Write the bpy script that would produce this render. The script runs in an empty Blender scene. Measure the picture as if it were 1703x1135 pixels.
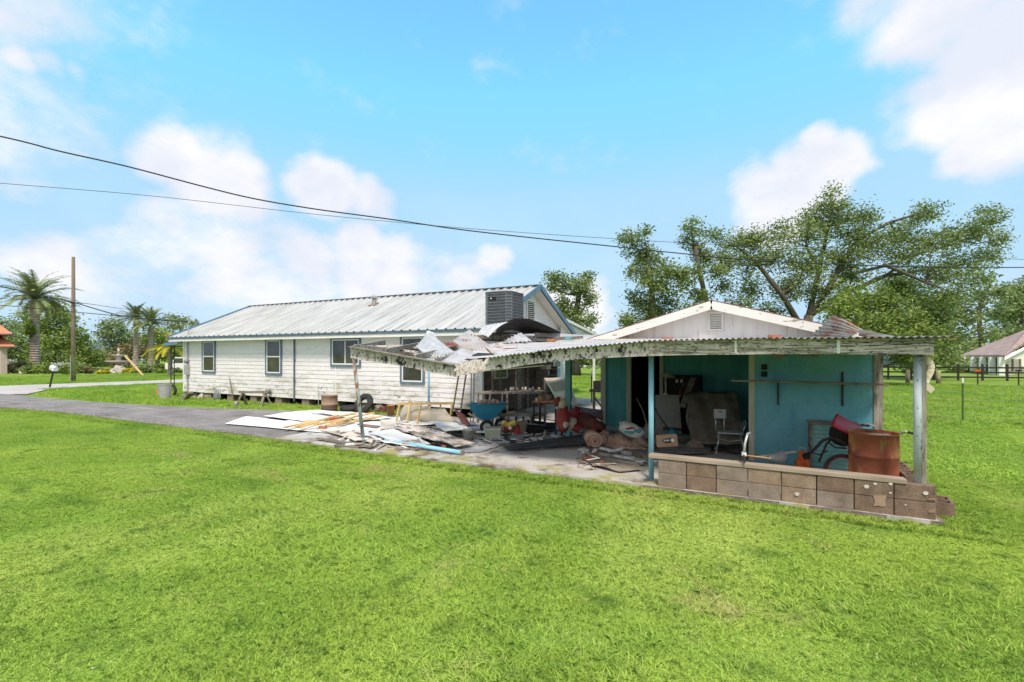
import bpy, math, random
import numpy as np
from mathutils import Vector, Matrix, noise as mnoise
R = math.radians
random.seed(7); rng = np.random.default_rng(7)
sc = bpy.context.scene; col = sc.collection

# ---------------- camera, sky, sun, exposure ----------------
# X runs along the front of the house and shed, Y away from the camera, the patio slab's right front corner is the origin
F, HZ, TH, HC = 794.5, 589.25, .4775, 2.0
S_, C_ = math.sin(TH), math.cos(TH)
CU, CV = -1.915, -7.483
cd = bpy.data.cameras.new('camera'); cam = bpy.data.objects.new('camera', cd); col.objects.link(cam)
cam.location = (CU, CV, HC); cam.rotation_euler = (R(90), 0, TH)
cd.sensor_width = 36; cd.lens = F/1703*36; cd.shift_y = (HZ-567.5)/1703; cd.clip_end = 3000; cd.clip_start = .05
sc.camera = cam
sc.view_settings.view_transform = 'Standard'; sc.view_settings.look = 'None'; sc.view_settings.gamma = 1
sc.view_settings.exposure = 1.05
SUN_EL, SUN_AZ = R(58), R(32)     # the sun stands behind the camera, to the right of the house's long axis
sun_dir = Vector((math.sin(SUN_AZ)*math.cos(SUN_EL), -math.cos(SUN_AZ)*math.cos(SUN_EL), math.sin(SUN_EL)))
sl = bpy.data.lights.new('sun', 'SUN'); sl.energy = 2.0; sl.angle = R(12); sl.color = (1, .90, .78)
so = bpy.data.objects.new('sun', sl); col.objects.link(so); so.rotation_euler = sun_dir.to_track_quat('Z', 'Y').to_euler()

def ray(px, py):
    a = (px-851.5)/F; b = -(py-HZ)/F
    return Vector((a*C_-S_, a*S_+C_, b))
CAM = Vector((CU, CV, HC))
def G(px, py, z=0.0):
    r = ray(px, py); return CAM + r*((z-HC)/r.z)
def PV(px, py, v):
    r = ray(px, py); return CAM + r*((v-CV)/r.y)
def PU(px, py, u):
    r = ray(px, py); return CAM + r*((u-CU)/r.x)
def PD(px, py, d): return CAM + ray(px, py)*d

wd = bpy.data.worlds.new('World'); sc.world = wd; wd.use_nodes = True
nt = wd.node_tree; N = nt.nodes; Lk = nt.links; N.clear()
def nd(t, **k):
    n = N.new(t)
    for a, b in k.items(): setattr(n, a, b)
    return n
wout = nd('ShaderNodeOutputWorld'); bg = nd('ShaderNodeBackground'); Lk.new(bg.outputs[0], wout.inputs[0])
bg.inputs[1].default_value = 0.1
sky = nd('ShaderNodeTexSky', sky_type='NISHITA', sun_disc=False); sky.sun_elevation = SUN_EL
sky.sun_rotation = math.atan2(sun_dir.x, sun_dir.y); sky.air_density = 1.0; sky.dust_density = .6; sky.ozone_density = 2.0
tint = nd('ShaderNodeMix', data_type='RGBA', blend_type='MULTIPLY'); tint.inputs[0].default_value = 1
Lk.new(sky.outputs[0], tint.inputs[6]); tint.inputs[7].default_value = (1.15, 1.95, 2.3, 1)
dk = nd('ShaderNodeMix', data_type='RGBA', blend_type='DARKEN'); dk.inputs[0].default_value = 1; Lk.new(tint.outputs[2], dk.inputs[6]); dk.inputs[7].default_value = (1.9, 3.55, 4.85, 1)
tc = nd('ShaderNodeTexCoord')
def fbm(scale, detail=7, rough=.55, stretch=(1, 1, 1), off=(0, 0, 0)):
    m = nd('ShaderNodeMapping'); m.inputs['Scale'].default_value = stretch; m.inputs['Location'].default_value = off
    Lk.new(tc.outputs['Generated'], m.inputs[0])
    n = nd('ShaderNodeTexNoise'); n.inputs['Scale'].default_value = scale; n.inputs['Detail'].default_value = detail; n.inputs['Roughness'].default_value = rough
    Lk.new(m.outputs[0], n.inputs['Vector']); return n.outputs['Fac']
def mth(op, a, b=None, c=None, clamp=False):
    n = nd('ShaderNodeMath', operation=op); n.use_clamp = clamp
    for i, x in enumerate((a, b, c)):
        if x is None: continue
        if isinstance(x, (int, float)): n.inputs[i].default_value = x
        else: Lk.new(x, n.inputs[i])
    return n.outputs[0]
def mrange(x, a, b, c=0., d=1., smooth=True):
    n = nd('ShaderNodeMapRange'); n.interpolation_type = 'SMOOTHSTEP' if smooth else 'LINEAR'
    Lk.new(x, n.inputs[0])
    for i, q in enumerate((a, b, c, d)): n.inputs[i+1].default_value = q
    return n.outputs[0]
blobs = [(25,100,34,.8),(75,112,34,.75),(125,128,28,.65),(285,275,62,1),(345,310,75,1),(410,310,70,1),(545,315,58,1.1),(612,335,55,.8),(690,470,80,.7),
 (60,440,85,.8),(160,410,70,.5),(270,400,90,.65),(390,430,110,.75),(500,450,90,.75),(590,410,50,.9),(640,470,100,.9),(760,470,70,.7),(820,435,40,.7),(985,515,55,1),(930,500,40,.8),
 (1340,300,75,1.1),(1262,318,62,.9),(1385,275,50,1.1),(1360,240,28,1),(1290,360,70,.9),(1560,30,110,1),(1680,90,130,1),(1450,15,55,.6),(1680,210,110,1),(1560,180,70,.8),(1600,250,60,.8),(1480,200,60,.4),(1440,340,50,.3),
 (200,510,140,.5),(450,530,150,.55),(-350,480,200,.6),(2100,350,240,.8),(2400,480,260,.9),(900,-700,300,.8),(300,-450,200,.7),(1900,-300,260,.9)]
blob_dirs = [((.3,-.6,.7),.55,1),((-.5,-.5,.6),.5,1),((.8,-.3,.4),.5,1),((0,-1,.2),.6,1),((.2,.1,1),.35,.7),((-.9,0,.45),.4,.8)]  # unseen clouds added overhead and behind the camera to whiten and brighten ambient light
acc = None
def blob_dirs_px(L): return [(Vector(d), r, None, s) for d, r, s in L]
warp = fbm(4.0, 4, .5); 
wv = nd('ShaderNodeTexNoise'); wv.inputs['Scale'].default_value = 6; wv.inputs['Detail'].default_value = 5; Lk.new(tc.outputs['Generated'], wv.inputs['Vector'])
w1 = nd('ShaderNodeVectorMath', operation='SUBTRACT'); Lk.new(wv.outputs['Color'], w1.inputs[0]); w1.inputs[1].default_value = (.5, .5, .5)
w2 = nd('ShaderNodeVectorMath', operation='SCALE'); Lk.new(w1.outputs[0], w2.inputs[0]); w2.inputs['Scale'].default_value = .10
w3 = nd('ShaderNodeVectorMath', operation='ADD'); Lk.new(tc.outputs['Generated'], w3.inputs[0]); Lk.new(w2.outputs[0], w3.inputs[1])
for (px, py, r, s) in blobs + blob_dirs_px(blob_dirs):
    if r is None: d, rr0 = px, py
    else: d = ray(px, py); rr0 = r/F/d.length
    d.normalize()
    n = nd('ShaderNodeVectorMath', operation='DISTANCE'); Lk.new(w3.outputs[0], n.inputs[0]); n.inputs[1].default_value = d
    rr = rr0
    o = mrange(n.outputs['Value'], rr*1.5, rr*.2, 0, s)
    acc = o if acc is None else mth('SMOOTH_MAX', acc, o, .15)
det = fbm(8, 12, .62, (1, 1, 1.5))
rim = mth('MULTIPLY_ADD', det, 1.25, -.62)
dens = mth('ADD', acc, rim)
sep = nd('ShaderNodeSeparateXYZ'); Lk.new(tc.outputs['Generated'], sep.inputs[0])
mask = mrange(dens, .16, .86)
haze = mrange(sep.outputs['Z'], .40, -.02, 0, .62, False)
hn = fbm(3, 5, .5, (1, 1, 3)); haze = mth('MULTIPLY', haze, mrange(hn, .25, .7, .5, 1))
mask = mth('MAXIMUM', mask, haze)
shade = fbm(5, 6, .55, (1, 1, 1.5), (3, 1, .35))
shc = nd('ShaderNodeMix', data_type='RGBA'); Lk.new(mrange(shade, .38, .62), shc.inputs[0])
shc.inputs[6].default_value = (3.95, 4.15, 4.7, 1); shc.inputs[7].default_value = (4.85, 4.85, 4.95, 1)
mx = nd('ShaderNodeMix', data_type='RGBA'); Lk.new(mask, mx.inputs[0]); Lk.new(dk.outputs[2], mx.inputs[6]); Lk.new(shc.outputs[2], mx.inputs[7])
Lk.new(mx.outputs[2], bg.inputs[0])

# ---------------- materials ----------------
def mat(name, c1, c2=None, sc_=4, st=(1, 1, 1), rough=.75, metal=0., layers=(), bump=0., bsc=40, bst=(1, 1, 1), coord='Object', attr=None, trans=0., spec=.3, alpha=None, wave=None):
    m = bpy.data.materials.new(name); m.use_nodes = True; t = m.node_tree; n_ = t.nodes; l_ = t.links
    p = n_['Principled BSDF']; p.inputs['Roughness'].default_value = rough; p.inputs['Metallic'].default_value = metal
    p.inputs['Specular IOR Level'].default_value = spec
    if coord == 'World': tco = n_.new('ShaderNodeNewGeometry').outputs['Position']
    else: tco = n_.new('ShaderNodeTexCoord').outputs['Object']
    def noise(scale, stretch, detail=6, off=0, rg=.6):
        mp = n_.new('ShaderNodeMapping'); mp.inputs['Scale'].default_value = stretch; mp.inputs['Location'].default_value = (off, off*.7, off*.3)
        l_.new(tco, mp.inputs[0])
        q = n_.new('ShaderNodeTexNoise'); q.inputs['Scale'].default_value = scale; q.inputs['Detail'].default_value = detail; q.inputs['Roughness'].default_value = rg
        l_.new(mp.outputs[0], q.inputs['Vector']); return q.outputs['Fac']
    def rng_(x, a, b):
        q = n_.new('ShaderNodeMapRange'); q.interpolation_type = 'SMOOTHSTEP'; l_.new(x, q.inputs[0]); q.inputs[1].default_value = a; q.inputs[2].default_value = b
        return q.outputs[0]
    def mix(f, a, b):
        q = n_.new('ShaderNodeMix'); q.data_type = 'RGBA'; l_.new(f, q.inputs[0])
        for i, x in ((6, a), (7, b)):
            if isinstance(x, tuple): q.inputs[i].default_value = (*x, 1)
            else: l_.new(x, q.inputs[i])
        return q.outputs[2]
    base = c1
    if attr:
        a = n_.new('ShaderNodeAttribute'); a.attribute_name = attr; base = mix(a.outputs['Fac'], c1, c2)
    elif c2: base = mix(rng_(noise(sc_, st), .3, .7), c1, c2)
    for i, ly in enumerate(layers):
        c, s, st2, lo, hi = ly[:5]
        f = rng_(noise(s, st2, 8, 3.1+i*5.3, .62), lo, hi)
        if len(ly) > 5:      # (axis, from, to): where on the thing this dirt
            ax, a0, a1 = ly[5]
            g = n_.new('ShaderNodeNewGeometry'); sp = n_.new('ShaderNodeSeparateXYZ'); l_.new(g.outputs['Position'], sp.inputs[0])
            f2 = rng_(sp.outputs['XYZ'.index(ax)], a0, a1); q = n_.new('ShaderNodeMath'); q.operation = 'MULTIPLY'; l_.new(f, q.inputs[0]); l_.new(f2, q.inputs[1]); f = q.outputs[0]
        base = mix(f, base, c)
    if isinstance(base, tuple): p.inputs['Base Color'].default_value = (*base, 1)
    else: l_.new(base, p.inputs['Base Color'])
    if bump:
        b = n_.new('ShaderNodeBump'); b.inputs['Strength'].default_value = min(1, bump); b.inputs['Distance'].default_value = .02*bump
        l_.new(noise(bsc, bst, 5, 9), b.inputs['Height']); l_.new(b.outputs[0], p.inputs['Normal'])
    if trans:
        tr = n_.new('ShaderNodeBsdfTranslucent'); 
        if isinstance(base, tuple): tr.inputs[0].default_value = (*base, 1)
        else: l_.new(base, tr.inputs[0])
        ms = n_.new('ShaderNodeMixShader'); ms.inputs[0].default_value = trans
        l_.new(p.outputs[0], ms.inputs[1]); l_.new(tr.outputs[0], ms.inputs[2]); l_.new(ms.outputs[0], n_['Material Output'].inputs[0])
    return m
X1 = (1, 1, 1)
M = {}
M['lawn'] = mat('lawn', (.16, .245, .038), (.22, .31, .05), .5, rough=.95, coord='World', bump=1, bsc=30, spec=.05,
    layers=[((.27, .31, .08), .9, X1, .55, .75), ((.10, .17, .025), 2.3, X1, .55, .72)])
M['blade'] = mat('blade', (.34, .52, .085), (.53, .68, .13), .3, rough=.6, coord='World', trans=.25, spec=.12,
    layers=[((.58, .70, .17), .45, (1, .3, 1), .50, .70), ((.62, .60, .24), .9, X1, .56, .76), ((.27, .45, .075), .7, (.5, 1.4, 1), .54, .74), ((.23, .37, .065), 2.3, X1, .52, .72), ((.58, .68, .20), 9, X1, .56, .72), ((.14, .25, .04), 16, X1, .53, .66)])
M['blade_field'] = mat('blade_field', (.31, .50, .08), (.47, .64, .115), .25, rough=.6, coord='World', trans=.25, spec=.1,
    layers=[((.52, .56, .16), .35, X1, .55, .72), ((.18, .30, .04), 1.1, X1, .55, .7)])
M['concrete'] = mat('concrete', (.38, .355, .33), (.54, .52, .49), .9, rough=.9, bump=.5, bsc=60, coord='World',
    layers=[((.16, .12, .09), 1.6, X1, .50, .66), ((.34, .31, .12), 2.2, (1, 1.2, 1), .48, .62, ('Y', .65, .1)), ((.10, .08, .06), 9, X1, .60, .72)])
M['asphalt'] = mat('asphalt', (.20, .18, .175), (.30, .275, .265), .9, rough=.95, bump=1, bsc=90, coord='World',
    layers=[((.38, .35, .33), 1.6, (.4, 2.5, 1), .52, .72), ((.12, .105, .10), 26, X1, .56, .68), ((.42, .40, .38), 34, X1, .60, .70), ((.15, .13, .12), 1.1, (.6, 1.5, 1), .56, .70), ((.17, .12, .08), 3, X1, .50, .66, ('Y', .75, .1))])
M['road'] = mat('road', (.42, .37, .35), (.50, .46, .44), .5, rough=.95, bump=.3, coord='World', layers=[((.3, .26, .24), 1.2, X1, .6, .8)])
M['dirt'] = mat('dirt', (.16, .105, .07), (.26, .19, .13), 3, rough=1, bump=1, coord='World')
SID = [((.46, .44, .34), 1.6, (.8, 1, 2.6), .46, .68, ('Z', 1.75, .5)), ((.24, .22, .13), 3.2, (1, 1, 2.6), .56, .68, ('Z', 1.4, .4)), ((.32, .29, .24), 4, (1.6, 1.6, 9), .58, .78), ((.50, .465, .41), 9, (.5, .5, 6), .53, .7), ((.33, .30, .25), 22, (1, 1, 3), .6, .7)]
M['siding'] = mat('siding', (.77, .735, .755), (.84, .81, .825), 2, (.3, 1, 2), rough=.55, layers=SID, bump=.15, coord='World')
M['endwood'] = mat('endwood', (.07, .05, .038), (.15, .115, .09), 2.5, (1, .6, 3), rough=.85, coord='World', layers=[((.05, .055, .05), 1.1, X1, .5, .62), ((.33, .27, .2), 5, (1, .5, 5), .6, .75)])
M['metalroof'] = mat('metalroof', (.44, .43, .42), (.57, .56, .54), 1.2, (5, .35, .6), rough=.5, metal=.1, coord='World',
    layers=[((.33, .32, .30), 1.6, (7, .22, .5), .50, .72), ((.24, .23, .21), 3, (12, .3, .6), .56, .76), ((.38, .36, .33), 1.0, (2, .5, 1), .5, .75)])
M['trimblue'] = mat('trimblue', (.10, .19, .28), (.16, .26, .36), 6, rough=.5, layers=[((.35, .38, .36), 14, X1, .62, .75)])
M['windowtrim'] = mat('windowtrim', (.10, .155, .21), (.15, .21, .27), 6, rough=.5, layers=[((.35, .38, .36), 14, X1, .62, .75)])
M['slate'] = mat('slate', (.07, .11, .15), (.11, .16, .2), 6, rough=.5)
M['white'] = mat('white', (.74, .73, .71), (.84, .83, .81), 3, rough=.45, layers=[((.42, .40, .33), 7, X1, .6, .78)])
M['cleanwhite'] = mat('cleanwhite', (.82, .81, .80), rough=.4)
M['glass'] = mat('glass', (.03, .03, .032), (.09, .085, .08), 1.2, rough=.05, spec=.6)
M['curtain'] = mat('curtain', (.30, .29, .26), (.40, .38, .34), 3, (8, 8, .5), rough=.9)
M['peel'] = mat('peel', (.64, .54, .52), (.80, .71, .69), 3, (1, 1, 1.5), rough=.85, bump=.6, bsc=25,
    layers=[((.48, .40, .26), 1.6, (1, 1, .4), .56, .70), ((.36, .31, .27), 7, (3, 3, .5), .50, .64), ((.035, .03, .028), 3.8, (1.4, 1.4, 1.2), .545, .60), ((.09, .075, .065), 20, (1.3, 1.3, 1), .53, .62)])
M['peel2'] = mat('peel2', (.57, .49, .47), (.75, .66, .64), 3, rough=.85, bump=.5, bsc=25,
    layers=[((.50, .27, .08), 1.8, (3.5, 3.5, .15), .55, .68, ('X', .35, -1.4)), ((.28, .26, .20), 5, (.5, .5, 7), .48, .58), ((.06, .05, .04), 8, (.5, .5, 8), .55, .62), ((.36, .33, .24), 3, X1, .54, .7), ((.08, .07, .05), 20, (1, 1, 2), .57, .62)])
M['galv'] = mat('galv', (.40, .40, .42), (.56, .56, .58), 3, (1, 3, 1), rough=.42, metal=.2, layers=[((.34, .34, .36), 5, (1, 3, 1), .58, .75)])
M['galvrust'] = mat('galvrust', (.44, .43, .44), (.58, .57, .57), 2, rough=.45, metal=.15, coord='World',
    layers=[((.56, .38, .24), 1.3, (.7, 2, 1), .50, .66), ((.30, .07, .03), 3.6, (.5, 2.6, 1), .58, .62)])
M['rustsheet'] = mat('rustsheet', (.24, .24, .22), (.36, .35, .32), 2.5, rough=.6, metal=.3,
    layers=[((.30, .10, .03), 3.5, (1, 1, 2), .48, .62), ((.09, .045, .03), 6, X1, .55, .68)])
M['redrust'] = mat('redrust', (.15, .04, .03), (.30, .10, .06), 9, rough=.8, layers=[((.55, .52, .5), 4, X1, .6, .68)])
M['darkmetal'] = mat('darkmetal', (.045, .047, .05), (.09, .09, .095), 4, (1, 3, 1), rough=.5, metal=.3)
M['shedwhite'] = mat('shedwhite', (.76, .73, .735), (.84, .82, .82), 3, (3, 3, .4), rough=.6, layers=[((.36, .33, .33), 3, (6, 6, .3), .56, .72)], coord='World')
M['rake'] = mat('rake', (.72, .70, .68), (.80, .78, .76), 3, rough=.7, layers=[((.30, .27, .25), 5, (1, 1, 3), .60, .66), ((.25, .22, .20), 2.2, (1, 1, 2), .64, .7)])
M['teal'] = mat('teal', (.12, .34, .42), (.20, .44, .49), 1.2, (1, 1, .8), rough=.8, bump=.3, bsc=60, coord='World', layers=[((.08, .27, .35), 34, (1, 1, .6), .45, .85), ((.14, .34, .30), 1.4, X1, .48, .7, ('Z', 1.0, 1.7)), ((.08, .27, .38), 2, (2, 2, .7), .5, .8), ((.10, .10, .09), 16, X1, .68, .72), ((.25, .42, .46), 50, X1, .64, .7)])  # upper part painted greener and darker, the shadow below the fascia
M['tealdark'] = mat('tealdark', (.08, .30, .31), (.12, .37, .37), 2, (3, 3, .5), rough=.85, coord='World', layers=[((.12, .13, .10), 1.6, (2, 2, .6), .55, .75, ('Z', 1.2, .3))])  # darker copy of teal for the recess, its shade put into the colour
M['stud'] = mat('stud', (.38, .38, .26), (.5, .49, .39), 4, (4, 4, .5), rough=.85, layers=[((.5, .48, .44), 5, (4, 4, .6), .55, .7)])
M['postwood'] = mat('postwood', (.22, .19, .16), (.38, .35, .31), 4, (5, 5, .6), rough=.9, bump=.6, bsc=20, bst=(5, 5, .5), layers=[((.08, .06, .05), 6, (6, 6, .5), .52, .65)])
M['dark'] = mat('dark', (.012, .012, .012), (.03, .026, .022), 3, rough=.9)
M['ltblue'] = mat('ltblue', (.22, .47, .60), (.32, .56, .68), 4, rough=.55, layers=[((.20, .09, .05), 9, (1, 1, .5), .66, .72)])
M['leanpost'] = mat('leanpost', (.34, .46, .50), (.46, .55, .56), 4, rough=.7, layers=[((.28, .13, .07), 2.6, (2, 2, .8), .53, .6)])
M['greyblue'] = mat('greyblue', (.40, .47, .52), (.55, .60, .62), 5, (2, 2, .6), rough=.7, layers=[((.12, .13, .14), 12, (1, 1, .6), .58, .64), ((.50, .36, .10), 3, X1, .5, .7, ('Z', .9, .5))])
M['tealpost'] = mat('tealpost', (.12, .30, .32), (.17, .38, .40), 4, rough=.6)
M['block'] = mat('block', (.20, .13, .095), (.31, .215, .16), 6, rough=.95, bump=1, bsc=90, layers=[((.36, .31, .26), 4, X1, .55, .85), ((.13, .10, .075), 7, X1, .5, .8), ((.10, .08, .06), 60, X1, .55, .7)])
M['blockgrey'] = mat('blockgrey', (.27, .205, .165), (.36, .285, .235), 6, rough=.95, bump=1, bsc=90, layers=[((.17, .14, .11), 5, X1, .5, .8), ((.40, .35, .31), 5, X1, .55, .85), ((.13, .11, .09), 60, X1, .55, .7)])
M['blocktan'] = mat('blocktan', (.32, .22, .155), (.40, .295, .22), 6, rough=.95, bump=1, bsc=90, layers=[((.24, .17, .12), 5, X1, .5, .8), ((.5, .46, .41), 6, X1, .58, .8), ((.16, .12, .09), 60, X1, .55, .7)])
M['paintblot'] = mat('paintblot', (.66, .63, .60), (.5, .46, .42), 20, rough=.8)
M['footing'] = mat('footing', (.16, .13, .11), (.26, .22, .19), 10, rough=1, bump=1, bsc=30)
M['capwood'] = mat('capwood', (.30, .235, .18), (.42, .34, .275), 3, (.5, 3, 3), rough=.85, bump=.4, bst=(.5, 5, 5), layers=[((.22, .16, .12), 6, (.3, 4, 4), .56, .7)])
M['wood'] = mat('wood', (.17, .14, .11), (.30, .26, .22), 4, (.6, .6, 3), rough=.9, bump=.4, layers=[((.07, .055, .04), 5, X1, .56, .68)])
M['palewood'] = mat('palewood', (.42, .37, .31), (.55, .50, .44), 4, rough=.85, layers=[((.25, .2, .15), 6, X1, .58, .7)])
M['yellowwood'] = mat('yellowwood', (.62, .40, .15), (.72, .52, .24), 5, rough=.65, layers=[((.35, .2, .08), 8, X1, .62, .72)])
M['whitesheet'] = mat('whitesheet', (.70, .69, .68), (.82, .81, .80), 2.0, rough=.6, layers=[((.45, .42, .38), 2.5, (1, 2.5, 1), .58, .74), ((.25, .22, .18), 9, X1, .66, .74)], coord='World')
M['beigesheet'] = mat('beigesheet', (.56, .48, .40), (.66, .60, .52), 2.5, rough=.7, layers=[((.35, .28, .22), 5, X1, .58, .75)])
M['tan'] = mat('tan', (.42, .36, .27), (.56, .49, .38), 2.2, rough=.55, layers=[((.2, .15, .1), 3, X1, .58, .72)])
M['alu'] = mat('alu', (.30, .28, .27), (.42, .41, .40), 5, rough=.45, metal=.5)
M['brownrail'] = mat('brownrail', (.14, .11, .09), (.22, .18, .15), 8, rough=.6)
M['rubber'] = mat('rubber', (.02, .02, .02), (.05, .048, .045), 6, rough=.8, bump=.3)
M['rim'] = mat('rim', (.55, .54, .52), rough=.5)
M['blueplastic'] = mat('blueplastic', (.02, .17, .27), (.03, .23, .35), 3, rough=.4, layers=[((.25, .35, .4), 12, X1, .64, .75)])
M['red'] = mat('red', (.33, .015, .03), (.40, .03, .05), 4, rough=.45)
M['redfade'] = mat('redfade', (.26, .03, .035), (.36, .07, .06), 4, rough=.6, layers=[((.12, .03, .03), 3, X1, .55, .7)])
M['darkred'] = mat('darkred', (.11, .03, .025), (.17, .055, .045), 4, rough=.6)
M['cream'] = mat('cream', (.60, .50, .36), (.68, .6, .48), 5, rough=.6)
M['orange'] = mat('orange', (.60, .09, .01), (.68, .14, .02), 5, rough=.4)
M['orangebucket'] = mat('orangebucket', (.45, .22, .08), (.5, .28, .12), 5, rough=.6)
M['rustdrum'] = mat('rustdrum', (.20, .055, .028), (.30, .095, .04), 2.0, rough=.75, bump=.4, bsc=30, layers=[((.46, .18, .04), 2.4, (1, 1, .7), .50, .66), ((.13, .035, .03), 2.7, X1, .50, .66), ((.26, .21, .07), 2.8, (2, 2, .6), .54, .68)])
M['brick'] = mat('brick', (.36, .12, .06), (.46, .19, .11), 14, rough=.9)
M['barrel'] = mat('barrel', (.28, .18, .12), (.36, .25, .18), 3, rough=.7, layers=[((.2, .1, .06), 5, X1, .6, .7)])
M['bucketwhite'] = mat('bucketwhite', (.55, .52, .46), (.66, .63, .57), 4, rough=.6, layers=[((.28, .24, .2), 5, X1, .56, .7)])
M['sage'] = mat('sage', (.34, .35, .25), (.44, .44, .34), 4, rough=.7)
M['greyplastic'] = mat('greyplastic', (.19, .20, .21), (.27, .28, .29), 6, rough=.55)
M['cardboard'] = mat('cardboard', (.30, .22, .15), (.38, .29, .21), 5, rough=.9)
M['toyyellow'] = mat('toyyellow', (.55, .38, .06), (.6, .45, .12), 6, rough=.5)
M['flash'] = mat('flash', (.26, .13, .09), (.36, .26, .2), 6, rough=.8)
M['navy'] = mat('navy', (.02, .035, .07), (.035, .05, .09), 6, rough=.6)
M['pink'] = mat('pink', (.50, .30, .22), (.62, .42, .33), 5, rough=.98, bump=1, bsc=18, layers=[((.42, .19, .10), 3.5, X1, .52, .68), ((.7, .55, .46), 9, X1, .6, .7)])
M['tarp'] = mat('tarp', (.12, .10, .075), (.20, .17, .13), 3, rough=.95, bump=1, bsc=9, layers=[((.20, .17, .12), 4, X1, .56, .7)])
M['greyboard'] = mat('greyboard', (.30, .30, .27), (.38, .38, .34), 3, rough=.8)
M['chairplastic'] = mat('chairplastic', (.42, .41, .41), (.5, .49, .49), 8, rough=.5)
M['chairmetal'] = mat('chairmetal', (.55, .55, .55), rough=.3, metal=.6)
M['radio'] = mat('radio', (.28, .17, .10), (.36, .23, .15), 5, rough=.5)
M['louvre'] = mat('louvre', (.20, .42, .42), (.27, .5, .48), 5, rough=.7)
M['acgrey'] = mat('acgrey', (.10, .11, .125), (.14, .15, .165), 6, rough=.45, metal=.3)
M['acedge'] = mat('acedge', (.24, .27, .30), rough=.4, metal=.3)
M['bark'] = mat('bark', (.08, .068, .055), (.15, .13, .105), 3, (3, 3, .6), rough=1, bump=1, bsc=6, coord='World')
M['leaf'] = mat('leaf', (.09, .15, .03), (.34, .42, .10), attr='rnd', trans=.22, rough=.6, spec=.15)
M['leafdark'] = mat('leafdark', (.085, .14, .04), (.36, .43, .15), attr='rnd', trans=.2, rough=.6, spec=.15)
M['leaflight'] = mat('leaflight', (.12, .20, .03), (.32, .42, .08), attr='rnd', trans=.25, rough=.6, spec=.1)
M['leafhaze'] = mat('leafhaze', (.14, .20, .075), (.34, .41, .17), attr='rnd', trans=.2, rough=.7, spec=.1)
M['leafbrown'] = mat('leafbrown', (.17, .13, .07), (.30, .26, .13), attr='rnd', trans=.2, rough=.7, spec=.1)
M['leafyellow'] = mat('leafyellow', (.38, .36, .03), (.62, .55, .07), attr='rnd', trans=.25, rough=.6, spec=.1)
M['flower'] = mat('flower', (.20, .26, .16), (.75, .72, .68), attr='rnd', trans=.1, rough=.7)
M['palmleaf'] = mat('palmleaf', (.14, .19, .07), (.32, .37, .17), attr='rnd', trans=.2, rough=.6, spec=.15)
M['palmtrunk'] = mat('palmtrunk', (.24, .19, .15), (.46, .41, .35), 3, (1, 1, 2), rough=1, bump=1, bsc=4, coord='World', layers=[((.28, .13, .08), 1.1, X1, .5, .65, ('Z', 5.5, 8))])
M['polewood'] = mat('polewood', (.17, .125, .095), (.25, .19, .145), 2, (4, 4, .2), rough=.95, coord='World', layers=[((.34, .34, .17), 1, X1, .4, .6, ('Z', 5, 1))])
M['cable'] = mat('cable', (.03, .03, .03), rough=.6)
M['fenceblack'] = mat('fenceblack', (.035, .03, .028), rough=.7)
M['fencegreen'] = mat('fencegreen', (.06, .11, .035), rough=.7)
M['roofbrown'] = mat('roofbrown', (.30, .21, .19), (.42, .32, .29), 1.2, rough=.9, coord='World', layers=[((.24, .17, .16), 6, (1, 1, 5), .55, .65)])
M['rooftile'] = mat('rooftile', (.50, .17, .09), (.58, .26, .16), 3, rough=.8, coord='World')
M['housewhite'] = mat('housewhite', (.78, .75, .66), rough=.7)
M['housegrey'] = mat('housegrey', (.16, .19, .24), (.2, .23, .28), 2, rough=.7)
M['stucco'] = mat('stucco', (.50, .38, .33), (.58, .46, .41), 4, rough=.9)
M['stone'] = mat('stone', (.42, .38, .32), (.52, .47, .40), 4, rough=.9)
M['carpaint'] = mat('carpaint', (.12, .16, .2), rough=.25, spec=.6)
M['steelgrey'] = mat('steelgrey', (.36, .36, .35), (.44, .44, .43), 6, rough=.5, metal=.2)
M['purlinsheet'] = mat('purlinsheet', (.20, .17, .17), (.30, .27, .27), 3, rough=.85)
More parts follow.
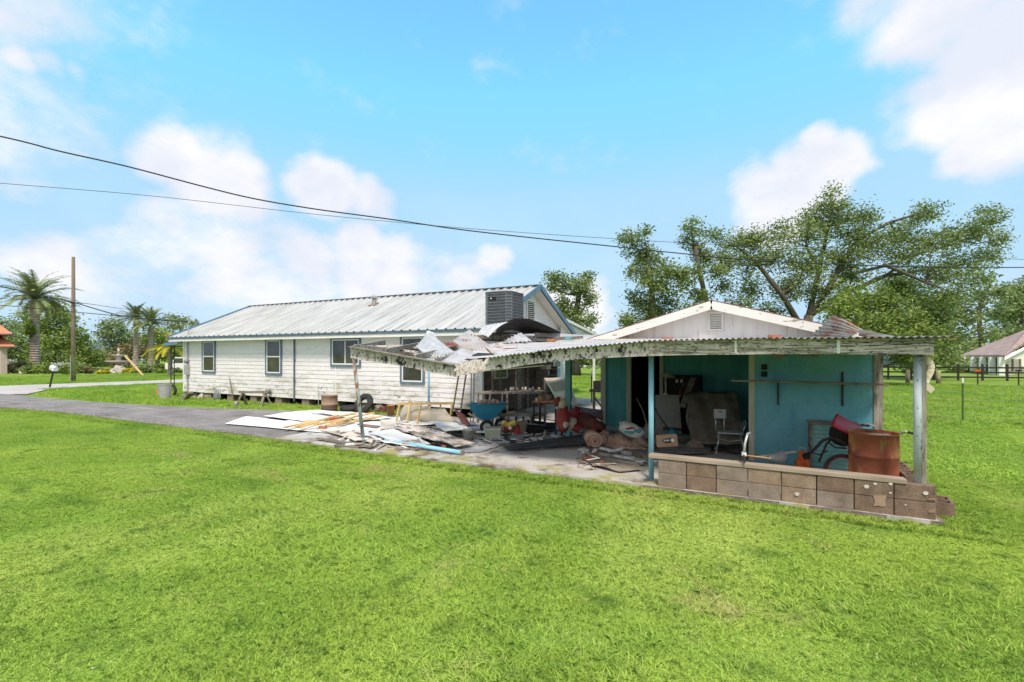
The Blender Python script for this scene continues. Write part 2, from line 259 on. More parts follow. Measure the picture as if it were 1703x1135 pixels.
# ---------------- builders ----------------
class MB:
    def __init__(s): s.v = []; s.f = []
    def add(s, vs, fs):
        o = len(s.v); s.v += [Vector(x) for x in vs]; s.f += [tuple(i+o for i in f) for f in fs]; return s
    def box(s, x0, x1, y0, y1, z0, z1):
        return s.add([(x0,y0,z0),(x1,y0,z0),(x1,y1,z0),(x0,y1,z0),(x0,y0,z1),(x1,y0,z1),(x1,y1,z1),(x0,y1,z1)], [(3,2,1,0),(4,5,6,7),(0,1,5,4),(1,2,6,5),(2,3,7,6),(3,0,4,7)])
    def obox(s, c, size, rot=(0, 0, 0)):
        m = Matrix.Translation(c) @ (rot if isinstance(rot, Matrix) else Matrix.Rotation(rot[2],4,'Z') @ Matrix.Rotation(rot[1],4,'Y') @ Matrix.Rotation(rot[0],4,'X'))
        a, b, d = [q/2 for q in size]
        return s.add([m @ Vector(p) for p in ((-a,-b,-d),(a,-b,-d),(a,b,-d),(-a,b,-d),(-a,-b,d),(a,-b,d),(a,b,d),(-a,b,d))], [(3,2,1,0),(4,5,6,7),(0,1,5,4),(1,2,6,5),(2,3,7,6),(3,0,4,7)])
    def bar(s, p, q, w, h=None, up=(0, 0, 1)):      # rectangular bar: h along up, w sideways
        p = Vector(p); q = Vector(q); h = h or w; d = (q-p).normalized(); up = Vector(up)
        sd = d.cross(up)
        if sd.length < 1e-4: sd = d.cross(Vector((1, 0, 0)))
        sd.normalize(); u = sd.cross(d).normalized(); sd = sd*(w/2); u = u*(h/2)
        return s.add([p-sd-u,p+sd-u,p+sd+u,p-sd+u,q-sd-u,q+sd-u,q+sd+u,q-sd+u], [(0,1,2,3),(7,6,5,4),(0,4,5,1),(1,5,6,2),(2,6,7,3),(3,7,4,0)])
    def tube(s, pts, r, n=8, cap=True):
        pts = [Vector(p) for p in pts]; k = len(pts); rs = r if isinstance(r, (list, tuple)) else [r]*k
        vs = []; prev = None
        for i, p in enumerate(pts):
            d = (pts[min(i+1, k-1)]-pts[max(i-1, 0)])
            if d.length < 1e-6: d = Vector((0, 0, 1))
            d.normalize()
            a = prev if prev is not None else (Vector((1, 0, 0)) if abs(d.z) > .8 else Vector((0, 0, 1)))
            x = (a - d*a.dot(d)); 
            if x.length < 1e-4: x = d.orthogonal()
            x.normalize(); prev = x; y = d.cross(x)
            vs += [p + (x*math.cos(2*math.pi*j/n)+y*math.sin(2*math.pi*j/n))*rs[i] for j in range(n)]
        fs = [(i*n+j, i*n+(j+1) % n, (i+1)*n+(j+1) % n, (i+1)*n+j) for i in range(k-1) for j in range(n)]
        if cap: fs += [tuple(range(n-1, -1, -1)), tuple((k-1)*n+j for j in range(n))]
        return s.add(vs, fs)
    def lathe(s, prof, m=None, n=24):
        m = m or Matrix.Identity(4)
        if isinstance(m, (Vector, tuple)): m = Matrix.Translation(m)
        vs = [m @ Vector((r*math.cos(2*math.pi*j/n), r*math.sin(2*math.pi*j/n), z)) for r, z in prof for j in range(n)]
        fs = [(i*n+j, i*n+(j+1) % n, (i+1)*n+(j+1) % n, (i+1)*n+j) for i in range(len(prof)-1) for j in range(n)]
        return s.add(vs, fs)
    def torus(s, m, Rr, r, n=28, k=10, arc=1.0, sq=1.0):
        vs = [m @ Vector(((Rr+r*math.cos(b))*math.cos(a), (Rr+r*math.cos(b))*math.sin(a), r*sq*math.sin(b))) for i in range(n) for a in [2*math.pi*arc*i/(n if arc == 1 else n-1)] for j in range(k) for b in [2*math.pi*j/k]]
        fs = [(i*k+j, ((i+1) % n)*k+j, ((i+1) % n)*k+(j+1) % k, i*k+(j+1) % k) for i in range(n if arc == 1 else n-1) for j in range(k)]
        return s.add(vs, fs)
    def plate(s, pts, t=.01, d=None):       # flat polygon with thickness
        pts = [Vector(p) for p in pts]; n = (pts[1]-pts[0]).cross(pts[2]-pts[0]).normalized()
        if d: n = Vector(d).normalized()
        k = len(pts); fs = [tuple(range(k-1, -1, -1)), tuple(range(k, 2*k))] + [(i, (i+1) % k, k+(i+1) % k, k+i) for i in range(k)]
        return s.add(pts+[p+n*t for p in pts], fs)
    def sheet(s, a, b, c, d, waves=0, amp=.01, nv=8, nu=None, fn=None, trap=False, t=.002, prof=None):   # a-b across the waves, a-d along them
        a, b, c, d = [Vector(x) for x in (a, b, c, d)]; nu = nu or (max(1, int(waves*(8 if not trap else 1))))
        n = (b-a).cross(d-a).normalized()
        if n.z < 0: n = -n
        us = prof if prof else [(i/nu, amp*math.sin(2*math.pi*waves*i/nu) if waves else 0) for i in range(nu+1)]
        vs = []
        for j in range(nv+1):
            tt = j/nv
            for (ss, h) in us:
                p = a*(1-ss)*(1-tt)+b*ss*(1-tt)+c*ss*tt+d*(1-ss)*tt + n*h
                if fn: p = p + fn(ss, tt)
                vs.append(p)
        w = len(us); m = len(vs)
        fs = [(j*w+i, j*w+i+1, (j+1)*w+i+1, (j+1)*w+i) for j in range(nv) for i in range(w-1)]
        vs += [p-n*t for p in vs]; fs += [tuple(m+q for q in reversed(f)) for f in fs]
        ring = [i for i in range(w)]+[j*w+w-1 for j in range(1, nv+1)]+[nv*w+i for i in range(w-2, -1, -1)]+[j*w for j in range(nv-1, 0, -1)]
        fs += [(ring[i], m+ring[i], m+ring[(i+1) % len(ring)], ring[(i+1) % len(ring)]) for i in range(len(ring))]
        return s.add(vs, fs)
    def ball(s, c, r, seed=0, rough=0., n=10, k=14, rot=(0, 0, 0)):
        c = Vector(c); r = Vector(r) if not isinstance(r, (int, float)) else Vector((r, r, r)); o = len(s.v)
        mt = Matrix.Rotation(rot[2],4,'Z') @ Matrix.Rotation(rot[1],4,'Y') @ Matrix.Rotation(rot[0],4,'X')
        vs = []
        for i in range(n+1):
            for j in range(k):
                a = math.pi*i/n; b = 2*math.pi*j/k; d = Vector((math.sin(a)*math.cos(b), math.sin(a)*math.sin(b), math.cos(a)))
                q = 1+rough*mnoise.noise(d*2.2+Vector((seed*3.3, seed, 0)))
                vs.append(c + mt @ Vector((d.x*r.x*q, d.y*r.y*q, d.z*r.z*q)))
        return s.add(vs, [(i*k+j, (i+1)*k+j, (i+1)*k+(j+1) % k, i*k+(j+1) % k) for i in range(n) for j in range(k)])
    def build(s, name, m, parent=None, smooth=False, loc=None, bevel=0):
        me = bpy.data.meshes.new(name)
        if parent is not None: o0 = parent_world(parent)
        else:
            if loc is None:
                xs = [p.x for p in s.v]; ys = [p.y for p in s.v]; loc = Vector(((min(xs)+max(xs))/2, (min(ys)+max(ys))/2, min(p.z for p in s.v)))
            o0 = Vector(loc)
        me.from_pydata([tuple(p-o0) for p in s.v], [], s.f); me.update()
        me.materials.append(M[m] if isinstance(m, str) else m)
        if smooth: me.polygons.foreach_set('use_smooth', [True]*len(me.polygons))
        o = bpy.data.objects.new(name, me); col.objects.link(o)
        if parent is not None: o.parent = parent
        else: o.location = o0
        if bevel:
            b = o.modifiers.new('bevel', 'BEVEL'); b.width = bevel; b.segments = 2; b.limit_method = 'ANGLE'
        return o
def parent_world(o):
    l = Vector((0, 0, 0))
    while o is not None: l = l + o.location; o = o.parent
    return l
def tag(o, label=None, cat=None, group=None, kind=None):
    if label: o['label'] = label
    if cat: o['category'] = cat
    if group: o['group'] = group
    if kind: o['kind'] = kind
    return o
def thing(name, label, cat, loc, group=None):
    o = bpy.data.objects.new(name, None); o.empty_display_size = .2; col.objects.link(o); o.location = Vector(loc)
    return tag(o, label, cat, group)
def copy_thing(o, loc, rot=None, scale=None, label=None):
    def cp(q, par):
        c = q.copy(); col.objects.link(c); c.parent = par
        for ch in q.children: cp(ch, c)
        return c
    kids = list(o.children); r = o.copy(); col.objects.link(r); r.location = Vector(loc)
    if rot is not None: r.rotation_euler = rot
    if scale is not None: r.scale = scale if not isinstance(scale, (int, float)) else (scale,)*3
    if label: r['label'] = label
    for k in kids: cp(k, r)
    return r
def np_mesh(name, V, Fq, m, parent=None, rnd=None, loc=(0, 0, 0)):
    me = bpy.data.meshes.new(name); k = Fq.shape[1]
    me.vertices.add(len(V)); me.vertices.foreach_set('co', (V-np.array(loc)).astype(np.float32).ravel())
    me.loops.add(Fq.size); me.loops.foreach_set('vertex_index', Fq.astype(np.int32).ravel())
    me.polygons.add(len(Fq)); me.polygons.foreach_set('loop_start', np.arange(0, Fq.size, k, dtype=np.int32)); me.polygons.foreach_set('loop_total', np.full(len(Fq), k, dtype=np.int32))
    me.update(calc_edges=True); me.validate()
    if rnd is not None:
        a = me.attributes.new('rnd', 'FLOAT', 'POINT'); a.data.foreach_set('value', rnd.astype(np.float32))
    me.materials.append(M[m]); o = bpy.data.objects.new(name, me); col.objects.link(o)
    if parent is not None: o.parent = parent
    else: o.location = loc
    return o
def leaves(C, per, spread, size, seed=0):
    """C: cluster centres; returns diamond leaves scattered round each"""
    r = np.random.default_rng(seed); n = len(C)*per
    c = np.repeat(C, per, axis=0) + r.normal(0, 1, (n, 3))*spread*np.array([1, 1, .75])
    a = r.normal(0, 1, (n, 3)); a[:, 2] *= .6; a /= np.linalg.norm(a, axis=1, keepdims=True)
    b = r.normal(0, 1, (n, 3)); b -= a*(a*b).sum(1, keepdims=True); b /= np.linalg.norm(b, axis=1, keepdims=True)
    s = size*r.uniform(.6, 1.4, (n, 1)); V = np.stack([c-a*s, c+b*s*.45, c+a*s, c-b*s*.45], axis=1).reshape(-1, 3)
    cl = np.repeat(r.uniform(0, 1, len(C)), per); rn = np.clip(cl*.55+r.uniform(0, 1, n)*.45, 0, 1)
    return V, np.arange(n*4).reshape(-1, 4), np.repeat(rn, 4)
def tree(name, label, cat, base, clumps, d, leafm='leaf', per=22, dens=1., size=.16, trunk=None, r0=.35, limbs=(), seed=1, group=None, squash=.9, spread=.5, fork=.35, bark='bark'):
    """clumps: (px,py,rx,ry) seen from the photo's viewpoint, turned into real ellipsoids at depth about d"""
    r = random.Random(seed); base = Vector(base); th = thing(name, label, cat, base, group)
    E = []
    for (px, py, rx, ry) in clumps:
        dd = d*(1+r.uniform(-.04, .04)); E.append((PD(px, py, dd), rx*d/F, ry*d/F))
    cz = sum((e[0] for e in E), Vector())/len(E)
    mb = MB()
    tp = [Vector(p) for p in trunk] if trunk else [base, base+Vector((0, 0, (cz.z-base.z)*fork)), base*.3+cz*.7+Vector((0, 0, -(cz.z-base.z)*.1))]
    k = len(tp); mb.tube(tp, [r0*1.25]+[r0*(1-.6*i/k) for i in range(1, k)], 9)
    for lm in limbs:
        pts, ra = lm; m_ = len(pts); mb.tube(pts, [ra*(1-.75*i/(m_-1)) for i in range(m_)], 7)
    nodes = [(p, r0*.32) for p in tp[1:]]+[(p, max(.05, lm[1]*(1-.75*(i+1)/(len(lm[0])-1))*.75)) for lm in limbs for i, p in enumerate(lm[0][1:])]
    C = []
    for (c, rx, ry) in E:
        src, sr = min(nodes, key=lambda q: (q[0]-c).length + max(0, q[0].z-c.z)*2)
        mid = (src+c)/2 + Vector((r.uniform(-.1, .1), r.uniform(-.1, .1), -.12))*(c-src).length
        mb.tube([src, mid, c], [sr, sr*.62, sr*.25], 6)
        nn = int(max(6, 26*dens*(rx*ry)**.8))
        for _ in range(nn):
            w = Vector((r.gauss(0, 1), r.gauss(0, 1), r.gauss(0, 1))).normalized()*(r.random()**.45)
            p = c + Vector((w.x*rx, w.y*rx*squash, w.z*ry)); C.append(p)
            if r.random() < .5:
                m2 = (c+p)/2+Vector((r.uniform(-.1, .1)*rx, r.uniform(-.1, .1)*rx, -.08*ry)); mb.tube([mid*.25+c*.75, m2, p], [sr*.25, sr*.16, .012], 4, False)
    mb.build('trunk', bark, th, True)
    V, Fq, rn = leaves(np.array([tuple(p) for p in C]), per, spread, size, seed)
    np_mesh('crown', V, Fq, leafm, th, rn, loc=tuple(base))
    return th
def shrub(name, label, base, w, h, leafm='leaflight', n=26, per=26, size=.09, seed=1, cat='shrub', group=None):
    r = random.Random(seed); C = []
    for _ in range(n):
        a = r.uniform(0, 6.28); q = r.random()**.5; C.append((base[0]+math.cos(a)*q*w/2*.85, base[1]+math.sin(a)*q*w/2*.85, base[2]+h*(.15+.75*r.random()*(1-.45*q*q))))
    V, Fq, rn = leaves(np.array(C), per, min(w, h)*.13, size, seed)
    th = thing(name, label, cat, base, group)
    np_mesh('foliage', V, Fq, leafm, th, rn, loc=tuple(base))
    mb = MB()
    for c in C[:7]: mb.tube([base, (Vector(base)+Vector(c))/2+Vector((0, 0, .05)), c], [.03*h, .02*h, .008*h], 5)
    mb.build('stem', 'bark', th, True); return th
# ---------------- ground, road, slab ----------------
GZ = -.08
def st(mb, name, m, **k): o = mb.build(name, m, loc=(0, 0, 0), **k); o['kind'] = 'structure'; return o
mb = MB(); mb.sheet((-600,-600,GZ),(600,-600,GZ),(600,900,GZ),(-600,900,GZ), nv=60, nu=60, t=.5); st(mb, 'ground', 'lawn')
# patio slab with a slightly broken front edge
mb = MB(); pts = []; n = 60
for i in range(n+1):
    u = -.0-12.2*i/n; pts.append((u, -.06+.05*mnoise.noise((u*1.7, 0, 0))+(.0 if u > -9 else (u+9)*-.03), 0))
pts += [(-12.2, 5.2, 0), (0, 5.2, 0)]
mb.plate([(p[0], p[1], -.12) for p in pts], .12, (0, 0, 1)); st(mb, 'patio_slab', 'concrete')
mb = MB(); mb.box(-9.5, -4.2, 5.2, 13.5, -.12, -.004); st(mb, 'breezeway_slab', 'concrete')
# driveway
mb = MB(); fr = []; bk = []
for i in range(50):
    u = -12.0-24.5*i/49; fr.append((u, (.08 if u > -24 else .08-(-24-u)*.10)+.06*mnoise.noise((u*.9, 4, 0)), -.05))
for q in [(-12.0, 5.0), (-14.5, 4.5), (-17.2, 4.0), (-18.8, 3.55), (-20.4, 3.1), (-21.8, 2.95), (-25, 2.5), (-27.6, 2.3), (-31.3, 2.2), (-36.5, 2.2)]:
    bk.append((q[0], q[1], -.05))
mb.plate([*fr, *reversed(bk)], .03, (0, 0, 1)); st(mb, 'driveway', 'asphalt')
# road across the left, with its concrete apron
a0, a1 = G(0, 650, GZ), G(305, 637.5, GZ); b0, b1 = G(0, 640, GZ), G(305, 633, GZ)
dr = (a1-a0).normalized(); dn = Vector((-dr.y, dr.x, 0)); W = 5.2
mb = MB(); mb.plate([a0-dr*60-dn*.2, a0+dr*120-dn*.2, a0+dr*120+dn*W, a0-dr*60+dn*W], .03, (0, 0, 1)); st(mb, 'road', 'road')
mb = MB(); q = [G(-60, 657, GZ+.04), G(45, 656, GZ+.04), G(85, 647, GZ+.04), G(-60, 648, GZ+.04), G(-160,668,GZ+.04)]; mb.plate(q, .012, (0, 0, 1)); st(mb, 'road_apron', 'road')
# soil along slab and garden bed
mb = MB(); pts = [(-15-.1, .0), (.2, -.22), (.3, .1), (.3, 4.2), (0, 4.2), (0, .1), (-15, .2)]
mb.plate([(p[0], p[1], GZ+.002) for p in pts], .012, (0, 0, 1)); st(mb, 'soil_edge', 'dirt')
mb = MB(); fr2 = [(-11.5-25*i/40, (.08 if -11.5-25*i/40 > -24 else .08-(-24-(-11.5-25*i/40))*.10)) for i in range(41)]; mb.plate([(x, y-.16+.07*mnoise.noise((x*1.7, 9, 0)), GZ+.006) for x, y in fr2]+[(x, y+.15, GZ+.006) for x, y in reversed(fr2)], .012, (0, 0, 1)); st(mb, 'soil_verge', 'dirt')
mb = MB(); q = [G(-40, 620.5, GZ), G(160, 620.5, GZ), G(290, 621, GZ), G(290, 615, GZ), G(0, 612, GZ), G(-60, 613, GZ)]; mb.plate([p+Vector((0,0,.02)) for p in q], .012, (0, 0, 1)); st(mb, 'garden_bed', 'dirt')

# ---------------- grass ----------------
def blade_patch(w, n, h, wd_, seed, lean=.6):
    r = np.random.default_rng(seed); x = r.uniform(-w/2, w/2, n); y = r.uniform(-w/2, w/2, n); a = r.uniform(0, 2*np.pi, n)
    hh = h*r.uniform(.45, 1.25, n); ww = wd_*r.uniform(.6, 1.3, n); la = r.uniform(0, 2*np.pi, n); ll = hh*lean*r.uniform(.2, 1.5, n)
    c = np.stack([x, y, np.zeros(n)], 1); sd = np.stack([np.cos(a), np.sin(a), 0*a], 1)*ww[:, None]/2
    ld = np.stack([np.cos(la), np.sin(la), 0*a], 1)
    m_ = c+ld*(ll*.35)[:, None]+np.array([0, 0, 1])*(hh*.6)[:, None]; t = c+ld*ll[:, None]+np.array([0, 0, 1])*hh[:, None]
    V = np.stack([c-sd, c+sd, m_+sd*.8, t, m_-sd*.8], 1).reshape(-1, 3); Fq = np.arange(n*5).reshape(-1, 5)
    return V, Fq, np.repeat(r.uniform(0, 1, n), 5)
def patch_obj(name, args, m):
    V, Fq, rn = blade_patch(*args); o = np_mesh(name, V, Fq, m, rnd=rn); col.objects.unlink(o); return o
def scatter(name, pts, rots, scls, src, label):
    me = bpy.data.meshes.new(name); me.vertices.add(len(pts)); me.vertices.foreach_set('co', np.array(pts, dtype=np.float32).ravel())
    for nme, d in (('rz', rots), ('sz', scls)):
        a = me.attributes.new(nme, 'FLOAT', 'POINT'); a.data.foreach_set('value', np.array(d, dtype=np.float32))
    o = bpy.data.objects.new(name, me); col.objects.link(o)
    ng = bpy.data.node_groups.new(name+'_nodes', 'GeometryNodeTree'); ng.interface.new_socket('Geometry', in_out='INPUT', socket_type='NodeSocketGeometry'); ng.interface.new_socket('Geometry', in_out='OUTPUT', socket_type='NodeSocketGeometry')
    gi = ng.nodes.new('NodeGroupInput'); go = ng.nodes.new('NodeGroupOutput'); ip = ng.nodes.new('GeometryNodeInstanceOnPoints'); oi = ng.nodes.new('GeometryNodeObjectInfo'); oi.inputs[0].default_value = src; oi.inputs['As Instance'].default_value = True
    ar = ng.nodes.new('GeometryNodeInputNamedAttribute'); ar.data_type = 'FLOAT'; ar.inputs[0].default_value = 'rz'
    asz = ng.nodes.new('GeometryNodeInputNamedAttribute'); asz.data_type = 'FLOAT'; asz.inputs[0].default_value = 'sz'
    cx = ng.nodes.new('ShaderNodeCombineXYZ'); cs = ng.nodes.new('ShaderNodeCombineXYZ'); cs.inputs[0].default_value = 1; cs.inputs[1].default_value = 1
    l = ng.links; l.new(gi.outputs[0], ip.inputs['Points']); l.new(oi.outputs['Geometry'], ip.inputs['Instance']); l.new(ar.outputs[0], cx.inputs[2]); l.new(cx.outputs[0], ip.inputs['Rotation'])
    l.new(asz.outputs[0], cs.inputs[2]); l.new(cs.outputs[0], ip.inputs['Scale']); l.new(ip.outputs[0], go.inputs[0])
    md = o.modifiers.new('grass', 'NODES'); md.node_group = ng; tag(o, label, 'grass', kind='stuff'); return o
def front(u): return (-.10 if u > -12 else (-.02 if u > -24 else -.02-(-24-u)*.10))
def in_view(x, y, m=1.06):
    X = (x-CU)*C_+(y-CV)*S_; Y = -(x-CU)*S_+(y-CV)*C_; return Y > .6 and abs(X) < Y*m*1.15+2.5
def paved(x, y):
    if x > .14: return False
    if y < front(x): return False
    if x > -12.2: return y < 13.5
    bx = [(-36.5, 2.2), (-31.3, 2.2), (-27.6, 2.3), (-25, 2.5), (-21.8, 2.95), (-20.4, 3.1), (-18.8, 3.55), (-17.2, 4.0), (-14.5, 4.5), (-12.0, 5.0)]
    if x > -36.5 and y < np.interp(x, [b[0] for b in bx], [b[1] for b in bx])+.1: return True
    if 5.6 < y < 13 and -26.4 < x < -9: return True
    return False
def onroad(x, y):
    q = Vector((x, y, 0))-Vector((a0.x, a0.y, 0)); e = q.dot(dn); 
    return -.5 < e < W+.3
def grow(step, x0, x1, y0, y1, test, jit=.5):
    P = []; 
    for x in np.arange(x0, x1, step):
        for y in np.arange(y0, y1, step):
            xx = x+random.uniform(-jit, jit)*step; yy = y+random.uniform(-jit, jit)*step
            if in_view(xx, yy) and test(xx, yy): P.append((xx, yy, GZ))
    return P
def sc_noise(p, k=.9): return .55+.7*(mnoise.noise(Vector((p[0]*k, p[1]*k, 0)))+.5)
big = patch_obj('lawn_patch', (.56, 3600, .021, .0065, 3, 1.5), 'blade')
def near(x, y): return (math.hypot(x-CU, y-CV) < 31) and not any(paved(x+a, y+b) for a, b in ((0, .3), (.3, 0), (0, -.25), (-.3, 0)))
P = grow(.40, -33, 14, -7, 12, lambda x, y: near(x, y) and (y < 3.2 or x > .5), .18)
print('lawn patches', len(P))
scatter('lawn_grass', P, [random.uniform(0, 6.28) for _ in P], [max(.5, sc_noise(p)) for p in P], big, 'short mown bright green lawn grass filling the foreground')
tuft = patch_obj('edge_tuft', (.13, 130, .05, .007, 5, 1.1), 'blade')
P = []
for i in range(4200):
    x = random.uniform(-27, .2); y = front(x)-random.random()**1.5*.45+.17
    P.append((x, y, GZ))
for i in range(500):
    x = random.uniform(.14, .6); y = random.uniform(-.4, 4.5)
    if x > .2 or y < -.12: P.append((x, y, GZ))
P = [p for p in P if in_view(p[0], p[1])]
scatter('edge_grass', P, [random.uniform(0, 6.28) for _ in P], [random.uniform(.5, 1.2) for _ in P], tuft, 'ragged darker grass along the slab and driveway edge')
clump = patch_obj('long_tuft', (.22, 45, .11, .007, 6, 1.0), 'blade')
P = []
for i in range(1500):
    cx0 = random.choice([(-3, -4.6), (-5, -3), (.3, -4.4), (-1, -2.6), (-8, -3.5), (2.5, -2.2), (-6.5, -4), (-11, -2.5), (1.4, -1.3), (-3.5, -1.6)])
    P.append((cx0[0]+random.gauss(0, .45), cx0[1]+random.gauss(0, .3), GZ))
P = [p for p in P if not paved(p[0], p[1])]
scatter('lawn_weeds', P, [random.uniform(0, 6.28) for _ in P], [random.uniform(.3, .65) for _ in P], clump, 'longer paler blades in loose patches across the lawn')
fld = patch_obj('field_patch', (1.1, 900, .13, .014, 9, .8), 'blade_field')
def fieldtest(x, y):
    if onroad(x, y): return False
    if x < -11: return y > 2.6 and not paved(x, y) and not paved(x, y-.5) and not paved(x+.4, y) and not (5 < y < 13.4 and x > -27) and y < 40 and not (G(45, 656).x-1 > x and y < 4.5)
    return (x > .9 and y > 3.4 and y < 34) or (x <= .9 and y > 13.8 and y < 40 and x > -9)
P = grow(.85, -60, 34, 2.6, 40, fieldtest, .15)
print('field patches', len(P))
scatter('field_grass', P, [random.uniform(0, 6.28) for _ in P], [max(.22, (.30 if p[1] < 10.5 and p[0] > 0 else 1.)*sc_noise(p, .35)) for p in P], fld, 'taller unmown grass of the field and verges')
P = []
for i in range(420):
    x = random.uniform(-26, -12.2); P.append((x, random.uniform(5.0, 5.55) if x > -18 else random.uniform(4.2, 5.6), GZ))
P += [(random.uniform(-21, -12.5), np.interp(random.uniform(-21, -12.5), [-21, -12], [3.2, 5]), GZ) for _ in range(10)]
scatter('wall_grass', P, [random.uniform(0, 6.28) for _ in P], [random.uniform(.6, 1.3) for _ in P], clump, 'weedy grass growing along the foot of the house wall')

mb = MB(); r_ = random.Random(77)
for i in range(900):
    cx0 = r_.choice([(-3, -4.8), (-5, -3), (.5, -4.6), (-1, -2.6), (-8, -3.0), (2.5, -2.6), (1.5, -4), (-11, -2), (3.2, -.8), (-4, -1.2)])
    x, y = cx0[0]+r_.gauss(0, 1.1), cx0[1]+r_.gauss(0, .8)
    if paved(x, y) or paved(x, y+.2): continue
    s_ = r_.uniform(.003, .007); mb.obox((x, y, GZ+r_.uniform(.018, .035)), (s_*1.5, s_, s_*.7), (r_.random(), r_.random(), r_.random()*3))
tag(mb.build('clover_flowers', mat('clover', (.50, .55, .28), (.66, .66, .48), 9, rough=.9)), 'tiny pale clover heads and dry bits sprinkled through the lawn', 'clover', kind='stuff')

mb = MB(); r_ = random.Random(78)
for i in range(1500):
    u = r_.uniform(-36, -11.5); v = front(u)+.12+abs(r_.gauss(0, .12)) if i % 3 else r_.uniform(.3, 3.2)
    if u < -12 and i % 3 == 0 and not paved(u, v): continue
    s_ = r_.uniform(.006, .02); mb.obox((u, v, -.018), (s_*1.5, s_, s_*.8), (r_.random(), r_.random(), r_.random()*3))
tag(mb.build('drive_gravel', mat('gravelbits', (.12, .10, .09), (.50, .46, .42), 3, rough=1, coord='World')), 'loose gravel and grit along the edge of the driveway', 'gravel', kind='stuff')
# ---------------- the white house ----------------
HV, HL, HR_, HB, HT = 5.588, -26.33, -9.763, .225, 2.69      # front wall plane, left and right end, bottom and top of the siding
HBK = 13.0; RV = (HV+HBK)/2; RZ = 4.62; EZ = 2.80; EV = 5.2
house = thing('white_house', 'long white weatherboard house with ribbed metal roof and blue window trim', 'house', ((HL+HR_)/2, RV, 0))
def lap(mb, p0, p1, z0, z1, nrm, step=.165, th=.013):       # lapped boards between two ground points
    p0 = Vector(p0); p1 = Vector(p1); nrm = Vector(nrm); k = int(round((z1-z0)/step)); s = (z1-z0)/k
    for i in range(k):
        a, b = z0+i*s, z0+(i+1)*s
        mb.add([p0+nrm*th+Vector((0,0,a)), p1+nrm*th+Vector((0,0,a)), p1+Vector((0,0,b)), p0+Vector((0,0,b)), p0+Vector((0,0,a)), p1+Vector((0,0,a))], [(0,1,2,3), (4,5,1,0)])
mb = MB(); lap(mb, (HL, HV, 0), (HR_, HV, 0), HB, HT, (0, -1, 0)); wall = mb.build('front_wall', 'siding', house)
mb = MB(); lap(mb, (HL, HBK, 0), (HL, HV, 0), HB, HT, (-1, 0, 0)); mb.box(HL+.02, HR_-.02, HBK-.05, HBK, HB, HT); mb.build('wall', 'siding', house)
mb = MB(); lap(mb, (HR_, 11.9, 0), (HR_, HBK, 0), HB, HT, (1, 0, 0)); mb.build('wall', 'siding', house)
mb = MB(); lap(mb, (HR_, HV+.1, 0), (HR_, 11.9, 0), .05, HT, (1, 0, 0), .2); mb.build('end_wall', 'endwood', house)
for a_ in ((HR_-.06, HR_+.03, HV-.03, HV+.08, .2, HT), (HL-.03, HL+.05, HV-.03, HV+.05, HB, HT)): MB().box(*a_).build('corner_board', 'white', house)
# gable siding
k = 12; GM = {1: MB(), -1: MB()}
for i in range(k):
    z0 = HT+(RZ-.12-HT)*i/k; z1 = HT+(RZ-.12-HT)*(i+1)/k
    def hw(z): return (RZ-.05-z)/(RZ-EZ)*(RV-EV)
    a, b = min(hw(z0), RV-HV), min(hw(z1), RV-HV)
    for X, sg in ((HR_, 1), (HL, -1)):
        GM[sg].add([(X+sg*.014, RV-a, z0), (X+sg*.014, RV+a, z0), (X, RV+b, z1), (X, RV-b, z1), (X, RV-a, z0), (X, RV+a, z0)], [(0,1,2,3), (4,5,1,0)])
for g in GM.values(): g.build('gable', 'siding', house)
# roof: ribbed sheets
def rib_prof(n, h=.04):
    out = []
    for i in range(n):
        for a, b in ((0, 0), (.72, 0), (.79, h), (.91, h), (.98, 0)): out.append(((i+a)/n, b))
    out.append((1, 0)); return out
RX0, RX1 = HL-.5, HR_+.42
mb = MB(); mb.sheet((RX0, EV-.03, EZ), (RX1, EV-.03, EZ), (RX1, RV, RZ), (RX0, RV, RZ), nv=6, prof=rib_prof(48), t=.004)
mb.sheet((RX0, 2*RV-EV, EZ), (RX1, 2*RV-EV, EZ), (RX1, RV, RZ), (RX0, RV, RZ), nv=2, prof=rib_prof(48), t=.004)
roof = mb.build('roof', 'metalroof', house)
mb = MB(); mb.bar((RX0, RV, RZ+.04), (RX1, RV, RZ+.04), .12, .03); 
for i in range(48): x = RX0+(RX1-RX0)*(i+.35)/48; mb.box(x-.09, x+.09, RV-.17, RV+.17, RZ+.005, RZ+.03)
mb.build('ridge_cap', 'slate', roof)
mb = MB(); mb.bar((RX0, EV-.05, EZ-.05), (RX1, EV-.05, EZ-.05), .025, .085); mb.build('drip_edge', 'slate', house)
mb = MB(); mb.box(RX0+.05, RX1-.05, EV, HV-.002, 2.61, 2.635); mb.box(RX0+.03, RX1-.03, EV-.035, EV, 2.59, 2.75); mb.build('fascia', 'white', house)
for X in (RX1, RX0):
    mb = MB(); mb.bar((X, EV-.05, EZ-.03), (X, RV, RZ-.03), .03, .2); mb.bar((X, 2*RV-EV+.03, EZ-.03), (X, RV, RZ-.03), .03, .2); mb.build('rake_trim', 'trimblue', house)
mb = MB(); 
for sg in (1, -1): mb.bar((RX1-.22, RV-sg*(RV-EV), EZ-.17), (RX1-.22, RV, RZ-.17), .36, .02, (0, sg*-.4, 1))
mb.build('soffit', 'cleanwhite', house)
mb = MB(); vc = PU(881.5, 517, HR_); mb.box(HR_+.012, HR_+.05, vc.y-.36, vc.y+.36, vc.z-.42, vc.z+.42); gv = mb.build('gable_vent', 'white', house)
mb = MB(); mb.box(HR_+.05, HR_+.053, vc.y-.28, vc.y+.28, vc.z-.34, vc.z+.34); mb.build('opening', 'dark', gv)
mb = MB()
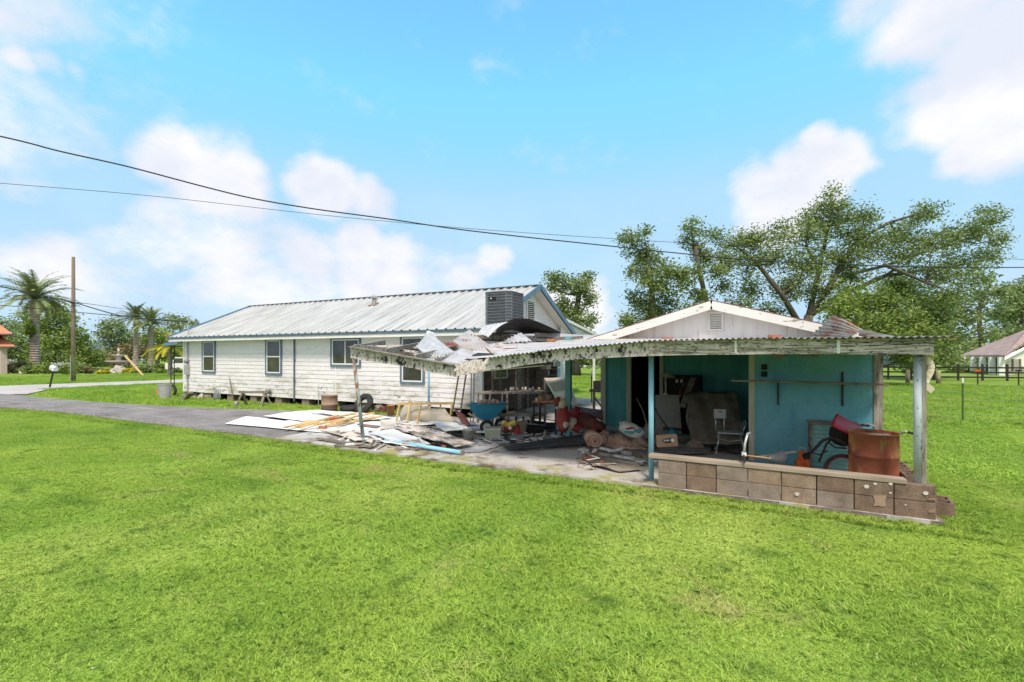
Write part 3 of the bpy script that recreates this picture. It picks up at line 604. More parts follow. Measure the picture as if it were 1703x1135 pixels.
for i in range(9): mb.obox((HR_+.062, vc.y, vc.z-.30+i*.075), (.012, .56, .03), (0, R(35), 0))
mb.build('louvre', 'white', gv)
p = PV(622, 503, 8.2); rz = EZ+(8.2-EV)/(RV-EV)*(RZ-EZ); p = Vector((p.x, 8.2, rz))
vp = MB().lathe([(.09, -.1), (.09, .28), (.05, .28)], p, 12).build('vent_pipe', 'steelgrey', house)
mb = MB(); mb.lathe([(0, .46), (.16, .36), (.16, .30), (.05, .28)], p, 12); mb.obox(p+Vector((.13, 0, .26)), (.1, .05, .2), (0, .4, 0)); mb.build('cap', 'steelgrey', vp)
mb = MB(); mb.box(p.x-.3, p.x+.3, p.y-.3, p.y+.3, p.z-.13, p.z-.08); 
MB().plate([p+Vector((-.17, -.2, -.05)), p+Vector((.17, -.2, -.05)), p+Vector((.17, .14, .10)), p+Vector((-.17, .14, .10))], .02).build('flashing', 'flash', vp)
def house_window(x0, x1, z0, z1, kind, y=HV-.022, parent=house, trimw=.085, trim='windowtrim'):
    mb = MB(); f = y-.035
    for a in ((x0, x1, z0, z0+trimw), (x0, x1, z1-trimw, z1), (x0, x0+trimw, z0+trimw, z1-trimw), (x1-trimw, x1, z0+trimw, z1-trimw)): mb.box(a[0], a[1], f, y, a[2], a[3])
    w = mb.build('window', trim, parent)
    a0_, a1_, b0_, b1_ = x0+trimw, x1-trimw, z0+trimw, z1-trimw; fw = .045
    mb = MB(); g = y-.028
    for a in ((a0_, a1_, b0_, b0_+fw), (a0_, a1_, b1_-fw, b1_), (a0_, a0_+fw, b0_+fw, b1_-fw), (a1_-fw, a1_, b0_+fw, b1_-fw)): mb.box(a[0], a[1], g, y-.002, a[2], a[3])
    if kind == 'hung': zm = (b0_+b1_)/2; mb.box(a0_+fw, a1_-fw, g-.003, y-.002, zm-.025, zm+.025)
    else: xm = (a0_+a1_)/2; mb.box(xm-.02, xm+.02, g-.003, y-.002, b0_+fw, b1_-fw)
    mb.build('frame', 'cleanwhite', w)
    mb = MB(); mb.box(a0_+fw, a1_-fw, y-.018, y-.0165, b0_+fw, b1_-fw); mb.build('pane', 'glass', w)
    return w
house_window(-24.8, -23.78, 1.13, 2.66, 'hung'); house_window(-20.3, -19.27, 1.13, 2.66, 'hung'); house_window(-16.47, -14.92, 1.52, 2.64, 'slide'); house_window(-13.06, -12.0, .96, 2.66, 'hung')
mb = MB(); p = PV(491, 600, HV); mb.tube([(p.x, HV-.05, .1), (p.x, HV-.05, 2.6)], .03, 8)
for z in (.9, 1.75): mb.box(p.x-.05, p.x+.05, HV-.07, HV, z, z+.03)
mb.build('drain_pipe', 'slate', house)
for px in (634.5, 559): q = PV(px, 600, HV); MB().box(q.x-.02, q.x+.02, HV-.03, HV, HB, HT).build('seam_strip', 'white', house)
p = PV(313.5, 614, HV); mb = MB(); mb.box(p.x-.14, p.x+.14, HV-.14, HV, 1.02, 1.5); eb = mb.build('meter_box', 'steelgrey', house, bevel=.01)
MB().tube([(p.x+.02, HV-.06, .25), (p.x+.02, HV-.06, 1.0)], .03, 8).tube([(p.x+.02, HV-.06, 1.5), (p.x+.02, HV-.06, 2.58)], .03, 8).build('conduit', 'steelgrey', house)
MB().lathe([(.0, -.02), (.1, -.02), (.1, .12), (.08, .16), (0, .16)], Matrix.Translation((p.x, HV-.02, 1.66)) @ Matrix.Rotation(R(90), 4, 'X'), 16).build('meter', 'greyplastic', eb, True)
p = PV(313, 530, HV-.2); mast = MB().tube([(p.x, EV+.2, EZ), (p.x, EV+.2, EZ+1.0), (p.x-.12, EV+.2, EZ+1.1)], .025, 8).build('service_mast', 'steelgrey', house)
for i in range(11): x = HL+.25+i*1.62; MB().box(x-.2, x+.2, HV+.05, HV+.45, GZ, HB-.02).build('pier', 'blockgrey', house)
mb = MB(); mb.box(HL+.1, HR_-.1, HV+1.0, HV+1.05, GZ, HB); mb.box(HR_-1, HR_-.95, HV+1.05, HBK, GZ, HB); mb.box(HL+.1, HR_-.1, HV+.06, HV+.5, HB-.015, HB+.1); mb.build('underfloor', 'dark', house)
# window and door seen in the dark end wall
def end_rect(px0, py0, px1, py1, out, name, m, parent=house, dz=0):
    a = PU(px0, py0, HR_); b = PU(px1, py1, HR_); mb = MB(); mb.box(HR_+.014, HR_+out, min(a.y, b.y), max(a.y, b.y), min(a.z, b.z), max(a.z, b.z)); return mb.build(name, m, parent)
w = end_rect(820, 608, 843, 629, .04, 'window', 'steelgrey'); end_rect(823, 610, 840, 627, .045, 'pane', 'glass', w)
d_ = end_rect(857, 600, 897, 680, .035, 'door', 'endwood'); end_rect(859, 604, 866, 680, .042, 'stile', 'wood', d_); end_rect(875, 604, 878, 680, .042, 'stile', 'wood', d_)
w = end_rect(919, 598, 932, 612, .05, 'window', 'cleanwhite'); end_rect(921, 599, 930, 610, .054, 'pane', 'curtain', w)
end_rect(917, 614, 930, 627, .045, 'panel', 'ltblue')
# canopy at the far left end
cp = thing('entry_canopy', 'flat white entry canopy on scrolled iron posts at the left end of the house', 'canopy', (HL-.8, HV+1.6, 0))
mb = MB(); mb.plate([(HL-1.85, HV+.1, 2.42), (HL-.02, HV+.1, 2.62), (HL-.02, HV+3.4, 2.62), (HL-1.85, HV+3.4, 2.42)], .05, (0, 0, 1)); mb.build('canopy_roof', 'white', cp)
mb = MB(); mb.bar((HL-1.87, HV+.06, 2.46), (HL, HV+.06, 2.62), .04, .16); mb.bar((HL-1.87, HV+.06, 2.45), (HL-1.87, HV+3.4, 2.45), .04, .16); mb.build('trim', 'trimblue', cp)
for yy in (HV+.25, HV+3.1):
    mb = MB(); x = HL-1.6
    for dx in (0, .3):
        mb.bar((x+dx, yy, GZ), (x+dx, yy, 2.43), .03, .03)
    for i in range(9):
        z = .25+i*.26; mb.tube([(x, yy, z), (x+.15, yy, z+.05), (x+.3, yy, z)], .01, 5); mb.bar((x, yy, z), (x+.3, yy, z), .012, .012)
    mb.build('post', 'fenceblack', cp)

# lean-to carport behind the house
lt = thing('rear_carport', 'open lean-to with pale slatted gable running down behind the house', 'carport', (HR_-2, 15.2, 0))
mb = MB(); mb.sheet((HR_-5, 12.4, 3.52), (HR_+.3, 12.4, 3.52), (HR_+.3, 16.9, 3.0), (HR_-5, 16.9, 3.0), nv=3, prof=rib_prof(16)); mb.build('roof', 'metalroof', lt)
mb = MB(); mb.bar((HR_+.32, 12.3, 3.5), (HR_+.32, 16.95, 2.97), .03, .12); mb.build('rake', 'rake', lt)
mb = MB()
for i in range(5):
    z = 2.85+i*.11; y1 = 12.5+(3.42-z)/.52*4.2; mb.box(HR_+.2, HR_+.22, 11.9, max(12.2, y1), z, z+.095)
mb.build('slat_gable', 'siding', lt)
mb = MB(); mb.bar((HR_+.2, 16.6, GZ), (HR_+.2, 16.6, 3.0), .1, .1); mb.bar((HR_-4.6, 16.6, GZ), (HR_-4.6, 16.6, 3.0), .1, .1); mb.build('post', 'white', lt)

# ---------------- the shed ----------------
SL, SR, SV, SB = -5.9, -.07, 2.55, 9.6; PZ = 3.0; PU_ = -2.72; EZs = 2.26
shed = thing('garden_shed', 'low gabled shed with white gable over teal painted plywood walls', 'shed', (-2.9, 6, 0))
mb = MB()
def rz_(u): return PZ-abs(u-PU_)*(PZ-EZs)/2.6
mb.plate([(-5.15, SV, 2.0), (SR-.15, SV, 2.0), (SR-.15, SV, rz_(SR-.15)-.05), (PU_, SV, PZ-.05), (-5.15, SV, rz_(-5.15)-.05)], .04, (0, 1, 0)); mb.build('gable', 'shedwhite', shed)
for i in range(1, 26):
    u = -5.15+i*.213
    if u < SR-.25: MB().box(u-.004, u+.004, SV-.006, SV, 2.02, rz_(u)-.12).build('groove_batten', 'shedwhite', shed)
mb = MB(); mb.sheet((-5.3, SV-.28, EZs+.02), (-5.3, SB+.2, EZs+.02), (PU_, SB+.2, PZ+.02), (PU_, SV-.28, PZ+.02), nv=2, waves=90, amp=.01); mb.sheet((SR-.02, SV-.28, EZs+.02), (SR-.02, SB+.2, EZs+.02), (PU_, SB+.2, PZ+.02), (PU_, SV-.28, PZ+.02), nv=2, waves=90, amp=.01); mb.build('roof', 'redrust', shed)
mb = MB(); mb.bar((-5.3, SV-.26, EZs-.07), (PU_, SV-.26, PZ-.07), .03, .16, (0, 0, 1)); mb.bar((SR-.02, SV-.26, EZs-.07), (PU_, SV-.26, PZ-.07), .03, .16, (0, 0, 1)); mb.build('rake_board', 'rake', shed)
mb = MB(); mb.plate([(-5.28, SV-.25, EZs-.1), (PU_, SV-.25, PZ-.1), (PU_, SV, PZ-.1), (-5.28, SV, EZs-.1)], .015, (0, 0, 1)); mb.plate([(SR-.05, SV-.25, EZs-.1), (PU_, SV-.25, PZ-.1), (PU_, SV, PZ-.1), (SR-.05, SV, EZs-.1)], .015, (0, 0, 1)); mb.build('soffit', 'shedwhite', shed)
a, b = PV(1178, 519, SV-.03), PV(1203, 549.5, SV-.03)
mb = MB(); x0, x1, z0, z1 = a.x, b.x, b.z-.0, a.z
for q in ((x0, x1, z0, z0+.03), (x0, x1, z1-.03, z1), (x0, x0+.03, z0+.03, z1-.03), (x1-.03, x1, z0+.03, z1-.03)): mb.box(q[0], q[1], SV-.05, SV-.001, q[2], q[3])
gv = mb.build('gable_vent', 'white', shed)
MB().box(x0+.03, x1-.03, SV-.009, SV-.007, z0+.03, z1-.03).build('opening', 'dark', gv)
mb = MB()
for i in range(9): mb.obox(((x0+x1)/2, SV-.03, z0+.055+i*(z1-z0-.1)/8), (x1-x0-.06, .035, .006), (R(-40), 0, 0))
mb.build('louvre', 'white', gv)
# right front panel, its side wall, recess back wall, doorway
mb = MB(); mb.box(-1.99, SR-.12, SV+.0, SV+.05, 0, 1.998); mb.build('front_panel', 'teal', shed)
mb = MB(); mb.box(SR-.05, SR, SV+.14, SB, 0, 2.18); mb.box(-1.99, -1.95, SV+.05, 5.55, 0, 2.1); mb.build('side_wall', 'teal', shed)
mb = MB(); mb.box(SR-.12, SR+.01, SV-.02, SV+.12, -.05, 1.998); mb.build('corner_post', 'postwood', shed)
mb = MB(); mb.box(-2.09, -1.99, SV-.02, SV+.1, 0, 1.998); mb.build('stud', 'stud', shed)
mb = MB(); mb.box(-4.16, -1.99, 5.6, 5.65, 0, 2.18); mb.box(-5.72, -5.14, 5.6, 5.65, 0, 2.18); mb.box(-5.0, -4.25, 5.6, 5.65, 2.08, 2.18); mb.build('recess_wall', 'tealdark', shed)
for u0, u1 in ((-5.86, -5.72), (-5.14, -5.02), (-4.26, -4.16)): MB().box(u0, u1, 5.55, 5.67, 0, 2.18).build('stud', 'stud', shed)
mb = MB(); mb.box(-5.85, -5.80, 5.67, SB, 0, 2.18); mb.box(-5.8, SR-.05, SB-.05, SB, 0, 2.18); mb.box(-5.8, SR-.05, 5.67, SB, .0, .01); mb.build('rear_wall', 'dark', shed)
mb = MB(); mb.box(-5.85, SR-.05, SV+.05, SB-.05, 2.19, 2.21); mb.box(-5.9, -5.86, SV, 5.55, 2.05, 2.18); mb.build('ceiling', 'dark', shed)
mb = MB(); mb.obox((-1.83, SV-.015, 1.63), (.10, .03, .10)); mb.obox((-1.83, SV-.015, 1.76), (.10, .03, .10)); mb.build('vent_block', 'dark', shed)
mb = MB(); mb.plate([PV(1360-0, 594, SV-.012), PV(1347, 594, SV-.012), PV(1335, 594, SV-.012), PV(1330, 590, SV-.012), PV(1362, 590, SV-.012)], .01, (0, -1, 0))
mb.build('rot_patch', 'wood', shed); mb = MB(); mb.plate([PV(1284, 589, SV-.01), PV(1312, 589, SV-.01), PV(1303, 596, SV-.01), PV(1286, 596, SV-.01)], .01, (0, -1, 0)); mb.build('rot_patch', 'wood', shed)
shf = thing('wall_shelf', 'long bare plank shelf on two black brackets across the teal shed front', 'shelf', (-1.1, SV-.15, 1.4))
a, b = PV(1216, 633, SV-.22), PV(1474, 640, SV-.22)
mb = MB(); mb.bar(a, b, .2, .03, (0, 0, 1)); mb.build('plank', 'wood', shf)
for px in (1294, 1401): 
    q = PV(px, 645, SV); mb = MB(); mb.box(q.x-.013, q.x+.013, SV-.03, SV, q.z-.32, q.z+(.13 if px < 1300 else .28)); mb.bar((q.x, SV-.02, b.z-.02), (q.x, SV-.28, b.z-.02), .02, .02); mb.build('bracket', 'fenceblack', shf)

# ---------------- porch cover over the slab ----------------
pc = thing('porch_cover', 'long sagging porch cover with peeling white fascia and corrugated roof in front of the shed', 'porch cover', (-3, 1, 0))
def beam(mb, pts, th=.045, v0=-.1):      # board following (px, top, bottom) points in the plane y = v0
    for (a, at_, ab), (b, bt, bb) in zip(pts[:-1], pts[1:]):
        A, B, Cc, D = PV(a, ab, v0), PV(b, bb, v0), PV(b, bt, v0), PV(a, at_, v0)
        o = Vector((0, th, 0)); mb.add([A, B, Cc, D, A+o, B+o, Cc+o, D+o], [(0,1,2,3), (7,6,5,4), (0,4,5,1), (3,2,6,7), (0,3,7,4), (1,5,6,2)])
import itertools
FP = [(755,607,626.5),(775,603,623),(800,598,619),(818,595.5,614.5),(840,592.5,613.5),(865,590,608.5),(905,585,603.5),(950,580.5,599),(990,577,596.5),(1030,573.5,594.5),(1079,570.5,592.5)]
FP2 = [(1079,570.5,592.5),(1130,567.5,591),(1200,565.5,590),(1300,564,589.5),(1400,563.5,589.5),(1480,563.5,590),(1553,563.5,590.5)]
mb = MB(); beam(mb, FP); mb.build('fascia_board', 'peel', pc)
mb = MB(); beam(mb, FP2); mb.build('fascia_board', 'peel2', pc)
mb = MB(); q = PV(1224, 578, -.11)
for px, w in ((1223.5, .015), (1394.5, .018)):
    q = PV(px, 577, -.112); MB().box(q.x-w, q.x+w, q.y, q.y+.012, q.z-.085, q.z+.09).build('strap', 'cleanwhite', pc)
mb = MB()
for u in (-6.3, -5.6, -4.8, -4.0, -3.2, -2.4, -1.6, -.8, -.12):
    zf = np.interp(u, [-6.95, -5.58, -4.59, -3.35, 0], [1.68, 1.87, 1.99, 2.08, 2.10])
    yb, zb_ = (2.45, 2.20) if u > -5.7 else (5.0, 2.45)
    mb.bar((u, -.05, zf), (u, yb, zb_-.06), .04, .11)
mb.build('rafter', 'postwood', pc)
def zfr(u): return float(np.interp(u, [-6.6, -5.58, -4.59, -3.35, -2.0, .1], [1.88, 2.005, 2.09, 2.19, 2.205, 2.20]))
def rfn(x0, x1, zb1, zb2):
    def fn(s, t):
        u = x0+(x1-x0)*s; return Vector((0, 0, (zfr(u)-2.2)*(1-t)+ (zb1+(zb2-zb1)*s-2.2)*t + .02*math.sin(s*5+t*3)*t*(1-t)))
    return fn
mb = MB(); mb.sheet((-6.2, -.22, 2.2), (-5.25, -.22, 2.2), (-5.25, 5.1, 2.2), (-6.2, 5.1, 2.2), waves=12, amp=.011, nv=14, fn=rfn(-6.2, -5.25, 2.52, 2.5))
mb.build('roof_sheet', 'galvrust', pc)
mb = MB(); mb.sheet((-5.27, -.22, 2.215), (-1.5, -.22, 2.215), (-1.5, 2.5, 2.215), (-5.27, 2.5, 2.215), waves=50, amp=.011, nv=8, fn=rfn(-5.27, -1.5, 2.33, 2.25)); mb.build('roof_sheet', 'galvrust', pc)
mb = MB(); mb.sheet((-1.52, -.24, 2.205), (.12, -.24, 2.205), (.12, 2.5, 2.205), (-1.52, 2.5, 2.205), waves=22, amp=.011, nv=8, fn=rfn(-1.52, .12, 2.25, 2.22)); mb.build('roof_sheet', 'rustsheet', pc)
mb = MB(); mb.box(-.10, -.07, -.05, 2.4, 1.99, 2.17); mb.build('end_board', 'peel2', pc)
def post(px, py0, v, z1, w, m, parent=pc, sq=True, z0=0., base=None):
    p = PV(px, py0, v); mb = MB()
    if sq: mb.box(p.x-w/2, p.x+w/2, v-w/2, v+w/2, z0, z1)
    else: mb.tube([(p.x, v, z0), (p.x, v, z1)], w/2, 14)
    return mb.build('post', m, parent, not sq)
post(1083, 700, .33, 2.0, .085, 'ltblue', sq=False); post(945.5, 680, 3.3, 2.42, .13, 'tealpost')
post(1526, 700, .12, 2.06, .085, 'greyblue', z0=.39, sq=False); 
p = PV(1534, 700, .15); MB().box(p.x-.015, p.x+.03, .10, .2, .39, 2.0).build('post', 'postwood', pc)
post(713, 640, 4.6, 2.45, .07, 'ltblue', sq=False)
MB().tube([PD(798, 617.5, 9.8), PD(850, 613, 9.6), PD(905, 608, 9.5)], .012, 6).build('conduit', 'cleanwhite', pc)
# the collapsed left bay
cb = thing('collapsed_porch_bay', 'fallen left bay of the porch with mouldy beam sloping down over bare rafters', 'porch cover', (-8.3, 2, 0))
FL = [(583,576.5,595.5),(592,578,597.5),(602,580,599.5),(640,586,605),(680,594,611.5),(720,602,620),(757,608,627)]
mb = MB(); beam(mb, FL, .06, -.08); mb.build('beam', 'peel', cb)
mb = MB(); mb.bar(PV(583,577,-.1), PV(757,607,-.1), .16, .015); mb.build('drip_board', 'wood', cb)
mb = MB()
for i, (pa, pb, da, db) in enumerate([((600,579),(742,593),10.3,13.2),((584,581),(640,570),10.1,13.6),((640,586),(700,573),9.8,13),((690,596),(760,578),9.3,12.6),((725,602),(800,584),9.2,12.2)]):
    mb.bar(PD(*pa, da), PD(*pb, db), .05, .13)
mb.build('rafter', 'postwood', cb)
mb = MB(); mb.bar(PD(612,576,11.2), PD(742,592,10.6), .10, .04); mb.bar(PD(590,574,12.5), PD(730,580,12), .09, .04); mb.bar(PD(650,575,12.8), PD(760,574,12.6), .2, .03); mb.bar(PD(690,590,10.2), PD(742,594,10), .12, .05); mb.build('purlin', 'peel', cb)
lp = thing('leaning_post', 'thin rusty light blue pipe post leaning under the left end of the fallen beam', 'post', G(605, 737))
MB().tube([G(605, 738), G(605, 738)*.0+PV(588.5, 597, -.04)], [.042, .036], 10).build('pipe', 'leanpost', lp, True)
MB().obox(G(605, 738)+Vector((0, 0, .01)), (.14, .12, .02), (0, 0, .3)).build('foot_plate', 'rustsheet', lp)

# loose corrugated sheets on the fallen bay: corners given as points with their own distance
def csheet(label, c, waves, m='galv', amp=.018, bend=None, group='loose corrugated sheets on the collapsed roof', nv=10):
    P_ = [PD(x, y, d) for x, y, d in c]
    n = (P_[1]-P_[0]).cross(P_[3]-P_[0]).normalized()
    fn = (lambda s, t: n*bend(s, t)) if bend else None
    mb = MB(); mb.sheet(*P_, waves=waves, amp=amp, nv=nv, fn=fn); return tag(mb.build('corrugated_sheet', m), label, 'metal sheet', group)
csheet('twisted pale corrugated sheet leaning up at the left over the bare rafters', [(692,576,10.7),(716,551,12.0),(757,585,10.6),(722,595,9.8)], 8, bend=lambda s, t: .06*math.sin(3*t))
csheet('small upturned corner scrap of corrugated sheet above the second window', [(703,563,11.9),(711,550,12.3),(727,556,12.3),(716,573,11.5)], 4)
csheet('broad corrugated sheet tilted up like a tent in the middle of the fallen roof', [(753,567,11.6),(781,548,12.4),(824,578,11.0),(793,590,10.2)], 12, 'galvrust', bend=lambda s, t: .05*math.sin(2.6*t))
csheet('flat crumpled corrugated sheet lying against the low corner of the beam', [(734,602,9.4),(768,579,10.4),(800,592,9.9),(765,606,9.2)], 11)
csheet('corrugated sheet with rust streaks sliding down towards the beam', [(772,598,9.5),(800,566,12.0),(880,572,11.8),(838,592,9.0)], 14, 'galvrust', bend=lambda s, t: .05*math.sin(3*s))
csheet('rusty peach coloured corrugated sheet at the edge of the standing roof', [(822,591,9.4),(800,570,12),(868,573,12.2),(905,584,8.4)], 11, 'galvrust')
csheet('white corrugated sheet lying next to the breezeway roof', [(850,588,8.9),(862,571,12.6),(985,568,11.6),(950,580,8.1)], 14, 'galvrust')
csheet('grey corrugated sheet folded like a small ridge beside the breezeway beam', [(832,570,11.8),(866,553,12.4),(884,567,12.0),(842,571,11.6)], 6)
csheet('corrugated sheet painted dark for the shadow, hanging under the fallen roof edge', [(785,592,9.8),(795,588,10),(855,590,9.2),(800,600,9.3)], 9, 'darkmetal')  # shadow under the roof edge put into the colour as dark metal
csheet('small rust red roof scrap between the tilted sheets', [(738,569,12.3),(757,571,12.3),(762,577,12),(742,575,12)], 3, 'redrust')
# rusty peeled sheet at the right end
rs = [(1345,563,8.0),(1384,524,8.0),(1436,549,7.5),(1410,563,7.1)]
csheet('rust streaked corrugated sheet peeled upward at the right end of the shed roof', rs, 7, 'rustsheet', amp=.022, bend=lambda s, t: -.08*math.sin(3*t)*s, group=None)
csheet('dark rusty sheet lying low behind the right end of the fascia', [(1428,558,7.2),(1432,549,7.5),(1490,561,6.9),(1470,563,6.6)], 7, 'rustsheet', group=None)

# breezeway roof between house and shed
bw = thing('breezeway_roof', 'low flat breezeway roof with a weathered white edge beam on the end of the house', 'roof', (-8.5, 6.4, 0))
A, B = PD(890, 554, 13.6), PD(984, 558, 15.9)
mb = MB(); mb.bar(A+Vector((0,0,-.11)), B+Vector((0,0,-.11)), .05, .23); mb.build('edge_beam', 'shedwhite', bw)
mb = MB(); mb.bar(PD(872, 566, 13.0), PD(891, 566, 13.55), .06, .25); mb.build('end_board', 'peel', bw)
mb = MB(); mb.plate([(HR_+.06, 4.3, 2.45), (A.x, 4.6, 2.45), (B.x, B.y+.1, 2.45), (B.x, 12.2, 2.45), (HR_+.06, 12.2, 2.45)], .05, (0, 0, 1)); mb.build('deck', 'wood', bw)
MB().bar((-7.4, 12.0, GZ), (-7.4, 12.0, 2.45), .09, .09).build('post', 'white', bw)
tag(MB().sheet(PD(822, 556, 12.0), PD(822, 557, 13.2), PD(932, 554, 14.6), PD(932, 553, 13.4), waves=8, amp=.01, nv=20, fn=lambda s, t: Vector((0, 0, .40*(1-s)*math.sin(math.pi*t**.7)))).build('corrugated_sheet', 'darkmetal'), 'long corrugated sheet with its shaded underside painted dark, arched up below the air conditioner', 'metal sheet')  # shade of the underside painted as dark metal over the whole sheet
tag(MB().sheet(PD(796, 553, 12.0), PD(812, 561, 11.4), PD(846, 536, 11.6), PD(812, 542, 12.3), waves=6, amp=.014, nv=10, fn=lambda s, t: Vector((0, 0, .06*math.sin(3*t)))).build('corrugated_sheet', 'galv'), 'shiny torn end of sheet curling up at the left of the arched one', 'metal sheet')
for i, (a, b) in enumerate([((924, 565), (941, 563)), ((947, 564), (966, 562))]):
    mb = MB(); mb.bar(PD(*a, 11.5), PD(*b, 11.9), .14, .09); o = mb.build('lumber_offcut', 'wood'); tag(o, ['dark wood offcut on the white sheet roof beside the red brick', 'dark wood offcut on the white sheet roof farther from the red brick'][i], 'lumber', 'wood offcuts on the roof')
for i, (px, py, d, lb) in enumerate([(917, 566, 11.2, 'red brick lying on the white sheet roof beside the dark offcut'), (1110, 564.5, 8.9, 'red brick holding down the roof in front of the shed gable'), (1288, 561, 7.8, 'red brick on the roof edge near the peeled rusty sheet'), (1034, 556, 10.2, 'small orange brick piece on the left shed eave')]):
    mb = MB(); k = .6 if i == 3 else 1; mb.obox(PD(px, py, d), (.19*k, .09*k, .065*k), (0, 0, .4*i)); tag(mb.build('brick', 'brick'), lb, 'brick', 'bricks on the roofs')

# air conditioner on its stand beside the gable
ac = thing('air_conditioner', 'large dark grey air conditioner unit raised on a stand beside the house gable', 'air conditioner', (-9.3, 4.5, 0))
p0, p1 = PV(804, 550, 4.0), PV(848, 550, 4.0); zt = PV(804, 488, 4.0).z; zb_ = p0.z; W_ = p1.x-p0.x; D_ = .95
x0, x1, y0, y1 = p0.x, p1.x, 4.0, 4.0+D_
mb = MB(); ch = .12
def oct_(x0, x1, y0, y1, z): return [(x0+ch, y0, z), (x1-ch, y0, z), (x1, y0+ch, z), (x1, y1-ch, z), (x1-ch, y1, z), (x0+ch, y1, z), (x0, y1-ch, z), (x0, y0+ch, z)]
mb.plate(oct_(x0+.01, x1-.01, y0+.01, y1-.01, zb_), zt-zb_, (0, 0, 1)); mb.build('casing', 'acgrey', ac)
mb = MB()
for i in range(13): z = zb_+.02+(zt-zb_-.05)*i/12; mb.plate(oct_(x0, x1, y0, y1, z), .012, (0, 0, 1))
for q in oct_(x0, x1, y0, y1, zb_): mb.bar(q, (q[0], q[1], zt), .012, .012)
mb.build('guard', 'acedge', ac)
mb = MB()
for i in range(60):
    x = x0+ch+(x1-x0-2*ch)*i/59; mb.box(x-.002, x+.002, y0+.002, y0+.01, zb_+.02, zt-.02)
    y = y0+ch+(y1-y0-2*ch)*i/59; mb.box(x1-.01, x1-.002, y-.002, y+.002, zb_+.02, zt-.02)
mb.build('fin', 'acgrey', ac)
mb = MB(); mb.plate(oct_(x0-.01, x1+.01, y0-.01, y1+.01, zt), .03, (0, 0, 1)); mb.build('top', 'acgrey', ac)
mb = MB(); xm = x0+(x1-x0)*.35; mb.box(xm-.12, xm+.12, y0-.012, y0, zt-.2, zt-.11); bd = mb.build('badge', 'dark', ac, bevel=.01)
MB().plate([(xm-.07, y0-.0125, zt-.175), (xm-.02, y0-.0125, zt-.175), (xm-.04, y0-.0125, zt-.13)], .003, (0, -1, 0)).build('emblem', 'cleanwhite', bd)
for x in (x0+.04, x1-.04):
    for y in (y0+.45, y1-.04): MB().bar((x, y, 0), (x, y, zb_-.06), .04, .04).build('leg', 'endwood', ac)
MB().box(x0, x1, y0, y1, zb_-.06, zb_-.005).build('stand', 'steelgrey', ac)

# ---------------- block wall ----------------
bwl = thing('block_wall', 'low two course wall of weathered brown blocks at the front of the patio', 'wall', (-1.6, .1, 0))
mb = MB(); mb.box(-3.5, .04, -.07, .3, -.15, -.002); mb.build('footing', 'footing', bwl)
ms_ = [['block','blockgrey','block','block','blocktan','block','block','block'], ['blockgrey','block','blockgrey','blockgrey','blocktan','blockgrey','block','block']]
tops = ['blockgrey','block','blockgrey','blocktan','blocktan','block','block','block']; bots = ['blockgrey','block','blockgrey','blockgrey','blocktan','blockgrey','block','block']
for r_, row in enumerate((bots, tops)):
    for i, m_ in enumerate(row):
        u0 = -3.28+i*.408+(0 if r_ == 0 else .0); jx = random.uniform(-.006, .006)
        mb = MB(); mb.box(u0+.004, u0+.402, -.02+jx, .17+jx, r_*.203+.001, r_*.203+.199); mb.build('block', m_, bwl, bevel=.007)
for (px, py, rr) in ((1441, 809.5, .028), (1455.5, 805, .018), (1481, 805, .02), (1481, 820, .014), (1539.5, 820.5, .026), (1325.5, 822, .028), (1506, 840, .010)):
    p = PV(px, py, -.028); mb = MB(); k = 12
    mb.plate([(p.x+rr*(1+.2*math.sin(j*2.3))*math.cos(2*math.pi*j/k), -.0275, p.z+rr*.9*(1+.2*math.cos(j*3.1))*math.sin(2*math.pi*j/k)) for j in range(k)], .004, (0, -1, 0)); mb.build('paint_blot', 'paintblot', bwl)
mb = MB()
for q in (((1452,824),(1475,824),(1472,833),(1474,842),(1466,843),(1460,841),(1452,842),(1455,836)), ((1543,829),(1556,829),(1556,832),(1545,832)), ((1543,849),(1555,847),(1555,853),(1545,853))):
    mb.plate([PV(a, b, -.0278) for a, b in q][::-1], .003, (0, -1, 0))
mb.build('mortar_stain', 'barrel', bwl)
mb = MB(); mb.bar((-3.42, .05, .44), (-.30, .05, .425), .17, .055); mb.build('cap_board', 'capwood', bwl, bevel=.006)
MB().box(-.2, -.01, .19, 1.9, 0, .2).build('return_wall', 'block', bwl, bevel=.006)
def hollow_block(name, label, c, rot, m='block', group='loose hollow blocks behind the wall end'):
    mb = MB(); mt = Matrix.Translation(c) @ Matrix.Rotation(rot, 4, 'Z')
    for a in ((-.2, .2, -.095, -.065), (-.2, .2, .065, .095), (-.2, -.17, -.065, .065), (.17, .2, -.065, .065), (-.015, .015, -.065, .065)):
        q = MB().box(a[0], a[1], a[2], a[3], 0, .19); mb.add([mt @ v for v in q.v], q.f)
    return tag(mb.build(name, m), label, 'concrete block', group)
hollow_block('concrete_block', 'hollow block lying in the grass just beyond the wall end', (.20, .62, GZ), 1.45)
hollow_block('concrete_block', 'hollow block stacked on the return wall behind the right post', (-.10, .75, .2), 1.57)
hollow_block('concrete_block', 'hollow block on the return wall farther back behind the rusty drum', (-.10, 1.35, .2), 1.57)
gs = thing('curled_trim', 'rust stained cream strip of sheet curled off the right porch post', 'trim strip', PD(1536, 640, 6.1))
pts = [(1533,604),(1537,601),(1541,600),(1545,602),(1548,606),(1549,612),(1547,619),(1543,627),(1538,634)]
mb = MB(); W3 = [PD(a, b, 6.05) for a, b in pts]
for a, b in zip(W3[:-1], W3[1:]): mb.bar(a, b+(b-a)*.15, .012, .085, (C_, S_, 0))
mb.build('curl', 'cream', gs)
MB().bar(PD(1534, 636, 6.0), PD(1551, 651, 6.02), .012, .08, (C_, S_, .3)).build('tail', 'cream', gs)
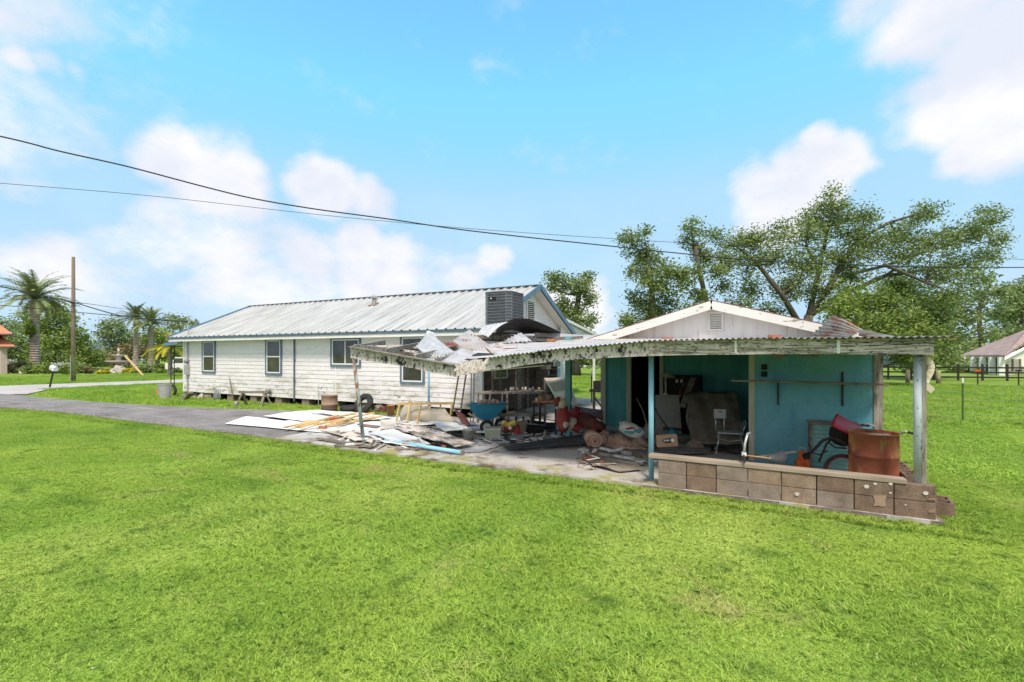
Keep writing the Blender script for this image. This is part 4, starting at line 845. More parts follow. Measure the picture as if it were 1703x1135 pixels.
MB().bar(PD(1528, 632, 5.95), PD(1545, 635, 5.97), .015, .03).build('strap', 'cleanwhite', gs)
# ---------------- things on the slab ----------------
def T(name, label, cat, loc, group=None): return thing(name, label, cat, loc, group)
def gsheet(label, pts, m='whitesheet', t=.008, z=.012, name='fallen_sheet', group=None, cat='panel', lift=None, wav=0.0, seed=0):
    """torn sheet lying on the ground: polygon of ground pixels, gently warped, each corner at its own height"""
    lift = lift or [0]*len(pts); P_ = [G(x, y, z+l) for (x, y), l in zip(pts, lift)]
    c = sum(P_, Vector())/len(P_); k = 5; vs = [c+Vector((0, 0, .01))]; n = len(P_); ring = []
    rim_ = []
    for i in range(n):
        a, b = P_[i], P_[(i+1) % n]
        for j in range(k):
            q = a.lerp(b, j/k); 
            if j: q = q+Vector((mnoise.noise(q*3+Vector((seed, 0, 0)))*.04, mnoise.noise(q*3+Vector((0, seed, 5)))*.04, abs(mnoise.noise(q*2+Vector((0, 0, seed))))*wav))
            rim_.append(q)
    m_ = len(rim_); fs = []; rows = [rim_]
    for s in (.66, .33): rows.append([c.lerp(q, s)+Vector((0, 0, wav*mnoise.noise(c.lerp(q, s)*2.5+Vector((seed, 1, 0)))*.8)) for q in rim_])
    vs = [v for r_ in rows for v in r_]+[c]; 
    for r_ in range(2): fs += [(r_*m_+i, r_*m_+(i+1) % m_, (r_+1)*m_+(i+1) % m_, (r_+1)*m_+i) for i in range(m_)]
    fs += [(2*m_+i, 2*m_+(i+1) % m_, 3*m_) for i in range(m_)]
    for v in vs: v.z = max(v.z, .004)
    o = len(vs); vs2 = vs+[v+Vector((0, 0, t)) for v in vs]; fs2 = [tuple(reversed(f)) for f in fs]+[tuple(q+o for q in f) for f in fs]+[(i, (i+1) % m_, o+(i+1) % m_, o+i) for i in range(m_)]
    mb = MB(); mb.add(vs2, fs2); return tag(mb.build(name, m), label, cat, group)
g_ = 'fallen sheets lying on the drive and slab'
gsheet('long pale panel at the far left tip of the debris', [(374,705),(410,693),(520,706),(560,722)], lift=[0,.02,.03,0], group=g_, wav=.03)
gsheet('white panel edge overlapping behind the leftmost tip', [(438,692),(512,683.5),(600,696),(540,708)], z=.05, group=g_, wav=.05, seed=2)
gsheet('wide white panel under the yellow lumber', [(470,701),(560,690),(668,700),(640,722),(560,722)], z=.03, group=g_, wav=.04, seed=3)
gsheet('upturned white panel behind the tan barrel', [(512,683),(600,687),(655,696),(600,700)], z=.08, lift=[.08,.02,.02,0], group=g_, wav=.04, seed=4)
gsheet('beige board bowed in front of the leaning post', [(530,716),(590,717),(628,727),(616,737),(590,734),(560,723)], 'beigesheet', z=.03, lift=[.02,.06,.02,.0,.03,.02], group=g_, wav=.05, seed=5)
gsheet('broad white panel right of the leaning post', [(590,705),(632,702),(716,739),(690,743),(640,737),(600,722)], z=.05, lift=[0,.08,.02,0,.02,.02], group=g_, wav=.05, seed=6)
gsheet('white strip panel reaching to the foot of the yellow ladder', [(625,697),(700,694),(740,704),(660,713)], z=.06, group=g_, wav=.04, seed=7)
gsheet('grey white peeling panel sloping across the middle of the slab', [(655,712),(668,705),(710,712),(790,738),(757,744),(700,728)], 'peel2', z=.10, lift=[.05,.14,.10,.0,.0,.05], group=g_, wav=.05, seed=8)
gsheet('torn beige panel with curled edge beside the peeling panel', [(634,700),(660,703),(655,713),(632,716)], 'beigesheet', z=.10, lift=[.12,.1,.03,0], group=g_, wav=.04, seed=9)
gsheet('flat light grey sheet in front of the white bucket', [(757,744),(790,735),(842,738),(800,752),(740,752)], 'galv', z=.015, group=g_, wav=.02, seed=10)
gsheet('white panel lying under the wheelbarrow', [(735,705),(800,706),(815,713),(760,718)], z=.02, group=g_, wav=.02, seed=11)
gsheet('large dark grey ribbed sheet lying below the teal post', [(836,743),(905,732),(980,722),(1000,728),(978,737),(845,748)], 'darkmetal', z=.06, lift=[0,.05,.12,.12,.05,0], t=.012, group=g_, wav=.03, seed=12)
gsheet('grey paper sheet under the insulation roll', [(962,752),(975,742),(1070,748),(1075,757),(1000,760)], 'purlinsheet', z=.01, group=g_, wav=.02, seed=13)
gsheet('mauve grey board behind the block wall by the radio', [(1087,757),(1095,743),(1182,744),(1178,754)], 'purlinsheet', z=.05, group=g_, wav=.01, seed=14)
gsheet('crumpled white panel between the peeling panel and the white bucket', [(712,702),(770,706),(782,716),(740,718)], z=.14, lift=[.05,.0,.04,.08], group=g_, wav=.06, seed=21)
gsheet('curved white panel edge at the foot of the leaning post', [(612,722),(650,716),(700,732),(655,735)], z=.09, lift=[.02,.08,.02,0], group=g_, wav=.05, seed=22)
gsheet('pale grey panel lying below the tall ladder', [(742,697),(785,699),(796,708),(750,708)], 'galv', z=.06, group=g_, wav=.03, seed=23)
gsheet('narrow white panel behind the sage tub', [(790,712),(850,716),(846,722),(792,720)], z=.08, group=g_, wav=.03, seed=24)
gsheet('weathered plywood scrap in front of the middle blue post', [(975,766),(1062,768),(1066,782),(1030,785),(985,775)], 'wood', z=.03, group=g_, wav=.05, seed=15)
gsheet('thin white strip with torn edge on the slab front', [(990,752),(1075,765),(1079,770),(985,757)], 'palewood', z=.03, group=g_, wav=.02, seed=16)
gsheet('small pale sheet scrap behind the pink insulation', [(1040,722),(1090,722),(1085,730),(1045,731)], 'palewood', z=.03, group=g_, wav=.02, seed=17)
def boards(specs, name, m, group, cat='lumber', w=.09, h=.04):
    for (a, b, za, zb, lb) in specs:
        mb = MB(); mb.bar(G(*a, za), G(*b, zb), w, h); tag(mb.build(name, m), lb, cat, group)
boards([((473,711),(592,687),.10,.16,'longest yellow timber pointing to the left tip of the white panels'), ((492,710),(562,691),.14,.20,'yellow timber crossing over the longest one'), ((524,707),(621,687),.16,.22,'yellow timber running back towards the flat tyre'), ((543,708),(634,693),.10,.14,'thick yellow timber nearest the leaning post'), ((505,701),(570,698),.12,.12,'short yellow crosspiece between the timbers'), ((498,711),(530,702),.12,.2,'short yellow timber stub near the left end of the pile'), ((556,704),(600,690),.2,.2,'yellow timber lying on top beside the dark tool')], 'timber', 'yellowwood', 'yellow timbers on the white panels')
boards([((528,729),(618,743),.05,.05,'long grey plank on the slab edge before the leaning post'), ((558,740.5),(597,744.5),.02,.02,'thin rusty strip just in front of the long grey plank'), ((970,735),(1075,742),.03,.03,'thin white lath left of the insulation roll'), ((596,706),(630,710),.12,.12,'short dark timber behind the leaning post'), ((668,707),(716,712),.12,.16,'dark timber across the peeling panel'), ((733,712),(800,716),.12,.10,'dark timber between the peeling panel and the bucket'), ((736,718),(775,724),.08,.06,'weathered timber left of the white bucket'), ((980,757),(1062,772),.06,.06,'narrow white lath on the slab front near the bricks')], 'plank', 'wood', 'loose planks on the slab')
p = MB(); p.tube([G(640, 733, .07), G(767, 753, .05)], .045, 14); p = p.build('pipe_post', 'ltblue', smooth=True); tag(p, 'light blue pipe post fallen flat across the slab front', 'post')
MB().tube([G(640, 733, .07)+Vector((-.06, 0, 0)), G(640, 733, .07)], .05, 8).build('cap', 'darkmetal', p)
MB().obox(G(767,753,.05)+Vector((.03,0,0)), (.02, .12, .1)).build('plate', 'rustsheet', p)
for i, (a, b, lb) in enumerate([(537,716,'single red brick on the white panel below the yellow timbers'), (978,766,'red cored brick beside the middle blue post, frontmost'), (988,760,'second red brick just behind the cored brick'), (1001,772,'small red brick fragment right of the cored brick'), (738,746,'broken red brick near the end of the fallen blue pipe'), (1042,757,'yellowish brick on the grey paper sheet'), (971,752,'pale block fragment left of the insulation')]):
    q = G(a, b, 0); mb = MB(); s = (.2, .095, .06) if i not in (3,) else (.08, .06, .05); mb.obox(q+Vector((0, 0, .08 if i == 0 else .045)), s, (0, 0, .2+i*.5)); o = mb.build('brick', 'palewood' if i in (5, 6) else 'brick', bevel=.004); tag(o, lb, 'brick', 'bricks lying on the slab')
    if i == 1:
        mb = MB(); c = q+Vector((0, 0, .045)); rot = .7
        for k in (-.06, -.02, .02, .06): mb.obox(c+Vector((k*math.cos(rot)-.048*-math.sin(rot)*-1, k*math.sin(rot)-.048*math.cos(rot), 0)), (.018, .004, .04), (0, 0, rot))
        mb.build('core_hole', 'dark', o)
# rubble
rr = random.Random(5); mb = MB()
zones = [((560,800),(690,725),(.9)), ]
for i in range(950):
    k = rr.random()
    if k < .45: px, py = rr.uniform(640, 900), rr.uniform(708, 748)
    elif k < .6: px, py = rr.uniform(660, 720), rr.uniform(738, 750)
    elif k < .8: px, py = rr.uniform(960, 1075), rr.uniform(738, 782)
    else: px, py = rr.uniform(860, 1400), rr.uniform(715, 735)
    q = G(px, py, 0); s = rr.uniform(.012, .06)
    if q.y < .02: continue
    mb.obox(q+Vector((0, 0, s*.3)), (s*rr.uniform(1, 4), s, s*.4), (rr.uniform(-.3, .3), rr.uniform(-.3, .3), rr.uniform(0, 3)))
o = mb.build('rubble', mat('rubble', (.10, .07, .05), (.42, .36, .30), 3, rough=.95)); tag(o, 'scattered splinters, chips and rubble over the slab', 'rubble', kind='stuff')
for i, (a, b) in enumerate([(684, 742), (697, 741), (675, 744)]):
    q = G(a, b, 0); mb = MB(); 
    mb.ball(q+Vector((0, 0, .05)), (.11, .08, .06), i+3, .6); tag(mb.build('stone', 'greyboard' if i else 'stone'), ['pale broken stone in front of the fallen blue pipe', 'grey broken stone beside the fallen blue pipe', 'grey rubble lump at the left of the fallen blue pipe'][i], 'stone', 'stones by the blue pipe')
mb = MB()
for i in range(150):
    if rr.random() < .62: px, py = rr.choice([rr.uniform(640, 765), rr.uniform(795, 905)]), rr.uniform(704, 742)
    elif rr.random() < .3: px, py = rr.uniform(965, 1078), rr.uniform(750, 780)
    else: px, py = rr.uniform(560, 700), rr.uniform(722, 746)
    q = G(px, py, 0)
    if q.y < .05: continue
    L_ = rr.uniform(.12, .55); mb.obox(q+Vector((0, 0, rr.uniform(.02, .12))), (L_, rr.uniform(.02, .10), rr.uniform(.008, .025)), (rr.uniform(-.2, .2), rr.uniform(-.25, .25), rr.gauss(-.1, .7)))
o = mb.build('splintered_wood', mat('splintered_wood', (.18, .13, .10), (.55, .50, .44), 1.6, rough=.95, layers=[((.74, .72, .70), 1.1, X1, .46, .50), ((.06, .05, .04), 2.3, X1, .62, .68)])); tag(o, 'splintered boards and lath fragments strewn over the slab under the fallen roof', 'debris', kind='stuff')
# yellow ladder on its side in front of a tan liner
L = T('yellow_ladder', 'yellow wooden ladder standing on its long edge against a tan shell', 'ladder', G(705, 705)); mb = MB()
tops = [(665,672),(683,672),(700,671.5),(716,671),(733,671),(752,671)]; bots = [(658,705),(676,705),(693,708),(712,704),(730,703.5),(747,704)]
D0 = G(705, 705).y; dd = [None]*6
TP = []; BP = []
for i in range(6):
    b = G(bots[i][0], bots[i][1], .04); dep = -(b.x-CU)*S_+(b.y-CV)*C_; t = PD(tops[i][0], tops[i][1], dep+.18); TP.append(t); BP.append(b)
for t, b in zip(TP, BP): MB().bar(b, t, .035, .05).build('rung', 'yellowwood', L)
MB().bar(TP[0]+(TP[0]-TP[1])*.3, TP[-1]+(TP[-1]-TP[-2])*.1, .045, .07).build('rail', 'yellowwood', L)
mb = MB(); A, B = G(664, 701, .03), G(765, 706, .03); dA = 13.7
S0 = [PD(672, 674, 14.3), PD(740, 679, 13.6), PD(768, 705, 12.9), PD(666, 701, 14.0)]
mb.sheet(S0[3], S0[2], S0[1], S0[0], nv=10, nu=12, t=.02, fn=lambda s, t: Vector((0, -.16*math.sin(math.pi*t)*(.6+.4*math.sin(3*s)), .04*math.sin(6*s)))); tag(mb.build('fender_liner', 'tan', smooth=True), 'curved tan plastic shell propped on edge behind the yellow ladder', 'panel')
mb = MB(); mb.plate([PD(753,678,12.9), PD(772,690,12.4), PD(783,708,12.0), PD(768,705,12.1)], .02); tag(mb.build('board', 'darkred'), 'dark red brown board leaning between the tan shell and wheelbarrow', 'board')
# tall ladder against the house
L = T('step_ladder', 'tall aluminium ladder with dark rails leaning on the house by the corner', 'ladder', G(765, 690)); HVv = 4.9
b1, b2 = G(752, 690, 0), G(764.5, 692, 0); t1, t2 = PV(765, 610, HVv), PV(777, 610, HVv)
MB().bar(b1, t1, .035, .07).build('rail', 'brownrail', L); MB().bar(b2, t2, .035, .07).build('rail', 'brownrail', L)
for i in range(1, 10): k = i/10; MB().bar(b1.lerp(t1, k), b2.lerp(t2, k), .03, .03).build('rung', 'cleanwhite', L)
for i, (a, lb) in enumerate([(782.5, 'thin dark rod standing beside the tall ladder'), (787, 'thin pale pole standing right beside the dark rod')]):
    q = G(a, 706, 0); mb = MB(); mb.tube([q, PD(a+1.5, 612, 12.6)], .014+.008*i, 6); tag(mb.build('pole', 'palewood' if i else 'brownrail'), lb, 'pole', 'poles by the ladder')
# blue wheelbarrow
wb = T('wheelbarrow', 'blue wheelbarrow with two wheels standing before the workbench', 'wheelbarrow', G(812, 711))
dp = 12.0
mb = MB(); rim_ = [(778,674,dp+.1),(845,672,dp-.0),(836,670,dp+.75),(790,671,dp+.8)]; bot_ = [(797,700,dp+.15),(822,697,dp+.1),(820,693,dp+.55),(800,695,dp+.6)]
R4 = [PD(*q) for q in rim_]; B4 = [PD(*q) for q in bot_]
def tub(mb, R4, B4, t=.015):
    cR = sum(R4, Vector())/4; o4 = R4+B4; i4 = [cR.lerp(q, .95) for q in R4]+[(cR*.06+q*.94) for q in B4]
    mb.add(o4+i4, [(0,1,5,4),(1,2,6,5),(2,3,7,6),(3,0,4,7),(4,5,6,7),(8,12,13,9),(9,13,14,10),(10,14,15,11),(11,15,12,8),(15,14,13,12),(0,8,9,1),(1,9,10,2),(2,10,11,3),(3,11,8,0)])
tub(mb, R4, B4); mb.build('tub', 'blueplastic', wb, bevel=.03)
mb = MB(); mb.tube(R4+[R4[0]], .02, 8); mb.build('rim', 'blueplastic', wb, True)
mb = MB(); mb.bar(PD(779,688,dp-.1), PD(806,702,dp), .035, .04); mb.bar(PD(786,680,dp+.6), PD(815,700,dp+.6), .035, .04); mb.build('handle', 'palewood', wb)
for (a, b, d_) in ((809.5,704,dp), (833.5,702,dp+.35)):
    c = PD(a, b, d_); c.z = .17; m_ = Matrix.Translation(c) @ Matrix.Rotation(R(90), 4, 'X') @ Matrix.Rotation(R(35), 4, 'Y')
    w_ = MB().torus(m_, .135, .045).build('wheel', 'rubber', wb, True); MB().lathe([(0, -.02), (.1, -.03), (.1, .03), (0, .02)], m_, 16).build('rim', 'rim', w_)
MB().bar(PD(809.5,704,dp).xy.to_3d()+Vector((0,0,.17)), PD(833.5,702,dp+.35).xy.to_3d()+Vector((0,0,.17)), .03, .03).build('axle', 'brownrail', wb)
mb = MB(); 
for i in range(5): mb.ball(PD(800+i*7, 670-1.5*(i % 2), dp+.4), .07, i, .5)
tag(mb.build('rags', 'pink', smooth=True), 'pinkish crumpled rags heaped in the blue wheelbarrow', 'rags')
# buckets, tubs, boxes
def bucket(name, label, px, py0, py1, w, m, cat='bucket', handle=True, z=0.):
    c = G(px, py1, z); dep = -(c.x-CU)*S_+(c.y-CV)*C_; r = w*dep/F/2*.93; h = (py1-py0)*dep/F*.93; c = G(px, py1-w*.06, z)
    t = T(name, label, cat, c); MB().lathe([(0, .0), (r*.84, 0), (r, h), (r*1.04, h), (r*1.04, h-.03), (r*1.0, h-.03)], c, 22).build('body', m, t, True)
    MB().lathe([(r*.97, h-.01), (r*.83, .03), (0, .03)], c, 22).build('inside', m, t, True)
    if handle: MB().tube([c+Vector((math.cos(a)*r*1.04, -abs(math.sin(a))*r*.9-.02, h*.86-abs(math.sin(a))*h*.45)) for a in [i*math.pi/10 for i in range(11)]], .004, 5).build('handle', 'brownrail', t)
    return t
bucket('bucket', 'off white paint bucket on the slab left of the sage tub', 778, 714, 733, 18, 'bucketwhite')
bucket('bucket', 'faded orange bucket standing against the foot of the house wall', 650, 673, 691, 14.5, 'orangebucket', z=GZ+.08)
c = G(548, 686, -.03); t = T('cut_drum', 'cut down brown drum standing on the drive beside the flat tyres', 'drum', c)
MB().lathe([(0, 0), (.265, 0), (.27, .27), (.28, .28), (.27, .29), (.27, .58), (.28, .585), (.28, .6), (.26, .6), (.255, .05), (0, .05)], c, 28).build('body', 'barrel', t, True)
MB().torus(Matrix.Translation(c+Vector((0, 0, .15))), .275, .008, 28, 6).build('wire', 'brownrail', t)
def boxthing(name, label, cat, pts, m, top=None, hollow=True, rot=0., size=None, z=0., group=None, tilt=(0, 0)):
    """pts = (px centre, py bottom)"""
    c = G(*pts, z); w, d, h = size; t = T(name, label, cat, c, group); mt = Matrix.Translation(c) @ Matrix.Rotation(rot, 4, 'Z') @ Matrix.Rotation(tilt[0], 4, 'X') @ Matrix.Rotation(tilt[1], 4, 'Y'); mb = MB()
    def ad(a, q=None): b = MB().box(*a); (q or mb).add([mt @ v for v in b.v], b.f)
    k = .018
    if hollow:
        ad((-w/2, w/2, -d/2, d/2, 0, k)); ad((-w/2, w/2, -d/2, -d/2+k, k, h)); ad((-w/2, w/2, d/2-k, d/2, k, h)); ad((-w/2, -w/2+k, -d/2+k, d/2-k, k, h)); ad((w/2-k, w/2, -d/2+k, d/2-k, k, h))
    else: ad((-w/2, w/2, -d/2, d/2, 0, h))
    mb.build('body', m, t, bevel=.006)
    if top: q = MB(); ad((-w/2-.01, w/2+.01, -d/2-.01, d/2+.01, h, h+.025), q) if not hollow else [ad(a, q) for a in ((-w/2-.012, w/2+.012, -d/2-.012, -d/2, h-.03, h), (-w/2-.012, w/2+.012, d/2, d/2+.012, h-.03, h), (-w/2-.012, -w/2, -d/2, d/2, h-.03, h), (w/2, w/2+.012, -d/2, d/2, h-.03, h))]; q.build('rim', top, t)
    return t, mt
boxthing('planter_tub', 'square sage green planter tub with pale rim', 'planter', (820, 732), 'sage', 'bucketwhite', size=(.36, .3, .29), rot=.45)
boxthing('tray', 'long slate blue tray lying in front of the sage tub', 'tray', (836, 737), 'navy', size=(.62, .22, .05), rot=.45)
boxthing('metal_box', 'small dark grey metal box beside the slate blue tray', 'box', (863, 731), 'greyplastic', None, size=(.22, .2, .16), rot=.4)
boxthing('black_crate', 'big black plastic crate tipped behind the grey metal box', 'crate', (889, 722), 'dark', 'greyplastic', size=(.44, .34, .3), rot=.5, tilt=(.1, .12))
boxthing('cardboard_box', 'open brown cardboard box leaning on the black crate', 'box', (871, 719), 'cardboard', size=(.24, .3, .28), rot=.5, tilt=(0, -.2))
boxthing('blue_crate', 'navy milk crate right of the black crate', 'crate', (914, 717), 'navy', 'navy', size=(.30, .28, .2), rot=.5)
t = T('toy_heap', 'heap of red and yellow plastic toys beside the wheelbarrow wheel', 'toys', G(850, 718))
tr = random.Random(3)
for i in range(22):
    px, py = 838+tr.random()*26, 703+tr.random()*15; q = PD(px, py, 10.9+tr.random()*.3); q.z = max(q.z, .04); s_ = tr.uniform(.04, .1)
    mb = MB(); (mb.obox(q, (s_*1.6, s_, s_), (tr.random()*3, tr.random(), tr.random()*3)) if i % 2 else mb.ball(q, (s_, s_*.6, s_*.7), i, .6)); mb.build('toy', ['red', 'toyyellow', 'redfade', 'cream', 'greyplastic', 'darkred'][i % 6], t, bevel=.012 if i % 2 else 0)
# bench plank, work table, small table, plastic chair behind
t = T('low_bench', 'long low grey plank bench right of the blue wheelbarrow', 'bench', G(862, 702)); A, B = PD(831, 691, 12.9), PD(890, 690, 12.0)
MB().bar(A, B, .28, .05).build('seat', 'wood', t)
for k in (.08, .92): q = A.lerp(B, k); MB().bar((q.x, q.y, 0), (q.x, q.y, q.z-.03), .2, .05).build('leg', 'wood', t)
t = T('work_table', 'long narrow worktable with weathered grey top against the dark end wall', 'table', G(845, 690)); A, B = PD(791, 656, 13.9), PD(901, 655, 12.6)
dv = Vector((-.1, .62, 0)); MB().plate([A, B, B+dv, A+dv], .05, (0, 0, 1)).build('table_top', 'wood', t)
for k, o in ((.03, .05), (.97, .05), (.03, .9), (.97, .9), (.5, .05)): q = A.lerp(B, k)+dv*o; MB().bar((q.x, q.y, 0), (q.x, q.y, q.z), .05, .05).build('leg', 'wood', t)
q1, q2 = A.lerp(B, .5), B; MB().plate([(q1.x, q1.y, .35), (q2.x, q2.y, .35), (q2.x+dv.x, q2.y+dv.y, .35), (q1.x+dv.x, q1.y+dv.y, .35)], .03, (0, 0, 1)).build('shelf', 'wood', t)
for i in range(9):
    k = .42+.06*i; q = A.lerp(B, k)+dv*random.uniform(.3, .8)+Vector((0, 0, .05)); h = random.uniform(.07, .16)
    tag(MB().lathe([(0, 0), (.035, 0), (.035, h*.7), (.02, h*.8), (.02, h), (0, h)], q, 10).build('jar', ['cardboard', 'bucketwhite', 'greyplastic', 'rustsheet'][i % 4], smooth=True), ['brown', 'off white', 'grey', 'rusty'][i % 4]+' jar standing on the long worktable, '+['first', 'second', 'third', 'fourth', 'fifth', 'sixth', 'seventh', 'eighth', 'last'][i]+' from its middle', 'jar', 'jars on the worktable')
t = T('side_table', 'small rust topped table on ornate black iron legs', 'table', G(905, 705)); A, B = PD(885, 670, 11.9), PD(926, 670, 11.3); dv = Vector((.0, .45, 0))
MB().plate([A, B, B+dv, A+dv], .04, (0, 0, 1)).build('table_top', 'brick', t)
for k, o in ((.06, .05), (.94, .05), (.06, .9), (.94, .9)): q = A.lerp(B, k)+dv*o; MB().bar((q.x, q.y, 0), (q.x, q.y, q.z), .035, .035).build('leg', 'fenceblack', t)
mb = MB(); a_, b_ = A.lerp(B, .06), A.lerp(B, .94); 
for z in (.18, .42): mb.bar((a_.x, a_.y, z), (b_.x, b_.y, z), .02, .02)
for k in range(6): q = a_.lerp(b_, (k+.5)/6); mb.torus(Matrix.Translation((q.x, q.y, .3)) @ Matrix.Rotation(R(90), 4, 'X'), .05, .006, 14, 5)
mb.build('iron_scroll', 'fenceblack', t)
for i, (a, b, r_, h, m_, lb) in enumerate([(900,668,.06,.13,'orangebucket','orange pot on the small iron legged table'), (913,668,.08,.17,'barrel','larger brown pot on the small iron legged table'), (893,668,.04,.09,'bucketwhite','small white cup on the small iron legged table')]):
    q = PD(a, b, 11.8); q.z = A.z+.04; tag(MB().lathe([(0, 0), (r_*.8, 0), (r_, h), (r_*.85, h), (r_*.7, .02), (0, .02)], q, 14).build('pot', m_, smooth=True), lb, 'pot', 'pots on the small table')
t = T('plastic_chair', 'white plastic chair standing behind the long worktable', 'chair', G(818, 684, 0)); c = PD(818, 672, 14.1); c.z = 0
mb = MB(); mb.box(c.x-.22, c.x+.22, c.y-.2, c.y+.2, .42, .45); mb.build('seat', 'cleanwhite', t, bevel=.01)
mb = MB(); mb.bar((c.x-.22, c.y+.2, .45), (c.x-.2, c.y+.28, .88), .03, .05); mb.bar((c.x+.22, c.y+.2, .45), (c.x+.2, c.y+.28, .88), .03, .05); mb.bar((c.x-.22, c.y+.28, .86), (c.x+.22, c.y+.28, .86), .03, .08); mb.build('backrest', 'cleanwhite', t)
for sx in (-.2, .2):
    for sy in (-.18, .18): MB().bar((c.x+sx, c.y+sy, 0), (c.x+sx, c.y+sy, .43), .035).build('leg', 'cleanwhite', t)
# shelves, counter and louvred panel at the end wall
t = T('shelf_unit', 'dark open shelf unit with clutter against the end wall', 'shelf', G(905, 676)); c = Vector((-9.35, 10.0, 0))
for z in (.9, 1.15, 1.4): MB().box(c.x-.2, c.x+.2, c.y-.7, c.y+.5, z, z+.025).build('shelf', 'wood', t)
for yy in (-.7, .48): MB().box(c.x-.2, c.x+.2, c.y+yy, c.y+yy+.02, 0, 1.5).build('side_panel', 'wood', t)
q = Vector((-9.1, 9.3, 1.42)); tag(MB().box(q.x-.13, q.x+.13, q.y-.35, q.y+.1, q.z+.005, q.z+.17).build('storage_box', 'palewood'), 'pale cardboard carton on top of the dark shelf unit', 'box')
for i in range(8): q = Vector((-9.3+random.uniform(-.05, .1), 9.4+.13*i, .925 if i % 2 else 1.175)); tag(MB().box(q.x-.06, q.x+.06, q.y-.05, q.y+.05, q.z, q.z+random.uniform(.06, .18)).build('carton', ['bucketwhite', 'cardboard', 'navy', 'greyplastic'][i % 4]), 'small carton among the clutter on the dark shelf unit', 'carton', 'cartons on the dark shelf')
mb = MB(); mb.plate([PD(905,634,13.0), PD(941,632,12.4), PD(941,628,12.7), PD(905,629,13.3)], .05, (0, 0, -1)); o = tag(mb.build('counter_top', 'palewood'), 'pale counter board above the louvred panel', 'board')
mb = MB(); 
for x_ in (906, 940): q = PD(x_, 631, 12.9); mb.bar((q.x, q.y, 0), (q.x, q.y, q.z), .04)
mb.build('leg', 'wood', o)
t = T('shutter', 'white louvred shutter panel leaning behind the teal post', 'shutter', G(945, 688)); Q = [PD(909,637,12.2), PD(941,632,11.9), PD(962,672,11.3), PD(930,674,11.5)]
MB().plate(Q, .03).build('frame', 'cleanwhite', t)
nrm = (Q[1]-Q[0]).cross(Q[3]-Q[0]).normalized(); 
if nrm.dot(CAM-Q[0]) < 0: nrm = -nrm
for i in range(9): k = .08+.045*i; a_, b_ = Q[0].lerp(Q[3], k), Q[1].lerp(Q[2], k); MB().bar(a_.lerp(b_, .1)+nrm*.035, a_.lerp(b_, .9)+nrm*.035, .012, .02).build('slat', 'steelgrey', t)
mb = MB(); mb.plate([PD(945,640,12.6), PD(950,640,12.6), PD(959,671,11.8), PD(950,671,11.8)], .02); tag(mb.build('leaning_board', 'cleanwhite'), 'narrow white board leaning just right of the teal post', 'board')
# faded red and cream moulded yard decorations
t = T('yard_decoration', 'faded red and cream moulded plastic yard figure upright left of the teal post', 'decoration', G(937, 722))
for i, (a, b, rx, rz, m_) in enumerate([(936,694,12,20,'redfade'),(934,671,8,10,'cream'),(929,668,6,8,'redfade'),(937,710,9,10,'redfade'),(942,707,4,7,'cream'),(928,678,3,3,'cream')]):
    d_ = 10.9-.02*i; MB().ball(PD(a, b, d_), (rx*d_/F, .16, rz*d_/F), i, .25).build('body' if i == 0 else 'piece', m_, t, True)
t = T('yard_decoration', 'faded red moulded plastic yard figure toppled right of the teal post', 'decoration', G(975, 722))
for i, (a, b, rx, rz, m_, ry) in enumerate([(979,704,28,14,'darkred',.5),(957,686,7,10,'redfade',.3),(953,706,7,13,'cream',0),(962,712,12,8,'redfade',.2),(996,709,12,8,'darkred',.3),(970,716,6,5,'greyplastic',0),(990,713,6,5,'redfade',0)]):
    d_ = 11.2-.03*i; MB().ball(PD(a, b, d_), (rx*d_/F, .2, rz*d_/F), i+9, .3, rot=(0, ry, 0)).build('body' if i == 0 else 'piece', m_, t, True)
tag(MB().plate([PD(958,676,13.2), PD(1002,682,13.0), PD(1003,697,12.2), PD(975,688,12.4)], .04).build('plywood_sheet', 'darkred'), 'brown fallen roof panel behind the toppled red figure', 'panel')
tag(MB().ball(G(925, 727, .03), (.16, .12, .06), 4, .8).build('plastic_bag', 'galv', smooth=True), 'crumpled blue white plastic bag left of the teal post foot', 'bag')
tag(MB().tube([G(902, 722, .02), G(907, 718, .15), G(905, 727, .04), G(893, 731, .03), G(880, 727, .03)], [.01, .03, .04, .03, .01], 8).build('rag', 'tan', smooth=True), 'long tan rag curled on the slab beside the black crate', 'rag')
mb = MB(); q = G(857, 697, .1); mb.tube([q+Vector((math.cos(a)*.13, 0, .1+math.sin(a)*.13)) for a in [i*math.pi/10 for i in range(11)]], .01, 6); mb.lathe([(0, 0), (.12, 0), (.14, .1)], q, 14); tag(mb.build('basket', 'cleanwhite'), 'small white basket with hooped handle behind the low bench', 'basket')
# piano in the gap
t = T('piano', 'old black upright piano frame standing on the grass in the gap', 'piano', G(995, 681)); d_ = 16.2
A = PD(980, 652, d_); B = PD(1012, 654, d_-.5); dv = Vector((.15, .6, 0))
MB().plate([A, B, B+dv, A+dv], .09, (0, 0, 1)).build('keybed', 'fenceblack', t); MB().plate([A+dv*.2+(B-A)*.1+Vector((0,0,.1)), B+dv*.2+Vector((0,0,.1)), B+dv+Vector((0,0,.1)), A+dv+(B-A)*.1+Vector((0,0,.1))], .27, (0, 0, 1)).build('body', 'fenceblack', t)
MB().plate([A+(B-A)*.55+dv*.5+Vector((0,0,.37)), B+dv*.5+Vector((0,0,.37)), B+dv*.8+Vector((0,0,.37)), A+(B-A)*.6+dv*.8+Vector((0,0,.37))], .12, (0, 0, 1)).build('music_desk', 'fenceblack', t)
for k in (.25, .95):
    q = A.lerp(B, k); MB().bar((q.x, q.y, GZ), (q.x, q.y, q.z), .07).build('leg', 'fenceblack', t)
